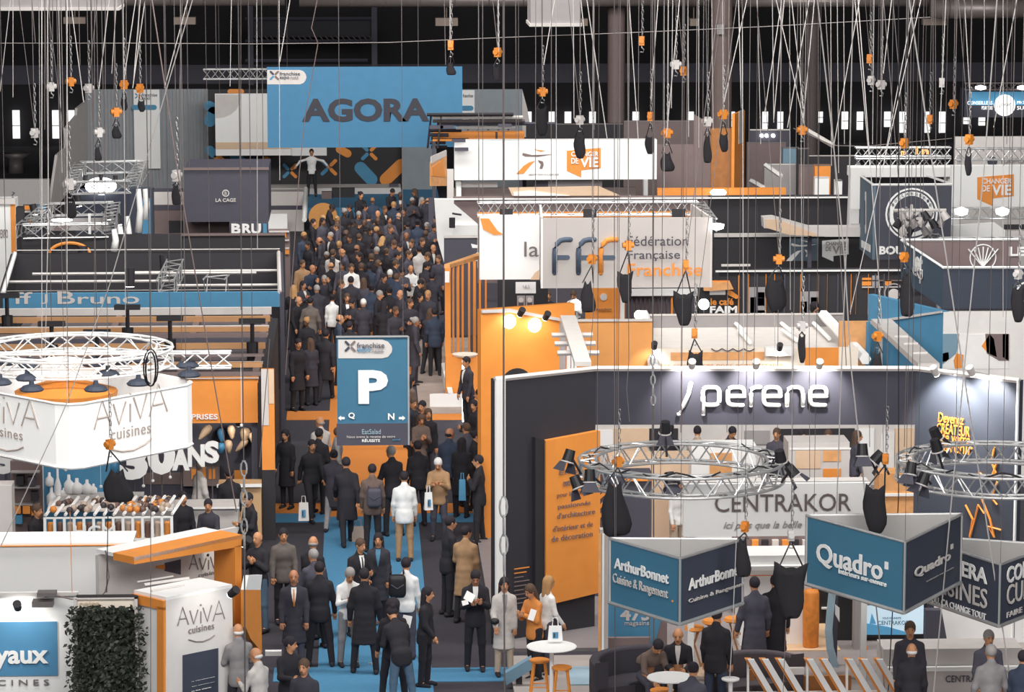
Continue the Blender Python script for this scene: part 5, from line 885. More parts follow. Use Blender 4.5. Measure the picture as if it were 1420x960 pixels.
p = PP(812, 84, 867, 84, 400, 442); p.z0 = 0; t = stand('orange_poster_wall', p, 'orange poster wall with a pale emblem below the hooked-letter sign', 'wall'); p.slab('wall_panel', ORANGE, t, .1); p.rect('white_edge', 860, 400, 866, 442, WHITE, t, off=.02); p.disc('emblem', 837, 412, 5, LIGHT, t); p.text('franchise', 826, 430, 848, 427, SLATE, t)
p = PP(867, 85, 935, 85, 408, 442); p.z0 = 0; t = stand('slat_wall', p, 'brown slatted wall right of the orange poster', 'wall'); p.slab('wall_panel', BROWN, t, .1)
for x in range(869, 934, 6): p.rect('slat', x, 412, x+2.5, 442, SLATE, t, t=.05)
p.rect('top_white', 867, 400, 988, 410, WHITE, t, t=.1); p.rect('orange_trim', 930, 412, 933, 442, ORANGE, t, t=.06)
# ---- dark booth with the rounded white name
zt = 4.7; A_ = gz(686, 526, zt); B_ = gz(826, 511, zt); C_ = gz(1270, 511, zt); D_ = gz(1414, 528, zt); zm = 14.1-(594+240)*B_.y/4700
t = thing('exhibition_stand', (0.5*(B_.x+C_.x), B_.y+2, 0), 'large dark slate booth with rounded white name on its fascia', 'stand')
pl = Panel(A_, B_, 0, zt); pl.slab('left_wing', mat('booth_dark', '302e35'), t, .12); pc = Panel(B_, C_, zm, zt); pc.slab('fascia', mat('booth_slate', '353440'), t, .12); pr = Panel(C_, D_, 0, zt); pr.slab('right_wing', mat('booth_navy', '3b404c'), t, .12)
for a, b in ((pl.pt(0, 1), pl.pt(1, 1)), (pc.pt(0, 1), pc.pt(1, 1)), (pr.pt(0, 1), pr.pt(1, 1))): MB().tube([a, b], .05, 5).build('top_edge', LIGHT, t)
MB().prism([pl.pt(0, 0), pl.pt(.09, 0), pl.pt(.09, 1), pl.pt(0, 1)], pl.n*.05).build('white_post', WHITE, t); MB().prism([pr.pt(.985, 0), pr.pt(1, 0), pr.pt(1, 1), pr.pt(.985, 1)], pr.n*.05).build('white_post', WHITE, t)
MB().box((A_.x-.3, A_.y+.1, 0), (A_.x-.1, A_.y+8, zt-.1)).build('side_wall', mat('side_orange', 'c88648', var=.15, scale=4), t) if False else None
# rounded letters from tubes
def stroke(pts, w=6.0, nm='letter'):
    q = [pc.pt(*pc.uv(a, b), .05) for a, b in pts]; r = w/2*pxm(60); return MB().tube(q, r, 8).ball(q[0], r, 8).ball(q[-1], r, 8)
def arc(cx, cy, rx, ry, a0, a1, n=12): return [(cx+rx*math.cos(D2(a0+(a1-a0)*k/n)), cy-ry*math.sin(D2(a0+(a1-a0)*k/n))) for k in range(n+1)]
def sq(cx, cy, rx, ry, a0, a1, n=16, e=.55):
    o = []
    for k in range(n+1):
        a = D2(a0+(a1-a0)*k/n); c, s = math.cos(a), math.sin(a); o.append((cx+rx*math.copysign(abs(c)**e, c), cy-ry*math.copysign(abs(s)**e, s)))
    return o
def letter(strokes):
    mb = MB()
    for s_ in strokes:
        m2 = stroke(s_); mb.add(m2.v, m2.f)
    mb.build('letter', WHITE, t, smooth=True)
letter([[(958, 531), (955, 545), (948, 562), (941, 574)]])
letter([[(975, 574), (975, 549)] + sq(986, 549, 11.5, 12.5, 180, -180, 28)])
ee = lambda x: [[(x-11, 549), (x+11, 549)] , sq(x, 549, 11.5, 12.5, 0, 272, 22) + [(x+9, 561.5)]]
letter(ee(1020.5)); letter([[(1041, 562), (1041, 545)] + [(1042, 539), (1047, 536.5), (1054, 536.5)]]); letter(ee(1070.5)) ; letter([[(1091, 562), (1091, 546), (1093, 539), (1098, 536.5), (1106, 536.5), (1111, 539), (1113, 546), (1113, 562)]]); letter(ee(1134.5))
for x in (957, 1045, 1132): q = pc.pt(*pc.uv(x, 512), .55); spot(t, q+Vector((0, 0, .12)), pc.pt(*pc.uv(x, 545)), 190, 100, m=LIGHT, arm=pc.pt(*pc.uv(x, 511)))  # pale heads carry the lamps' glare in their colour
for x in (1322, 1372): q = pr.pt(*pr.uv(x, 522), .55); spot(t, q+Vector((0, 0, .1)), pr.pt(*pr.uv(x, 570)), 260, 100, m=LIGHT, arm=pr.pt(*pr.uv(x, 520)))  # same pale heads, glare put into the colour
# orange text board on the left wing
pl.poly('text_board', [(751, 610), (826, 596), (826, 820), (751, 838)], ORANGE, t, .12, .02); pl.poly('board_edge', [(738, 606), (751, 609), (751, 846), (738, 850)], BLACK, t, .1)
lines = ['Un nouveau', 'concept', 'pour créer', 'passionnés', 'et architecte', "d'intérieur et", 'de décoration']; 
for k, s_ in enumerate([(769, 657, 794, 649, 'Élue'), (774, 673, 803, 664, 'entre nous'), (766, 690, 812, 680, 'pour les clients'), (767, 706, 812, 696, 'passionnés'), (766, 718, 818, 711, "d'architecture"), (760, 736, 815, 725, "d'intérieur et de"), (758, 750, 815, 738, 'de décoration')]):
    x0, y0, x1, y1, st = s_; (a, b), (c, d) = pl.uv(x0, y0), pl.uv(x1, y1); co, fs = glyphs(st, 0, 0, 1.0); mb = MB(); hh = abs(pl.uv(x0, y0-8)[1]-b); mb.add([pl.pt(a+(c-a)*q[0], b+hh*q[1]+(0), .15+.01*q[2]) for q in co], fs); mb.build('lettering', BROWN, t)
for k in range(9):
    a, b = pl.uv(712, 790+k*6); c, d = pl.uv(733-(k % 3)*4, 785+k*6); MB().prism([pl.pt(a, b, .02), pl.pt(c, b, .02), pl.pt(c, b+.004, .02), pl.pt(a, b+.004, .02)], pl.n*.01).build('small_print', ORANGE if k < 2 else BROWN, t)
for st, x0, y0, x1, y1 in (('Devenez', 1302, 585, 1338, 576), ('CRÉATEUR', 1300, 600, 1346, 588), ('de votre', 1306, 612, 1346, 603), ('avenir', 1310, 626, 1350, 616)): pr.text(st, x0, y0, x1, y1, ORANGE, t, bold=.01, shear=.1)
for pts in ([(1380, 620), (1376, 640), (1382, 655), (1376, 664), (1384, 640)], [(1358, 655), (1372, 664)], [(1340, 700), (1350, 720), (1346, 745), (1358, 700), (1366, 712)], [(1362, 690), (1374, 720), (1380, 745), (1372, 730), (1390, 735)], [(1384, 668), (1376, 690), (1384, 700)]):
    MB().tube([pr.pt(*pr.uv(a, b), .03) for a, b in pts], .022, 5).build('script_stroke', ORANGE, t)
# booth interior
pk = ZP(826, 71.5, 1275, 71.5, 0, 2.6); pk.slab('back_wall', LIGHT, t, .1)
for x0, y0, x1, y1, m in ((828, 596, 850, 618, WHITE), (850, 594, 900, 640, mat('peach', 'dfc0a2')), (1032, 597, 1067, 616, GREY), (900, 594, 940, 660, BLACK), (1075, 594, 1185, 622, BLACK), (1188, 594, 1212, 640, WHITE), (1220, 600, 1240, 650, mat('soft_white', 'e6e2de')), (1240, 594, 1272, 660, mat('peach', 'dfc0a2')), (1000, 610, 1016, 650, ORANGE)): pk.rect('wall_field', x0, y0, x1, y1, m, t, t=.05)
pe = ZP(1095, 65, 1180, 65, 0, 14.1-(622+240)*65/4700); pe.slab('counter_front', LIGHT, t, .8); 
for x0, y0, x1, y1, m in ((1103, 625, 1138, 650, mat('peach', 'dfc0a2')), (1141, 625, 1166, 640, mat('peach_orange', 'e2a56c')), (1141, 650, 1166, 668, ORANGE), (1095, 621, 1180, 624, WHITE)): pe.rect('cupboard_door', x0, y0, x1, y1, m, t)
pe2 = ZP(845, 66, 960, 66, 0, 14.1-(640+240)*66/4700); pe2.slab('counter_front', mat('peach', 'dfc0a2'), t, .6); pe3 = ZP(960, 64.5, 1050, 64.5, 0, 14.1-(625+240)*64.5/4700); pe3.slab('display_block', WHITE, t, .6); pe3.rect('orange_door', 984, 628, 1015, 666, mat('peach_orange', 'e2a56c'), t)
pd = ZP(826, 61, 905, 61, 0, 14.1-(664+240)*61/4700); pd.slab('striped_counter', SLATE, t, .5); pd.rect('orange_top', 866, 664, 905, 667, ORANGE, t, t=.05)
for k in range(3): pd.poly('stripe', [(828, 690+k*14), (850, 672+k*10), (850, 677+k*10), (828, 696+k*14)], ORANGE, t)
pw = ZP(1222, 62, 1290, 62, 0, 14.1-(668+240)*62/4700); pw.slab('wood_counter', mat('peach_orange', 'e2a56c'), t, .6); pw.rect('counter_top', 1222, 684, 1290, 688, WHITE, t, t=.05)
struct('trim_14', MB().box((A_.x, A_.y-.5, 0), (D_.x+1, 71.4, .06)), mat('booth_floor', '8a8384', .6))
# ---- name board stand (white, lower centre right)
p = PP(948, 54.5, 1207, 54.5, 672, 745); t = stand('exhibition_stand', p, 'white homeware stand board with thin capital name and script line', 'stand'); p.slab('front', WHITE, t, .15); TN = mat('name_taupe', '6b5f60')
p.text('CENTRAKOR', 991, 710, 1180, 684, TN, t); p.text('ici plus que la belle vie', 1003, 736, 1132, 722, GREY, t, shear=.35); p.rect('right_notch', 1180, 672, 1207, 684, BLUE, t) if False else None
MB().box((p.A.x, 54.6, p.z1-.04), (p.B.x, 55.0, p.z1)).build('canopy', LIGHT, t); 
for x in (958, 1198): MB().box((colx(x, 54.7, 2)-.05, 54.6, 0), (colx(x, 54.7, 2)+.05, 54.7, p.z0)).build('post', WHITE, t)
pc2 = ZP(1030, 57, 1130, 57, 0, 14.1-(785+240)*57/4700); pc2.slab('counter_front', WHITE, t, .8); pc2.rect('counter_top', 1028, 783, 1132, 790, WHITE, t, t=.1); pc2.rect('trim_strip', 1030, 797, 1130, 799, ORANGE, t)
pc3 = ZP(1020, 59.5, 1140, 59.5, 0, 14.1-(745+240)*59.5/4700); pc3.slab('shelf_wall', BROWN, t, .3)
for k, x in enumerate(range(1042, 1130, 14)): pc3.rect('shelf_goods', x, 748, x+9, 758, (ORANGE, BLACK, LIGHT)[k % 3], t, t=.1)
struct('trim_15', MB().box((gz(845, 900).x, 46, 0), (gz(1500, 900).x, gz(1000, 893).y, .08)), mat('stand_floor', '8f8683', .7, var=.15)); struct('trim_16', MB().box((gz(1070, 900).x, gz(1100, 910).y, .08), (gz(1160, 900).x, 63, .1)), mat('peach_floor', 'd8b692', .7))
# ================================================================ FOREGROUND RIGHT: ring trusses, three-sided banners, furniture
def wires(t, pts, r=.005, top=17.4, m=DSTEEL):
    for p in pts: MB().tube([p, (p[0], p[1], top)], r, 4).build('suspension_wire', m, t)
def barn_lamp(t, c, aim, s=1.0):
    c = Vector(c); d = Vector(aim).normalized(); e = d.cross(Vector((0, 0, 1))).normalized() if abs(d.z) < .99 else Vector((1, 0, 0)); f = d.cross(e)
    b = MB().tube([c-d*.22*s, c], .09*s, 12, r2=.11*s).build('lamp_head', RUBBER, t); MB().tube([c, c+d*.02], .125*s, 12).build('lamp_ring', LIGHT, b)
    A_ = [c+d*.02+e*a*.1*s+f*b_*.1*s for a, b_ in ((-1,-1),(1,-1),(1,1),(-1,1))]; B_ = [c+d*.2*s+e*a*.17*s+f*b_*.15*s for a, b_ in ((-1,-1),(1,-1),(1,1),(-1,1))]
    for i, j in ((0, 1), (2, 3)): MB().add([A_[i], A_[j], B_[j], B_[i]], [(0, 1, 2, 3)]).build('barn_door', SLATE, b)
for n, (cx, lab) in enumerate(((945, 'left round ring truss with black stage lamps, in front of the dark slate booth'), (1385, 'right round ring truss with black stage lamps, cut by the picture edge'))):
    c = at(cx, 651, 52); t = thing('ring_truss', c, lab, 'truss'); ring_truss(c, 1.48, .26, .30, t, r=.024, n=44)
    wires(t, [c+Vector((math.cos(a)*1.48, math.sin(a)*1.48, .1)) for a in (2.6, .6, 4.4)])
    L = [((787, 640), (-.3, -.2, -1)), ((802, 676), (.4, -.3, -1)), ((930, 672), (.1, -.4, -1)), ((1103, 660), (.6, -.2, -.8)), ((1083, 640), (.2, .2, -1)), ((922, 600), (0, .2, -1)), ((818, 668), (0, -.2, -1))] if n == 0 else [((1196, 632), (0, -.2, -1)), ((1262, 658), (-.2, -.3, -1)), ((1278, 672), (-.4, -.2, -1)), ((1300, 608), (.5, .2, -1)), ((1212, 640), (-.5, 0, -.6)), ((1300, 625), (.3, .1, -1))]
    for (x, y), d in L:
        Y = 50.7 if y > 645 else 53.2 if y < 615 else 51.6; q = at(x, y, Y); barn_lamp(t, q, d, .85); MB().tube([q-Vector(d).normalized()*.12, (q.x+(c.x-q.x)*.12, Y+(c.y-Y)*.12, c.z)], .02, 5).build('lamp_clamp', BLACK, t)
    mb = MB()
    for k in range(5): a = 2.2+k*1.0; q = [c+Vector((math.cos(a+j*.12)*1.45, math.sin(a+j*.12)*1.45, .17-.05*math.sin(j*1.5))) for j in range(8)]; mb.tube(q, .014, 4)
    mb.build('power_cable', RUBBER, t, kind='stuff')
def tri(lab, f, l, r, z0, z1, ml, mr):
    F_, L_, R_ = gz(*f, z1), gz(*l, z1), gz(*r, z1); t = thing('hanging_banner', Vector(((L_.x+R_.x)/2, (F_.y+L_.y)/2, z0)), lab, 'banner')
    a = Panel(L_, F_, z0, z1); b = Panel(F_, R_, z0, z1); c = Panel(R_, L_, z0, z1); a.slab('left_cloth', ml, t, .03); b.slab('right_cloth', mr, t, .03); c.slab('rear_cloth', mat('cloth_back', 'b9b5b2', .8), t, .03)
    for z in (z0, z1):
        for p, q in ((L_, F_), (F_, R_), (R_, L_)): MB().tube([(p.x, p.y, z), (q.x, q.y, z)], .022 if z == z1 else .032, 6).build('frame_tube', STEEL, t)
    for p in (F_, L_, R_): MB().tube([(p.x, p.y, z0), (p.x, p.y, z1)], .018, 6).build('frame_tube', STEEL, t)
    wires(t, [(p.x*.9+(L_.x+R_.x)*.05, p.y, z1) for p in (F_, L_, R_)], .004); return t, a, b
t, a, b = tri('three-sided blue banner of a kitchen and storage maker, leftmost of the three', (943, 775), (845, 747), (1031, 748), 2.6, 3.58, PBLUE, DBLUE)
a.text('ArthurBonnet', 854, 788, 929, 795, WHITE, t, bold=.02); a.text('Cuisine & Rangement', 852, 811, 928, 817, LIGHT, t); a.disc('orange_dot', 933, 834, 1.6, ORANGE, t)
b.text('ArthurBonnet', 953, 819, 1026, 780, WHITE, t, bold=.02); b.text('Cuisine & Rangement', 953, 838, 1030, 806, LIGHT, t)
t, a, b = tri('three-sided blue banner reading Quadro, middle of the three', (1255, 752), (1118, 715), (1334, 713), 2.6, 3.67, PBLUE, DBLUE)
a.text('Quadro', 1134, 784, 1226, 777, WHITE, t, bold=.02); a.rect('logo_square', 1227.5, 780, 1232, 789, WHITE, t); a.text('Intérieurs sur-mesure', 1165, 795, 1231, 807, WHITE, t, bold=.01)
b.text('Quadro', 1266, 804, 1316, 763, LIGHT, t, bold=.02); b.rect('logo_square', 1318, 754, 1321, 762, LIGHT, t); b.text('Intérieurs sur-mesure', 1283, 807, 1320, 786, GREY, t)
t, a, b = tri('three-sided slate banner of a cuisines maker at the right edge', (1387, 783), (1262, 743), (1462, 756), 2.09, 3.05, DBLUE, DBLUE)
a.text('COMERA', 1290, 784, 1371, 789, WHITE, t, bold=.02); a.text('CUISINES', 1280, 814, 1371, 818, LIGHT, t); a.text('LÀ OÙ, ÇA CHANGE TOUT', 1284, 833, 1369, 849, WHITE, t, bold=.01)
b.text('COMERA', 1394, 810, 1452, 766, WHITE, t, bold=.02); b.text('CUISINES', 1394, 840, 1460, 788, LIGHT, t); b.text('FAIRE TOUS DU', 1394, 857, 1455, 826, LIGHT, t)
t2, a, b = tri('small edge of a fourth banner behind, between the middle and right ones', (1365, 760), (1333, 748), (1420, 745), 2.9, 3.3, DBLUE, DBLUE) if False else (None, None, None)
FZ = .08
def round_table(x, y, r, z, lab, m=WHITE, foot=True):
    c = gz(x, y, z); t = thing('round_table', (c.x, c.y, FZ), lab, 'table'); R_ = r*pxm(c.y)
    MB().lathe([(R_*.3, -.05), (R_*.97, -.012), (R_, 0), (R_*.98, .012), (.01, .013)], c, 32).build('tabletop', m, t); MB().tube([(c.x, c.y, FZ+.03), (c.x, c.y, z-.04)], .035, 10).build('pedestal', WHITE, t); MB().lathe([(.24, 0), (.22, .02), (.04, .04)], (c.x, c.y, FZ), 20).build('foot_plate', STEEL, t); return c
def stool(x, y, lab, z=.76, s=1.0):
    c = gz(x, y, z); t = thing('bar_stool', (c.x, c.y, FZ), lab, 'stool'); MB().lathe([(.13*s, -.04), (.16*s, -.03), (.165*s, 0), (.14*s, .01), (.01, .0)], c, 20).build('seat', ORANGE, t)
    for a in range(4):
        a = math.pi/4+a*math.pi/2; d = Vector((math.cos(a), math.sin(a), 0)); MB().tube([c+d*.12*s-Vector((0, 0, .02)), (c.x+d.x*.22*s, c.y+d.y*.22*s, FZ)], .025, 5, r2=.018).build('leg', ORANGE, t)
    zz = FZ+.25; q = [Vector((c.x+math.cos(math.pi/4+k*math.pi/2)*.19*s, c.y+math.sin(math.pi/4+k*math.pi/2)*.19*s, zz)) for k in range(4)]; MB().tube(q, .012, 5, closed=True).build('footrest', ORANGE, t)
round_table(765, 897, 36, 1.08, 'high white oval-looking round table in front of the dark booth wall'); stool(779, 925, 'orange metal bar stool in front of the white high table'); stool(748, 915, 'orange metal bar stool behind and left of the white high table')
round_table(930, 940, 34, .98, 'white round table in front of the two seated men'); stool(918, 957, 'orange stool seat cut by the bottom edge under the white round table', .7, 1.15)
round_table(980, 932, 26, .78, 'peach-toned round low table right of the white round table', mat('peach', 'dfc0a2')); round_table(1013, 942, 13, .8, 'small white round table by the curved brown sofa')
def tripod(x, y, lab):
    c = gz(x, y, .95); t = thing('tripod_stool', (c.x, c.y, FZ), lab, 'stool'); MB().lathe([(.12, -.05), (.17, -.02), (.15, .03), (.01, .04)], c, 16).build('seat', ORANGE, t)
    for k in range(4): a = math.pi/4+k*math.pi/2; MB().tube([c+Vector((math.cos(a)*.1, math.sin(a)*.1, -.03)), (c.x-math.cos(a)*.25, c.y-math.sin(a)*.25, FZ)], .014, 5).build('leg', mat('copper_leg', 'b9814f', .4), t)
tripod(963, 871, 'tall orange stool with crossed copper legs left of the dark standing visitor'); tripod(1017, 859, 'tall orange stool with crossed copper legs under the left banner tip'); tripod(1055, 872, 'orange stool half hidden behind the standing visitor'); tripod(987, 862, 'orange stool farthest back behind the white-bearded man')
def sofa(cx, cy, r, a0, a1, lab, m, h=.85):
    c = gz(cx, cy, FZ); t = thing('curved_sofa', c, lab, 'sofa'); n = 14; R_ = r
    def ring(r0, r1, z0, z1, nm, mm):
        vs = []
        for k in range(n+1):
            a = D2(a0+(a1-a0)*k/n); d = Vector((math.cos(a), math.sin(a), 0)); vs += [c+d*r0+Vector((0, 0, z0)), c+d*r1+Vector((0, 0, z0)), c+d*r1+Vector((0, 0, z1)), c+d*r0+Vector((0, 0, z1))]
        o = MB().add(vs, [(4*k+j, 4*k+(j+1) % 4, 4*k+4+(j+1) % 4, 4*k+4+j) for k in range(n) for j in range(4)]+[(0, 1, 2, 3), (4*n+3, 4*n+2, 4*n+1, 4*n)]).build(nm, mm, t); b = o.modifiers.new('bevel', 'BEVEL'); b.width = .04; b.segments = 2
    ring(R_-.62, R_-.02, .06, .42, 'seat', m); ring(R_-.12, R_+.04, .05, h, 'backrest', m); ring(R_-.5, R_-.1, 0, .06, 'plinth', BLACK)
sofa(905, 985, .98, 60, 205, 'dark curved sofa with light piping at the foot of the blue panel', mat('sofa_dark', '3c3840', .8)); sofa(1050, 988, .75, 20, 200, 'dark curved sofa behind the slanted white letters', mat('sofa_brown', '554d52', .8))
# posts and panels of that stand
p = ZP(833, 55.5, 845, 55.5, 0, at(838, 735, 55.5).z); t = stand('corner_post', p, 'tall pale corner post with orange edge left of the leftmost banner', 'post'); p.slab('post', mat('post_grey', 'b5aca8'), t, .2); p.rect('orange_edge', 829, 740, 834, 985, mat('peach_orange', 'e2a56c'), t); p.rect('white_edge', 834, 740, 838, 985, WHITE, t, off=.01)
p = ZP(843, 56.2, 925, 56.2, 0, at(843, 825, 56.2).z); t = stand('blue_panel', p, 'bright blue panel printed 473 magasins behind the seated men', 'panel'); p.slab('panel', BLUE, t, .1); p.text('473', 860, 861, 901, 843, LIGHT, t, bold=.03); p.text('magasins', 866, 869, 900, 861, LIGHT, t); p.poly('brown_edge', [(905, 905), (917, 860), (925, 860), (925, 905)], BROWN, t)
p = ZP(845, 55.9, 905, 55.9, 0, 14.1-(903+240)*55.9/4700); p.slab('wainscot', BROWN, t, .1)
# sloped blue lectern and platform at the foot of the white post
c = gz(720, 955, 0); t = thing('lectern_screen', c, 'sloped blue screen lectern standing by the white post', 'lectern'); A_ = [at(x, y, 54.5) for x, y in ((701, 934), (737, 913), (741, 927), (702, 951))]; MB().prism(A_, (0, .12, .02)).build('screen', mat('blue_grey_cloth', '6f8fa3'), t); q = at(720, 938, 54.6); MB().box((q.x-.05, q.y, 0), (q.x+.05, q.y+.1, q.z)).build('stand_post', BLACK, t)
struct('trim_17', MB().box((gz(712, 958).x, 50, 0), (gz(845, 958).x, gz(760, 913).y, .05)), mat('pale_platform', 'a8a09c', .7)); struct('trim_18', MB().box((gz(790, 958).x, gz(800, 955).y, .05), (gz(845, 958).x, gz(800, 930).y, .07)), mat('washed_blue', '9db9c8'))
p = ZP(775, 58.3, 833, 58.3, 0, 14.1-(903+240)*58.3/4700); t = stand('low_plinth', p, 'low dark plinth with pale edge behind the white high table', 'plinth'); p.slab('plinth_front', BLACK, t, .5); p.rect('pale_edge', 775, 903, 833, 907, LIGHT, t, t=.03); MB().box((p.A.x+.2, 58.9, 0), (p.B.x-.05, 59.4, .42)).build('bench_cushion', SLATE, t)
# seats / dark cabinets under the board
p = ZP(1135, 58.5, 1165, 58.5, 0, 1.5); t = stand('dark_cabinet', p, 'dark cabinet with a small white handle behind the orange cylinder', 'cabinet'); p.slab('front', BLACK, t, .5); p.rect('handle', 1139, 842, 1147, 844.5, WHITE, t, t=.05)
q = gz(1124, 897, .1); o = MB().lathe([(.125, 0), (.135, .02), (.145, .5), (.14, .95), (.12, 1.0), (.01, 1.02)], q, 24).build('standing_cylinder', mat('orange_bag', 'd98332', .55, var=.3, scale=12), smooth=True); tag(o, 'tall orange upholstered cylinder standing on the peach floor', 'cushion')
q = gz(1159, 930, FZ); t = thing('arch_totem', q, 'curved pale blue totem with a hanging white label right of the orange cylinder', 'totem'); mb = MB(); P_ = [at(x, y, q.y-.2) for x, y in ((1153, 822), (1150, 850), (1148, 875), (1150, 900), (1157, 925))]
vs = []
for k, pp in enumerate(P_): vs += [pp+Vector((-.05, 0, 0)), pp+Vector((.06, -.1, 0)), pp+Vector((.09, .1, 0))]
mb.add(vs, [(3*k+j, 3*k+(j+1) % 3, 3*k+3+(j+1) % 3, 3*k+3+j) for k in range(len(P_)-1) for j in range(3)]); mb.build('curved_panel', mat('pale_blue', '9fb7c4'), t)
p = ZP(1163, q.y+.1, 1168, q.y+.1, FZ, 2.1); p = ZP(1157, q.y+.25, 1167, q.y+.25, FZ, 1.9); p.slab('dark_panel', SLATE, t, .15); p.poly('white_label', [(1158, 838), (1164, 843), (1164, 863), (1158, 852)], WHITE, t)
p = ZP(1166, 57.3, 1292, 57.3, 0, 14.1-(815+240)*57.3/4700); t = stand('screen_wall', p, 'black wall with a blue television screen under the middle banner', 'wall'); p.slab('wall_panel', BLACK, t, .15); p.rect('television', 1191, 836, 1282, 884, RUBBER, t, t=.06); p.rect('screen', 1193, 838, 1280, 879, mat('screen_pale', 'b9cfdb', emit=.6), t, t=.01, off=.06); p.poly('screen_wave', [(1193, 862), (1230, 868), (1262, 877), (1262, 879), (1193, 879)], SCREEN, t, .01, .075); p.poly('screen_sail', [(1205, 864), (1208, 849), (1214, 864)], SCREEN, t, .01, .075); p.text('CENTRAKOR', 1216, 865, 1259, 859, mat('screen_ink', '3b6d8c'), t, off=.08); p.text('VOUS SOUHAITE', 1222, 857, 1248, 854, mat('screen_ink', '3b6d8c'), t, off=.08)
p2_ = ZP(1191, 56.6, 1208, 56.6, FZ, 1.35); p2_.slab('side_shelf', GREY, t, .3); p2_.rect('orange_sticker', 1197, 896, 1203, 903, ORANGE, t); 
p = ZP(1282, 56.4, 1318, 56.4, 0, 14.1-(843+240)*56.4/4700); t = stand('slate_pillar', p, 'slate trapezoid pillar between the television and the white wall', 'pillar'); p.poly('pillar', [(1281, 843), (1303, 843), (1318, 926), (1281, 926)], SLATE, t, .2)
p = ZP(1303, 57, 1440, 57, 0, 14.1-(800+240)*57/4700); t = stand('white_wall', p, 'plain white stand wall behind the two men at the counter', 'wall'); p.slab('panel', WHITE, t, .1); p.rect('outlet', 1313, 902, 1326, 922, LIGHT, t, t=.05); p.rect('shelf_edge', 1380, 893, 1440, 906, LIGHT, t, t=.3)
p = ZP(1232, 53.4, 1350, 53.4, 0, 14.1-(924+240)*53.4/4700); p.B.x += .9; p.u = p.B-p.A; t = stand('reception_counter', p, 'white and grey reception counter with capital lettering, lower right', 'counter'); p.slab('front', mat('counter_grey', 'c9c2be'), t, .7); p.rect('worktop', 1230, 922, 1436, 930, WHITE, t, t=.1); p.text('CENTRAKOR', 1311, 946, 1376, 936, SLATE, t)
# slanted giant letters
t = thing('giant_letters', gz(1140, 960, FZ), 'giant slanted white letters with orange sides along the bottom edge', 'letter'); 
for k, x in enumerate((1035, 1055, 1077, 1117, 1137, 1172, 1192, 1213)):
    pq = ZP(1000, 52+.04*(k % 2), 1300, 52+.04*(k % 2), 0, 3); w = 9; pts = [(x, 911), (x+w, 911), (x+w+38, 975), (x+38, 975)]
    pq.poly('letter_bar', pts, WHITE, t, .06, .13); pq.poly('letter_side', [(a_-3, b_+1) for a_, b_ in pts], ORANGE, t, .12, 0)
for x in (1035, 1117, 1172): pq.poly('letter_stem', [(x, 913), (x+3, 913), (x+3, 975), (x, 975)], WHITE, t, .06, .03)
pq.rect('cross_bar', 1092, 925, 1114, 934, LIGHT, t, t=.1); pq.rect('base_bar', 1010, 957, 1250, 975, LIGHT, t, t=.15)
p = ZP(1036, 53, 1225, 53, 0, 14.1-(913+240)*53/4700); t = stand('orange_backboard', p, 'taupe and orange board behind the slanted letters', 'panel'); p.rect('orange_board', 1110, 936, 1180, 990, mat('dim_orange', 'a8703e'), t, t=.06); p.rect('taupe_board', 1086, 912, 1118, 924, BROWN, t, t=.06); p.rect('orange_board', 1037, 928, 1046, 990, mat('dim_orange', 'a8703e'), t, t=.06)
# ================================================================ HANGING CHAIN HOISTS AND CABLES
def bag_mesh(kind):
    R = dict(sack=(.30, .42, .47, .48, .46, .43, .40), cone=(.44, .50, .49, .44, .37, .29, .20), open=(.26, .34, .40, .44, .47, .50, .52))[kind]
    n = 26; prof = [(.001, -1.0), (R[0]*.8, -.985)]+[(r, -.94+.94*k/6) for k, r in enumerate(R)]+[(R[-1]*.8, -.03), (.001, -.1)]
    mb = MB().lathe(prof, (0, 0, 0), n); v = []
    for x, y, z in mb.v:
        a = math.atan2(y, x); f = 1+.07*math.sin(3*a+5*z)+.06*math.sin(9*a+2*z)+.035*math.sin(14*a-6*z); v.append((x*f+.03*math.sin(6*z), y*.62*f, z+(.07*math.cos(2*a)+.03*math.sin(5*a) if z > -.12 and abs(x)+abs(y) > .05 else .02*math.sin(3*a))))
    mb.v = v; me = mb.mesh('chain_bag', True); me.materials.append(FABRIC); return me
BAGS = {k: bag_mesh(k) for k in ('sack', 'cone', 'open')}
UNITW = MB().tube([(0, 0, 0), (0, 0, 1)], 1, 5).mesh('wire'); UNITW.materials.append(DSTEEL)
hb = MB().tube([(-.14, 0, .0), (.14, 0, .0)], .07, 10); hb.box((-.07, -.07, -.13), (.07, .07, .11)); HBO = hb.mesh('hoist_motor', False); HBO.materials.append(mat('hoist_orange', 'e08a35', .5)); hb2 = hb.mesh('hoist_motor'); hb2.materials.append(mat('hoist_grey', 'cfcac7', .4))
hk = MB().tube([(0, 0, 0), (.0, 0, -.05), (.045, 0, -.09), (.03, 0, -.15), (-.03, 0, -.14)], .014, 6).mesh('hook', True); hk.materials.append(STEEL)
chl = MB()
for k in range(10): z = -k*.09; a = k % 2; chl.tube([(math.cos(q)*(.022 if not a else 0), math.cos(q)*(.022 if a else 0), z+math.sin(q)*.06) for q in [j*math.pi/3 for j in range(6)]], .009, 4, closed=True)
CHM = chl.mesh('chain', True); CHM.materials.append(STEEL)
def inst(nm, me, par, loc=(0, 0, 0), sc=(1, 1, 1), rot=(0, 0, 0)):
    o = bpy.data.objects.new(nm, me); COL.objects.link(o); o.parent = par; o.location = loc; o.scale = sc; o.rotation_euler = rot; return o
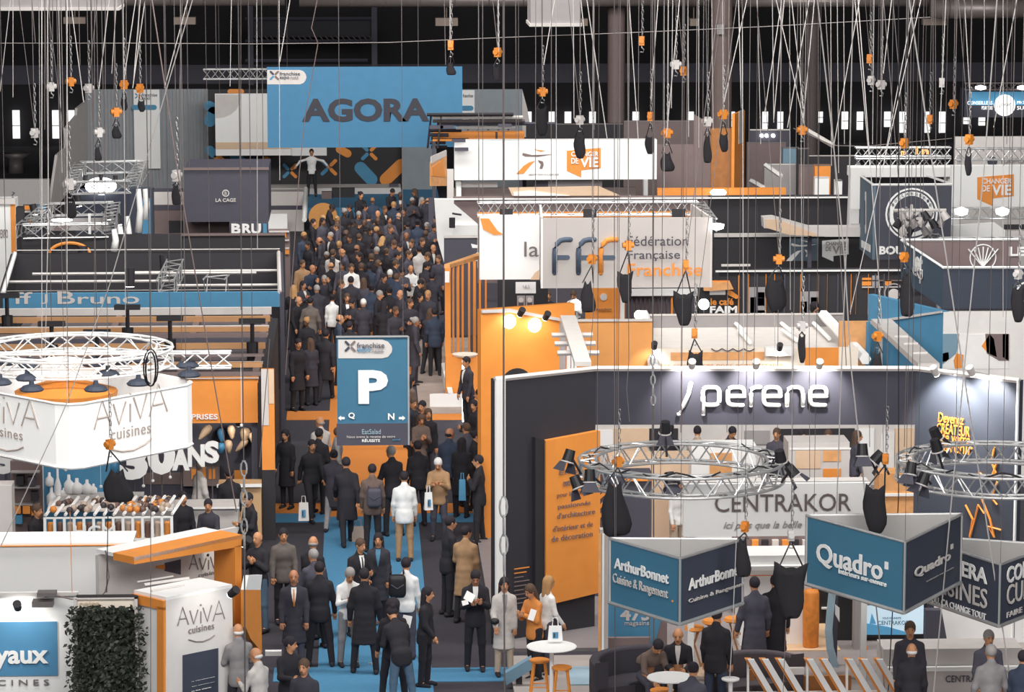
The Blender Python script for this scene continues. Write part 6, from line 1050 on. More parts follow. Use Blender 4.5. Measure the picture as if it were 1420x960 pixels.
def hoist(x, y, col, yb0, yb1, w, Y, lab, dx=0, up=(0,)):
    c = at(x, y, Y); s = pxm(Y); k = max(.8, min(1.6, 7*s/.10)) if Y < 70 else 1.3; t = thing('chain_hoist', c, lab, 'hoist')
    inst('hoist_motor', HBO if col == 'o' else hb2, t, sc=(k*.8,)*3, rot=(0, 0, D2(x*37 % 90))); inst('hook', hk, t, (0, 0, -.1*k), (k, k, k)); inst('chain', CHM, t, (.02, 0, .95*k), (k, k, k))
    for q, sl in enumerate(up): L = 17.4-c.z; inst('suspension_wire', UNITW, t, (0, 0, .1), (.5*s, .5*s, L/math.cos(math.atan(sl))), (0, math.atan(sl), 0))
    if yb0:
        W_ = w*s; H_ = (yb1-yb0)*s; z0 = -(yb0-y)*s*.99; bx = dx*s
        b = inst('chain_bag', BAGS['cone' if (x, y) in ((857, 640), (152, 616), (1254, 356), (821, 359)) or int(x) % 4 == 1 and w < 22 else 'open' if (x, y) in ((1097, 742), (951, 367), (871, 340)) else 'sack'], t, (bx, -.05, z0), (W_, W_*.9, H_), (0, 0, D2(x*13 % 50 - 25)))
        for sg in (-1, 1): pts = [Vector((0, 0, -.12*k)), Vector((bx+sg*W_*.38, -.05, z0))]; MB().tube(pts, .012, 4).build('strap', RUBBER, t)
        o = [ch for ch in COL.objects if ch.name.startswith('strap')][-2:]
        for ch in o: ch.matrix_parent_inverse = Matrix.Identity(4)
    return t
HL = [(71,120,'s',0,0,0,96,'silver chain hoist at the far left above a lit window',0),(98,113,'o',0,0,0,98,'orange chain hoist at the far left, right of the silver one',0),(48,184,'s',0,0,0,90,'silver chain hoist below the two lit windows, far left',0),(123,122,'s',0,0,0,94,'silver chain hoist at the left edge of the ribbed wall',0),
 (172,117,'o',137,153,9,96,'chain hoist with small black bag at the top of the ribbed wall, left of the white banner',0),(194,122,'o',140,155,10,96,'chain hoist with small black bag in front of the narrow white banner',2),(161,155,'o',175,192,13,92,'chain hoist with spade-shaped black bag over the ribbed wall',0),(137,183,'s',204,223,10,90,'chain hoist with narrow black bag over the upper square truss',-2),
 (96,255,'s',280,303,16,76,'chain hoist with black bag in front of the two square trusses',2),(245,243,'s',257,284,13,76,'chain hoist with black bag left of the dark slate cube',-1),(625,62,'o',88,104,13,90,'orange chain hoist with bag at the right end of the blue AGORA banner',0),(690,72,'o',92,112,10,92,'orange chain hoist with slim bag above the grey far partition',-2),
 (752,127,'o',150,188,17,96,'orange chain hoist with dark net bag left of the white window row',-1),(890,56,'o',0,0,0,92,'orange chain hoist without bag between the two taupe columns',0),(902,161,'o',190,214,13,94,'orange chain hoist with bag at the right end of the long white fascia',-1),(804,166,'s',190,220,17,92,'silver chain hoist with bag hanging over the orange speech-bubble sign',0),
 (937,89,'s',0,0,0,92,'silver chain hoist left of the thickest column, higher of a pair',0),(948,98,'o',0,0,0,95,'orange chain hoist left of the thickest column, lower of a pair',0),(925,184,'o',213,238,19,90,'orange chain hoist with wide bag in front of the taupe far wall',0),(1003,158,'o',187,211,13,90,'orange chain hoist with bag over the dim orange corner wall',1),(981,168,'s',188,226,12,90,'chain hoist with long bag left of the dim orange corner wall',0),
 (1112,180,'o',0,0,0,92,'orange chain hoist left of the slanting beam at the right column',0),(1206,81,'o',0,0,0,96,'orange chain hoist right of the slim dusky column, upper',0),(1208,111,'s',0,0,0,96,'silver chain hoist right of the slim dusky column, lower',0),(1222,117,'s',0,0,0,92,'silver chain hoist with pale ball, second right of the dusky column',0),(1306,114,'s',0,0,0,92,'silver chain hoist left of the far blue sign',0),
 (1322,144,'o',0,0,0,94,'orange chain hoist immediately left of the far blue sign',0),(1289,165,'o',0,0,0,94,'orange chain hoist in front of a lit window, right',0),(1254,198,'o',0,0,0,88,'orange chain hoist above the small orange letters',0),(1344,193,'o',216,244,10,84,'orange chain hoist with slim bag over the right white fascia',-1),
 (821,359,'o',393,434,20,66,'orange chain hoist with black bag below the middle hooked letter',-6),(871,340,'o',380,421,21,66,'orange chain hoist with leather-look bag covering the words of the federation sign',-4),(951,367,'o',408,453,27,64,'orange chain hoist with ruffled black bag below the word Franchise',-3),(963,462,'o',490,536,23,62,'orange chain hoist with black bag over the slash of the white booth name',2),
 (1080,359,'o',388,434,30,68,'orange chain hoist with dark bag in front of the cafe slats',-4),(1254,356,'o',378,440,20,66,'chain hoist with tall pointed black bag beside the dark blue box sign',4),(1412,380,'s',400,448,19,64,'chain hoist with black bag at the right edge under the box sign',0),(1217,466,'o',490,535,18,60,'orange chain hoist with black bag above the right part of the dark fascia',0),(1112,452,'s',466,504,11,60,'chain hoist with narrow bag above the dark fascia, right of the name',0),
 (857,640,'o',674,746,42,50.2,'orange chain hoist with huge black bag on the left of the left ring truss',-4),(1228,636,'o',678,743,33,50.2,'orange chain hoist with huge black bag between the ring trusses',-14),(1033,730,'o',748,802,21,48.6,'orange chain hoist with dark bag at the right corner of the leftmost banner',-3),(1097,742,'k',788,862,45,48.4,'dark chain hoist with wide open-topped bag between the left and middle banners',0),(152,616,'o',655,698,40,52,'orange chain hoist with black conical bag under the white lantern',10)]
for x, y, c, b0, b1, w, Y, lab, dx in HL: hoist(x, y, c, b0, b1, w, Y, lab, dx, up=(0,) if x % 3 else (0, .12 if x % 2 else -.1))
tt = thing('lamp_pair', at(210, 500, 54), 'black coiled cable bundle hanging over the white lantern', 'cable'); mb = MB()
mb.tube([at(209+7*math.cos(a), 512+24*math.sin(a), 54) for a in [k*math.pi/8 for k in range(16)]], .014, 4, closed=True); mb.tube([at(209+10*math.cos(a), 510+26*math.sin(a), 54.1) for a in [k*math.pi/8 for k in range(16)]], .012, 4, closed=True); mb.build('cable_coil', RUBBER, tt); MB().tube([at(209, 486, 54), (at(209, 486, 54).x, 54, 17.4)], .008, 4).build('suspension_wire', DSTEEL, tt)
tt['category'] = 'cable'; tt.name = 'cable_bundle'
# chains near the camera
def chain(x, ys, Y, lab, ls=.26, wd=.05):
    t = thing('lifting_chain', at(x, ys[0], Y), lab, 'chain'); n = 0
    a, b = at(x, ys[0], Y), at(x+1, ys[1], Y); L = (b-a).length; k = int(L/(ls*.8))
    for q in range(k):
        c = a+(b-a)*(q+.5)/k; f = q % 2; R1 = ls/2; mb = MB().tube([c+Vector((math.cos(u)*wd*(0 if f else 1), math.cos(u)*wd*(1 if f else 0), math.sin(u)*R1)) for u in [j*math.pi/5 for j in range(10)]], .016, 5, closed=True); mb.build('link', STEEL, t)
    MB().tube([(a.x, a.y, a.z), (a.x, a.y, 17.4)], .009, 4).build('suspension_wire', DSTEEL, t); d = at(x+2, 1010, Y); MB().tube([b, d], .012, 4).build('lower_wire', DSTEEL, t)
chain(698, (690, 795), 47, 'big steel chain hanging in front of the white booth post', .30, .055); chain(905, (492, 562), 56, 'steel chain hanging left of the white booth name', .18, .035); chain(338, (640, 760), 50, 'steel chain and shackles beside the orange portal post, left', .24, .045)
NC = [0]
def cable(pts, Y, px=1.3, m=DSTEEL, ext=True, lab=None):
    q = [at(x, y, Y) for x, y in pts]
    if ext:
        d = q[0]-q[1]; k = (17.45-q[0].z)/max(d.z, .05); e = q[0]+d*k; e.x = max(min(e.x, q[0].x+4), q[0].x-4); q = [e]+q
    px *= .82; o = MB().tube(q, px/2*pxm(Y), 5).build('hanging_cable', m); x0, y0 = pts[0]; x1, y1 = pts[-1]
    regs = [(30, 'the lit windows at the far left'), (120, 'the left square trusses'), (225, 'the ribbed grey wall'), (300, 'the dark slate cube'), (365, 'the white projection screen'), (460, 'the crowded aisle'), (640, 'the blue AGORA banner'), (735, 'the tall orange stand wall'), (850, 'the first taupe column'), (960, 'the long white fascia'), (1040, 'the thickest taupe column'), (1130, 'the slim dusky column'), (1200, 'the cafe wall'), (1270, 'the round emblem cube'), (1330, 'the dark blue box sign'), (1500, 'the far blue sign at the right')]
    xm = (x0+x1)/2; rg = next(r for b, r in regs if xm < b); sl = (x1-x0)/max(y1-y0, 1)
    st = 'vertical' if abs(sl) < .03 else 'leaning right' if sl > 0 else 'leaning left'; ln = 'long' if y1 > 500 else 'medium' if y1 > 250 else 'short'; th = 'thick pale' if m == PALE and px > 1.8 else 'thin pale' if m == PALE else 'thin dark'
    lb = lab or '%s %s hanging cable, %s, in front of %s' % (ln, th, st, rg); return tag(o, lb, 'cable', None if lab else 'hanging cables, %s' % rg)
PALE = mat('pale_wire', 'c4bfbc', .45, .2)
for x0, x1, yb in [(15,0,127),(18,18,135),(44,49,60),(54,56,300),(62,62,180),(73,73,118),(81,86,240),(92,93,300),(109,111,90),(127,128,170),(146,146,235),(160,158,140),(175,175,110),(209,209,240),(227,229,122),(253,249,124),(321,319,120),(162,155,102),(387,388,250),(616,618,90),(624,624,60),(715,716,190),(719,719,300),(751,752,125),(795,796,165),(824,824,180),(886,885,190),(921,921,300),(927,926,180),(933,931,150),(954,955,190),(969,969,205),(979,981,165),(987,989,180),(1002,1003,155),(1050,1055,200),(1071,1073,170),(1152,1153,230),(1161,1163,240),(1170,1171,200),(1212,1210,200),(1222,1221,120),(1246,1247,230),(1294,1294,170),(1297,1298,230),(1325,1322,140),(1365,1365,120),(1391,1392,230),(1397,1396,200),(1264,1262,200),
    (1095,1096,430),(1110,1112,400),(1135,1134,370),(1120,1121,330),(1083,1082,360),(771,772,420),(805,804,160)]:
    cable([(x0, -6), (x1, yb)], 88 if yb < 260 else 72, 1.2, DSTEEL if (x0 % 3) else PALE)
for x0, x1, yb in [(97,116,142),(152,137,124),(189,172,110),(195,185,115),(202,184,122),(262,228,122),(403,388,86),(770,754,90),(805,822,165),(813,842,193),(872,885,193) ,(913,903,137),(943,924,190),(1024,1028,150),(1037,1004,142),(1085,1060,160),(1088,1073,165),(1075,1116,175),(1097,1114,150),(1123,1092,177),(1130,1114,165),(1193,1156,203),(1185,1206,228),(1237,1225,102),(1269,1226,223),(1312,1303,185),(1337,1346,150),(1411,1378,177)]:
    cable([(x0, -6), (x1, yb)], 86, 1.5, PALE)
for pts, Y, w, m in [([(66,-6),(67,300),(58,700)],66,1.6,PALE),([(210,-6),(246,236),(328,710)],56,2.2,BROWN),([(209,240),(209,960),(210,1010)],49,1.3,DSTEEL),([(200,230),(152,395),(125,470),(94,556),(76,597),(0,760)],54,1.8,PALE),([(93,300),(93,550)],60,1.3,PALE),([(58,300),(58,560)],62,1.4,PALE),([(97,710),(100,822)],52,1.2,ORANGE),([(150,700),(148,822)],51,1.8,BLACK),([(334,-6),(334,430)],72,1.2,DSTEEL),([(356,-6),(357,345)],74,1.5,PALE),([(441,-6),(432,39),(441,60),(423,162),(415,240),(404,400),(396,520)],70,1.5,BROWN),
    ([(374,470),(360,648)],52,1.5,BROWN),([(691,-6),(692,72)],88,1.3,PALE),([(699,-6),(699,690)],50,2.0,BROWN),([(823,165),(823,430),(816,520),(812,590)],60,1.2,DSTEEL),([(852,193),(852,440),(853,1010)],50,1.5,DSTEEL),([(871,193),(872,500),(869,540),(873,585)],58,1.4,DSTEEL),([(905,-6),(905,490)],56,1.3,DSTEEL),([(905,562),(902,720),(899,1010)],54,1.4,DSTEEL),([(945,452),(944,600)],56,1.4,BROWN),([(1010,200),(1008,600)],60,1.2,DSTEEL),([(1030,200),(1031,480),(1027,690)],60,1.2,PALE),
    ([(1133,-6),(1156,203),(1171,357),(1180,508),(1198,673),(1232,1010)],52,2.4,PALE),([(1183,-6),(1178,238),(1167,508),(1160,710),(1155,830)],53,2.2,PALE),([(1260,-6),(1293,228),(1329,470),(1364,698),(1411,1010)],50,2.6,PALE),([(1383,-6),(1364,240),(1341,470),(1318,710),(1290,1010)],50,2.4,PALE),([(1246,230),(1246,690),(1229,1010)],52,2.0,BLACK),([(1260,200),(1262,440)],62,1.8,BLACK),([(1222,243),(1179,433)],64,1.5,PALE),([(1212,298),(1222,433),(1226,690)],60,1.4,PALE),([(1205,430),(1206,620)],60,1.2,DSTEEL),([(1257,500),(1254,620)],56,1.3,DSTEEL),
    ([(1079,430),(1078,640)],60,1.1,DSTEEL),([(1098,433),(1099,560),(1097,700)],58,1.5,PALE),([(1122,430),(1123,700)],58,1.1,DSTEEL),([(1156,203),(1170,433),(1176,560)],60,1.6,DSTEEL),([(1021,750),(1016,870),(1012,940)],48,1.6,PALE),([(1090,860),(1084,1010)],48,1.3,BROWN),([(1391,230),(1391,440)],66,1.1,PALE),([(251,300),(252,560)],66,1.0,DSTEEL),([(173,300),(174,440)],68,1.2,PALE),([(131,260),(131,470)],66,1.0,DSTEEL),([(290,310),(292,420)],74,1.0,DSTEEL),([(1074,436),(1075,500)],66,1.2,PALE)]:
    cable(pts, Y, w, m, ext=pts[0][1] < 320)
# three long horizontal sagging wires across the back
for pts, lab in (([(-20,60),(180,60),(350,61),(540,59),(700,52),(860,46),(1060,37),(1290,24)], 'long thin wire sagging across the whole hall near the roof'),([(1100,178),(1156,202),(1200,203),(1320,192)], 'thin wire sagging between trusses at the right')):
    q = [at(x, y, 100) for x, y in pts]; tag(MB().tube(q, .012, 4).build('sagging_wire', DSTEEL), lab, 'cable')
# ================================================================ PEOPLE
CR = []
def P(px, py, rot, ps, top='jacket', tc='black', bc='black', hair='short', hc='hblack', h=1.75, label='', fl=0.0, **k):
    CR.append([by_head(px, py, h, fl), (rot, ps, top, tc, bc, hair, hc), h, label, k]); return CR[-1]
A = 'visitors in the near part of the aisle'
near = [
 (358,738,-35,'folded','jacket','black','jean','bald','hblack',1.80,'bald bearded man in black jacket with arms crossed, back to the orange-framed stand',dict(skin=0)),
 (392.5,733,8,'stand','jacket','plaid','black','short','hblack',1.74,'dark-haired man in a dark checked jacket facing the camera beside the bald bearded man',{}),
 (407,787,2,'stand','coat','char','slate','bald','hgrey',1.76,'bald man in open dark overcoat with an orange tie',dict(front='white',tie='orange',skin=1)),
 (432,745,150,'talk','jacket','black','black','bald','hgrey',1.80,'balding man in black seen from behind, behind the grey-hooded visitor',{}),
 (436,763,200,'talk','jacket','slate','black','short','hgrey',1.74,'visitor in a slate hooded top seen from behind, at the left edge of the blue runner',{}),
 (443,783,182,'apart','jacket','black','black','short','hblack',1.80,'broad man in a black suit seen from behind, legs on the blue runner',{}),
 (498,746.5,22,'talk','jacket','black','black','short','hbrown',1.78,'young man in black suit, white shirt and dark tie before the tan tote bag',dict(front='white',tie='black')),
 (525,739.5,-6,'stand_w','coat','char','black','long','hblack',1.70,'woman with long dark hair and a blue top under an open dark coat',dict(front='blue')),
 (483,784.5,12,'phone','shirt','white','grey','short','hgrey',1.76,'man in a white hooded sweatshirt with a dark lanyard looking down',dict(front='light')),
 (505,789,176,'apart','coat','black','black','short','hblack',1.80,'tall man in a long black coat with a hood, seen from behind, on the blue runner',{}),
 (562.5,775,170,'stand','shirt','white','slate','short','hblack',1.76,'young man in a white shirt seen from behind, carrying the black rucksack',{}),
 (545,832,186,'apart','jacket','black','black','curly','hblack',1.72,'curly-haired visitor in short black jacket and trousers, seen from behind, holding a paper',{}),
 (556,838,200,'lean','jacket','black','jean','bun','hblack',1.76,'visitor bending forward in black top and faded jeans',{}),
 (589,815,70,'stand_w','jacket','black','black','long','hblack',1.68,'woman with long black hair and black coat facing right at the right edge of the blue runner',{}),
 (621,717,110,'stand','jacket','black','black','short','hblack',1.82,'tall man all in black with his back to the camera left of the woman in the brown cardigan',{}),
 (645,731,160,'look_r','coat','tan','black','short','hblack',1.74,'visitor in a long brown cardigan looking away, behind the man reading papers',{}),
 (659,788,0,'phone','jacket','black','black','short','hblack',1.78,'man in black suit and open white shirt reading white papers',dict(front='white',skin=1)),
 (699,801,4,'stand_w','coat','light','beige','long','hblack',1.70,'woman in a long pale coat with a small black bag at her waist',dict(front='grey')),
 (741,808,-48,'phone_w','jacket','orange','black','long','hbrown',1.68,'woman in an orange checked jacket reading, by the white oval-top table',dict(group=None)),
 (757.5,801,120,'stand_w','shirt','white','slate','long','hblond',1.70,'woman with blond hair and white blouse standing against the orange wall panel',{}),
 (330.5,866,-160,'folded','jacket','grey','black','bald','hwhite',1.74,'white-haired man in a blue-grey checked jacket at the left edge of the aisle',{}),
 (359,899.5,-130,'talk','shirt','light','grey','bald','hwhite',1.75,'elderly man in a loose light shirt with his back to the camera, lower left of the aisle',{}),
 (400,883,30,'look_l','jacket','black','black','short','hblack',1.70,'person in black with a white collar near the lower left of the aisle',{}),
 (423,914,-20,'stand','jacket','char','black','short','hbrown',1.76,'brown-haired man in dark jacket lowest in the aisle, left of the blue runner',{}),
 (397,596,-25,'stand_w','coat','black','black','long','hblack',1.68,'woman with long dark hair in a long black coat below the orange cross strip, left',{}),
 (431,606,20,'walk','jacket','black','black','short','hblack',1.74,'man in black carrying the white tote bag with a blue print, in mid-stride',{}),
 (441,595,150,'stand','jacket','black','black','short','hblack',1.78,'man in black with a raised white collar behind the man with the white tote',{}),
 (445,579,200,'look_l','shirt','light','slate','bald','hgrey',1.76,'grey-haired man in a pale top just below the left orange cross strip',{}),
 (466,594,90,'stand','jacket','grey','slate','short','hbrown',1.74,'person partly hidden by the left edge of the parking-aisle banner',{}),
 (462,622,170,'walk','coat','char','grey','bun','hblack',1.68,'woman in dark coat and grey trousers striding along the runner, left of the black coat man',{}),
 (480.5,632,188,'walk','coat','black','black','short','hblack',1.80,'man in a black coat with white collar walking away with the tan tote bag',{}),
 (516,645,178,'stand','jacket','brown','black','short','hblack',1.74,'man with taupe hooded jacket and rucksack strap seen from behind, on the orange runner',{}),
 (544,620,205,'talk','jacket','black','black','short','hgrey',1.82,'grey-haired man in black jacket below the banner, facing away',{}),
 (560.5,655,180,'stand','jacket','white','tan','short','hblack',1.76,'man in a pale jacket with dark shoulders and tan trousers seen from behind',{}),
 (580,613,195,'stand','jacket','black','black','short','hblack',1.74,'dark-haired man with white collar in black below the banner, right',{}),
 (608.5,633,-8,'phone','jacket','tan','slate','short','hwhite',1.72,'white-haired man in a tan field jacket carrying the white tote with blue print',{}),
 (622.5,595,165,'look_r','jacket','navy','black','bald','hblack',1.80,'balding man in a navy jacket leaning towards others, right side of the aisle',dict(skin=1)),
 (648,588,-160,'talk','jacket','slate','black','short','hbrown',1.76,'man in slate jacket with crossed straps beside the orange panel, right of the aisle',{}),
 (657,598,90,'stand','coat','black','black','bun','hblack',1.68,'woman in black right against the dim orange panel',{}),
 (664,632,-100,'folded','jacket','black','black','short','hblack',1.78,'man in black with a folded arm at the right edge of the aisle, by the orange panel',{}),
 (640,608,160,'stand','coat','black','black','long','hblack',1.66,'long-haired woman in black behind the blue shopping bag',{}),
 (583,572,10,'phone_w','coat','brown','black','long','hbrown',1.66,'woman in brown coat right of the parking-aisle banner, level with its grey foot',{}),
 (593,568,12,'stand_w','jacket','black','slate','long','hbrown',1.70,'woman with scarf hanging open, right of the parking-aisle banner',{}),
 (587,556,-30,'stand','jacket','black','black','short','hblack',1.76,'dark-haired man in black just above the scarfed woman, right of the banner',{}),
 (571,552,60,'look_r','jacket','char','black','short','hbrown',1.74,'person in charcoal close to the right edge of the banner, upper of the pair there',{}),
 (567,522,120,'stand_w','coat','brown','black','long','hblack',1.68,'woman with dark hair turned away against the banner right edge, by the grey booth floor',{}),
 (649,495,-60,'stand','jacket','char','black','short','hblack',1.80,'man in dark suit with a white lanyard at the orange slat counter',dict(front='white')),
 (668,540,-90,'stand','coat','black','black','short','hblack',1.80,'person in black beside the edge of the tall orange wall, shoulder level',{}),
 (660,555,-70,'look_l','jacket','black','black','long','hblack',1.70,'woman with a white headband in black beside the tall orange wall',{}),
 (603,428,185,'stand','jacket','navy','black','short','hblack',1.78,'man in navy jacket striding at the right of the orange runner, far end of the grey floor',{}),
 (596,426,160,'walk','jacket','char','black','long','hbrown',1.74,'visitor with a blue scarf walking away by the orange slat wall',{}),
 (431,470,200,'stand_w','coat','char','black','long','hbrown',1.66,'woman with long brown hair and dark coat seen from behind, left of the orange runner',{}),
 (412,470,30,'stand','coat','black','black','short','hblack',1.78,'man in black holding a white sheet at the far left stand edge',{}),
 (451,455,170,'walk','coat','black','black','short','hblack',1.82,'tall man in a black coat walking away left of the banner top',{}),
 (430,412,180,'apart','jacket','plaid','black','short','hblack',1.78,'broad man in a grey-brown tweed jacket seen from behind',{}),
 (412,411,40,'talk','jacket','black','black','bald','hgrey',1.74,'bald man in black holding a white cup, left of the tweed jacket',{}),
 (460.6,409,178,'stand_w','shirt','white','black','bun','hblack',1.66,'woman in a cream-white top seen from behind right of the tweed jacket',{}),
 (481,407,8,'stand','jacket','black','black','short','hbrown',1.76,'man in black jacket over a white shirt just above the banner top',dict(front='white')),
 (491,414,-30,'phone','jacket','char','black','short','hblack',1.74,'man looking down at his hands above the banner logo',{}),
 (504,414,182,'stand','jacket','char','black','short','hwhite',1.74,'white-haired person in charcoal seen from behind above the banner',{}),
 (524,402,60,'talk','jacket','black','black','short','hgrey',1.72,'grey-haired person in black leaning in, beside the white bag',{}),
 (419,360.5,10,'talk','jacket','tan','beige','short','hbrown',1.78,'man in a light tan shirt standing out at the left edge of the crowd',{}),
 (461,346,165,'stand','jacket','light','black','short','hbrown',1.78,'visitor in a pale jacket with the small black rucksack amid the dark crowd',{}),
 (450,382,-5,'lift','jacket','char','black','short','hgrey',1.70,'photographer raising a camera to his face, in grey',{}),
 (487,365,8,'stand','jacket','white','char','short','hbrown',1.76,'man in a thick white hooded jacket amid the crowd',{}),
 (486.5,383,180,'apart','jacket','char','black','short','hblack',1.76,'dark-haired man in a charcoal suit from behind, in front of the white hooded jacket',{}),
 (504,387,178,'stand_w','jacket','slate','black','long','hbrown',1.66,'woman with very long light brown hair seen from behind',{}),
 (541,374.5,185,'stand','jacket','navy','navy','short','hwhite',1.76,'grey-haired man in navy suit seen from behind, left of a pair',{}),
 (549,380,150,'stand','jacket','navy','navy','short','hbrown',1.80,'man in navy suit seen from behind, right of the pair, full legs on the runner',{}),
 (570,367,-12,'talk','shirt','white','black','bald','hwhite',1.72,'white-bearded man with a pale shirt front turned to the left',dict(front='white')),
 (565,347,60,'stand','jacket','slate','black','short','hbrown',1.80,'tall man in a slate suit in profile, face lit, right of centre of the crowd',{}),
 (582,342,195,'stand_w','coat','light','black','short','hblack',1.76,'visitor in a long cream coat seen from behind',{}),
 (568,414,8,'look_l','jacket','char','black','short','hbrown',1.76,'man in a charcoal jacket with lit face just right of the banner top corner',{}),
 (577,387,90,'phone','jacket','black','black','short','hblack',1.74,'dark figure with bright hands, left of the woman with raised arm',{}),
 (587,386,-120,'talk','coat','black','black','long','hbrown',1.68,'woman in black with raised arm near the orange slat wall',{}),
 (599,379,170,'folded','jacket','char','black','short','hblack',1.80,'big man in a charcoal jacket from behind next to the orange slat wall',{}),
 (609,354,-30,'stand','jacket','slate','black','short','hbrown',1.74,'man in a slate jacket with a lit face by the white counter corner',{}),
]
for (px,py,rot,ps,top,tc,bc,hair,hc,h,lab,kw) in near: P(px,py,rot,ps,top,tc,bc,hair,hc,h,lab,**kw)
G = 'dark-clothed visitors packed before the blue stage'
far = [(432,304),(446,302),(450,299),(477,289),(488,304),(506,304),(511,299),(506,315),(477,320),(485,324),(468,310),(428,335),(444,329),(513,314),(541,261),(555,267),(577,262),(571.5,274),(593,274),(499,266),(517,274),(532,286),(522,301),(520,314),(540.6,312),(565.5,308),(579,304),(590,320),(562,323),(551,326),(592,310),(600.6,309),(542.5,332),(510,332),(600,339),
 (433,367),(446,369),(453,350),(480,344),(470,335),(494,340),(500,350),(512,366),(527,360),(546,361),(550,350),(535,345),(522,343),(515,352),(501,366),(557,338),(572,332),(584,330),(595,350),(590,365),(556,370),(497,325),(460,322),(528,328),(467,300),(496,292),(550,295),(560,288),(540,300),(420,322),(459,365),(531,380),(475,362),(515,395),(540,400),(556,402),(470,388),(533,418),(548,425),(582,408),(440,396),(420,390),(575,440),(424,440),(594,402),(470,437),(485,446),(407,396),(583,275),(505,283),(524,292),(455,283),(600,300),(487,284),(545,280)]
rr = random.Random(8)
DN = dict(hblack='dark-haired', hbrown='brown-haired', hgrey='grey-haired', hblond='fair-haired'); ROW = ['first row before the stage', 'rear of the crowd', 'middle of the crowd', 'near part of the crowd', 'open front of the crowd']
for n, (px, py) in enumerate(far):
    hc = rr.choice(['hblack','hblack','hbrown','hgrey','hblack','hbrown','hblond']); fac = rr.choice([0, 15, -20, 40, -50, 90, -90, 180, 170, 195, 150])
    hr = rr.choice(['short','short','short','long','bald','bun']); tc = rr.choice(['black','black','black','char','char','slate','navy'])
    ps = rr.choice(['stand','talk','look_l','look_r','stand_w','phone','apart','folded']); h = rr.uniform(1.66, 1.82)
    P(px, py, fac, ps, rr.choice(['jacket','coat','jacket']), tc, rr.choice(['black','char','slate']), hr, hc, h, '%s visitor in %s %s %s, %s, %s' % (DN[hc] if hr != 'bald' else 'bald', {'char':'charcoal'}.get(tc, tc), 'coat', 'facing the camera' if abs(fac) < 30 else 'seen from behind' if abs(fac) > 140 else 'in profile', ROW[0 if py < 285 else 1 if py < 315 else 2 if py < 350 else 3 if py < 392 else 4], 'left edge' if px < 440 else 'left of centre' if px < 480 else 'centre' if px < 530 else 'right of centre' if px < 572 else 'right edge'), group=G, skin=rr.choice([0,0,1,2,3]), **({'front': 'light'} if rr.random() < .25 else {}))
# the man on the stage
P(432, 207, 0, 'wide', 'shirt', 'white', 'black', 'short', 'hblack', 1.78, 'man in white shirt on the stage with both arms spread wide', .4)

# people inside the stands
for a in [(927,588,180,'stand','jacket','black','black','curly','hblack',1.78,'curly-haired visitor in black inside the dark slate booth, left'),(967,592,170,'stand','shirt','beige','black','short','hblack',1.70,'visitor in a beige top at the left counter inside the dark slate booth'),(1012,590,20,'phone','jacket','char','black','short','hblack',1.74,'bent figure in charcoal left of the grey notice inside the dark booth'),(1078,594,-20,'stand','jacket','slate','black','short','hbrown',1.74,'visitor in slate at the left end of the booth bar'),
 (1110,596,10,'talk','jacket','black','black','short','hblack',1.72,'visitor in black second from the left at the booth bar'),(1150,596,-30,'talk','jacket','black','black','short','hbrown',1.72,'brown-haired visitor third along the booth bar'),(1186,598,90,'stand','jacket','slate','black','long','hbrown',1.68,'woman in slate at the right end of the booth bar'),
 (868,668,200,'walk','coat','black','black','short','hblack',1.76,'visitor in a black coat under the left ring truss'),(940,664,30,'stand','shirt','white','beige','short','hblack',1.72,'person in white under the left ring truss by the white block'),
 (760,404,0,'stand','jacket','black','black','short','hbrown',1.72,'barman in black by the menu wall under the white box sign'),(797,402,-20,'phone','shirt','white','black','short','hbrown',1.70,'person in a striped white shirt beside the globe lamp'),
 (1128,420,30,'talk','jacket','char','black','curly','hblack',1.72,'curly-haired visitor in charcoal at the cafe wall'),(635,260,180,'stand','jacket','black','black','short','hblack',1.72,'distant figure in black at the left of the stand under the white fascia'),(664,262,160,'stand','jacket','black','black','short','hblack',1.70,'second distant figure in black under the white fascia'),
 (1047,800,190,'apart','coat','slate','black','short','hblack',1.82,'tall visitor in a slate coat seen from behind, right of the leftmost banner'),(993,845,160,'stand','jacket','black','navy','short','hblack',1.80,'visitor in black behind the copper-legged stools'),(1075,800,170,'stand','coat','black','black','short','hblack',1.76,'visitor in black behind the wide open-topped bag'),
 (1262,862,-6,'stand','jacket','char','black','short','hbrown',1.80,'brown-haired man in a dark jacket with a lanyard behind the counter'),(1265,894,178,'stand','jacket','black','black','bald','hwhite',1.74,'balding man in black seen from behind in front of the counter'),(1370,874,8,'stand','jacket','slate','black','short','hgrey',1.76,'grey-haired man in a navy jacket facing the counter'),(1375,895,186,'apart','jacket','grey','slate','short','hgrey',1.80,'broad man in a grey jacket seen from behind by the lettered counter'),(1418,904,150,'stand','jacket','navy','black','short','hblack',1.72,'person in blue at the right edge of the picture'),
 (252,682,30,'stand','jacket','black','black','short','hblack',1.72,'man in a black suit right of the jar rack'),(290,692,-20,'talk','jacket','char','black','short','hblack',1.66,'seated-height visitor in charcoal right of the suited man at the pale counter'),(348,684,-60,'talk','jacket','black','black','short','hblack',1.72,'man in black at the right end of the pale counter'),(48,700,60,'stand','jacket','black','black','short','hbrown',1.74,'person in black left of the jar rack'),(318,650,190,'stand','jacket','black','black','short','hblack',1.74,'dark figure in front of the balloon wall'),
 (275,640,120,'stand','coat','light','beige','short','hgrey',1.70,'tall pale-coated figure under the white letters ANS')]:
    fl = .08 if a[0] > 985 and a[1] > 795 else 0; P(*a, fl=fl)
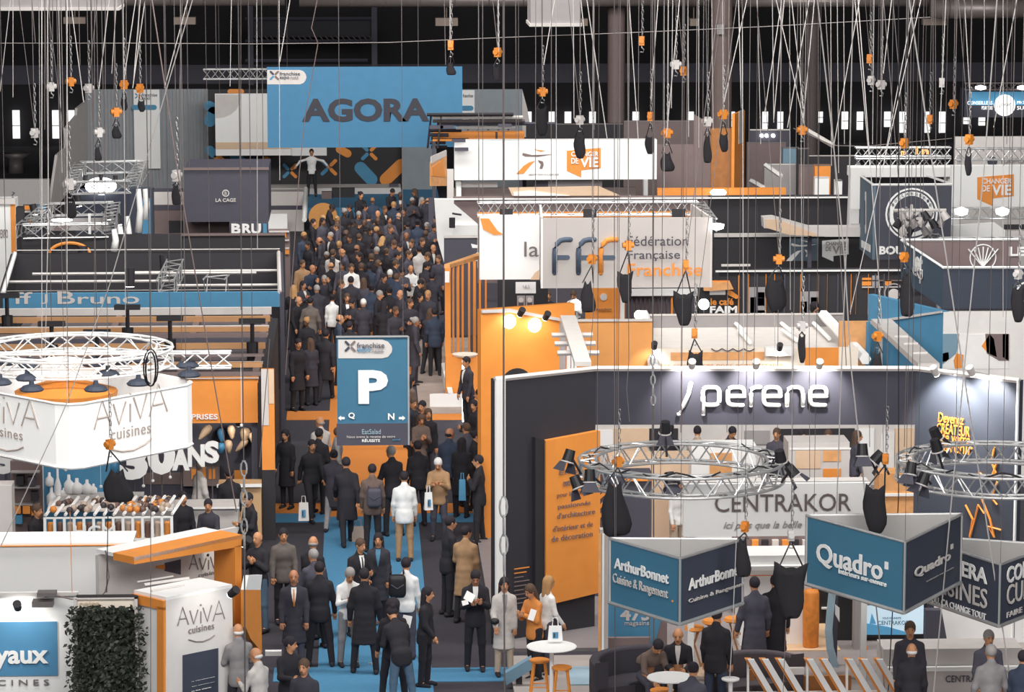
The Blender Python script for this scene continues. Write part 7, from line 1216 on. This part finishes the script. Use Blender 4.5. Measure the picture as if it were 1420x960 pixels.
# keep bodies apart along their line of sight
for it in range(40):
    mv = 0
    for i in range(len(CR)):
        for j in range(i):
            p, q = CR[i][0], CR[j][0]; dx = abs(p.x-q.x); dy = p.y-q.y
            if dx < .44 and abs(dy) < .36:
                s_ = (.37-abs(dy))/2*(1 if dy >= 0 else -1); k1 = (p.y+s_)/p.y; k2 = (q.y-s_)/q.y; CR[i][0] = Vector((p.x*k1, p.y*k1, p.z)); CR[j][0] = Vector((q.x*k2, q.y*k2, q.z)); mv += 1
    if not mv: break
for pos, a, h, lab, k in CR: person(pos, *a, h=h, label=lab, **k)
def seated(px, py, rot, ps, top, tc, bc, hair, hc, lab, hs=1.3, **k):
    g = gz(px, py, hs+.08); r = person((g.x, g.y, .08), rot, ps, top, tc, bc, hair, hc, label=lab, **k)
    return r
seated(897, 880, 20, 'sit_lean', 'jacket', 'brown', 'slate', 'short', 'hblack', 'seated man in a brown jacket leaning over the dark curved sofa', 1.22)
seated(941, 866, -8, 'sit', 'jacket', 'black', 'black', 'bald', 'hwhite', 'seated white-bearded man in black suit at the white round table', 1.38, front='light')
seated(958, 932, 160, 'sit', 'jacket', 'slate', 'black', 'short', 'hblack', 'dark-haired person seated with back to the camera at the bottom edge', 1.25)
# carried and resting bags
def tote(px, py, w, h, Y, m, lab, rot=0, logo=True):
    c = at(px, py, Y); s = pxm(Y); W_, H_ = w*s/2, h*s; t = thing('tote_bag', c-Vector((0, 0, H_)), lab, 'bag'); u = Vector((math.cos(D2(rot)), math.sin(D2(rot)), 0)); n = Vector((-u.y, u.x, 0))*.05
    a = c-u*W_*.85; b = c+u*W_*.85; d = c+u*W_-Vector((0, 0, H_)); e = c-u*W_-Vector((0, 0, H_)); MB().add([a-n*.2, b-n*.2, d-n, e-n, a+n*.2, b+n*.2, d+n, e+n], [(0,3,2,1),(4,5,6,7),(0,1,5,4),(1,2,6,5),(2,3,7,6),(3,0,4,7)]).build('bag_body', m, t)
    MB().tube([c-u*W_*.4, c-u*W_*.3+Vector((0, 0, .13)), c+u*W_*.3+Vector((0, 0, .13)), c+u*W_*.4], .01, 5).build('handle', m, t)
    if logo:
        q = c-Vector((0, 0, H_*.58))-n*1.2; MB().obox(q, u*W_*.38, (0, .006, 0), (0, 0, H_*.2)).build('blue_print', BLUE, t); MB().obox(q-u*W_*.15+Vector((0, -.006, 0)), u*W_*.12, (0, .006, 0), (0, 0, H_*.14)).build('dark_print', NAVY, t)
def YF(py, h=0): return gz(600, py, h).y
tote(421, 697, 15, 26, YF(737)-.25, LIGHT, 'white tote bag with blue print carried in mid-stride, left of the runner'); tote(594, 683, 12, 25, YF(752)-.35, WHITE, 'white tote bag with blue print on the arm of the white-haired man', 15); tote(497, 730, 20, 30, 66.3, mat('canvas_tan', 'b5a193', .9), 'tan canvas tote bag hanging behind the young suited man', 0, False)
tote(514, 930, 13, 36, 56.2, LIGHT, 'pale tote bag at the bottom centre held by the curly-haired visitor'); tote(770, 868, 21, 22, 53.2, WHITE, 'white paper bag with a blue square standing on the high table'); tote(641, 665, 10, 30, YF(745)-.3, BLUE, 'blue shopping bag held at the right side of the aisle', 0, False)
def pack(px, py, w, h, Y, m, lab):
    c = at(px, py, Y); s = pxm(Y); t = thing('rucksack', c, lab, 'bag'); o = MB().box((-1, -1, -1), (1, 1, 1)).build('pack_body', m, t, smooth=True); o.matrix_parent_inverse = Matrix.Identity(4); o.scale = (w*s/2*.82, .10, h*s/2*.9); bv = o.modifiers.new('round', 'BEVEL'); bv.width = .45; bv.segments = 4
    for sg in (-1, 1): MB().tube([c+Vector((sg*w*s*.3, .1, h*s*.45)), c+Vector((sg*w*s*.3, .25, h*s*.5)), c+Vector((sg*w*s*.35, .3, 0))], .018, 5).build('strap', m, t)
    MB().tube([c+Vector((-w*s*.3, -.1, h*s*.1)), c+Vector((0, -.125, -h*s*.05)), c+Vector((w*s*.3, -.1, h*s*.1))], .008, 4).build('zip', SLATE, t)
pack(551, 813, 30, 36, by_head(562.5, 775, 1.76).y-.25, RUBBER, 'black rucksack on the shoulder of the man in the white shirt'); pack(461, 363, 9, 16, by_head(461, 346, 1.78).y-.22, RUBBER, 'small black rucksack on the visitor in the pale jacket amid the crowd'); pack(519, 690, 26, 30, by_head(516, 645, 1.74).y-.22, SLATE, 'slate rucksack on the man in the taupe hooded jacket')
def sheet(px, py, w, h, Y, lab, rx=-35, rz=10, m=None):
    c = at(px, py, Y); s = pxm(Y); o = MB().box((-w*s/2, -.004, -h*s/2), (w*s/2, .004, h*s/2)).build('paper_sheet', m or WHITE); o.location = c; o.rotation_euler = (D2(rx), D2(rz), 0); tag(o, lab, 'paper')
Yp = by_head(659, 788, 1.78).y-.42; sheet(651, 828, 14, 13, Yp, 'white paper held by the man in black suit and open shirt', -30, 30); sheet(645, 836, 9, 7, Yp-.05, 'smaller white leaflet below the first paper in the same hands', -20, -15)
sheet(738, 853, 9, 16, by_head(741, 808, 1.68).y-.3, 'white brochure read by the woman in the orange checked jacket', -20, 20); sheet(564, 862, 13, 17, by_head(545, 832, 1.72).y+.2, 'white sheet held between the two stooping visitors on the blue runner', -10, 12)
q = gz(379, 910); tag(MB().box((q.x-.14, q.y, .0), (q.x+.14, q.y+.12, .08)).build('white_box', WHITE), 'small white box lying on the dark carpet at the lower left', 'box')
q = at(347, 800, 56.2)
for k, (px, py, hh) in enumerate(((709, 845, 1),)):
    Yb = by_head(699, 801, 1.70).y-.28; c = at(686, 862, Yb); o = MB().ball((0, 0, 0), 1, 12).build('handbag', RUBBER, smooth=True); o.location = c; o.scale = (.08, .06, .06); tag(o, 'small round black handbag at the waist of the woman in the pale coat', 'bag')
# shorten any label that runs past sixteen words
for o in COL.objects:
    if o.parent is None and 'label' in o and len(o['label'].split()) > 16: o['label'] = ' '.join(w_ for w_ in o['label'].split() if w_ not in ('the', 'a', 'an'))[:200]
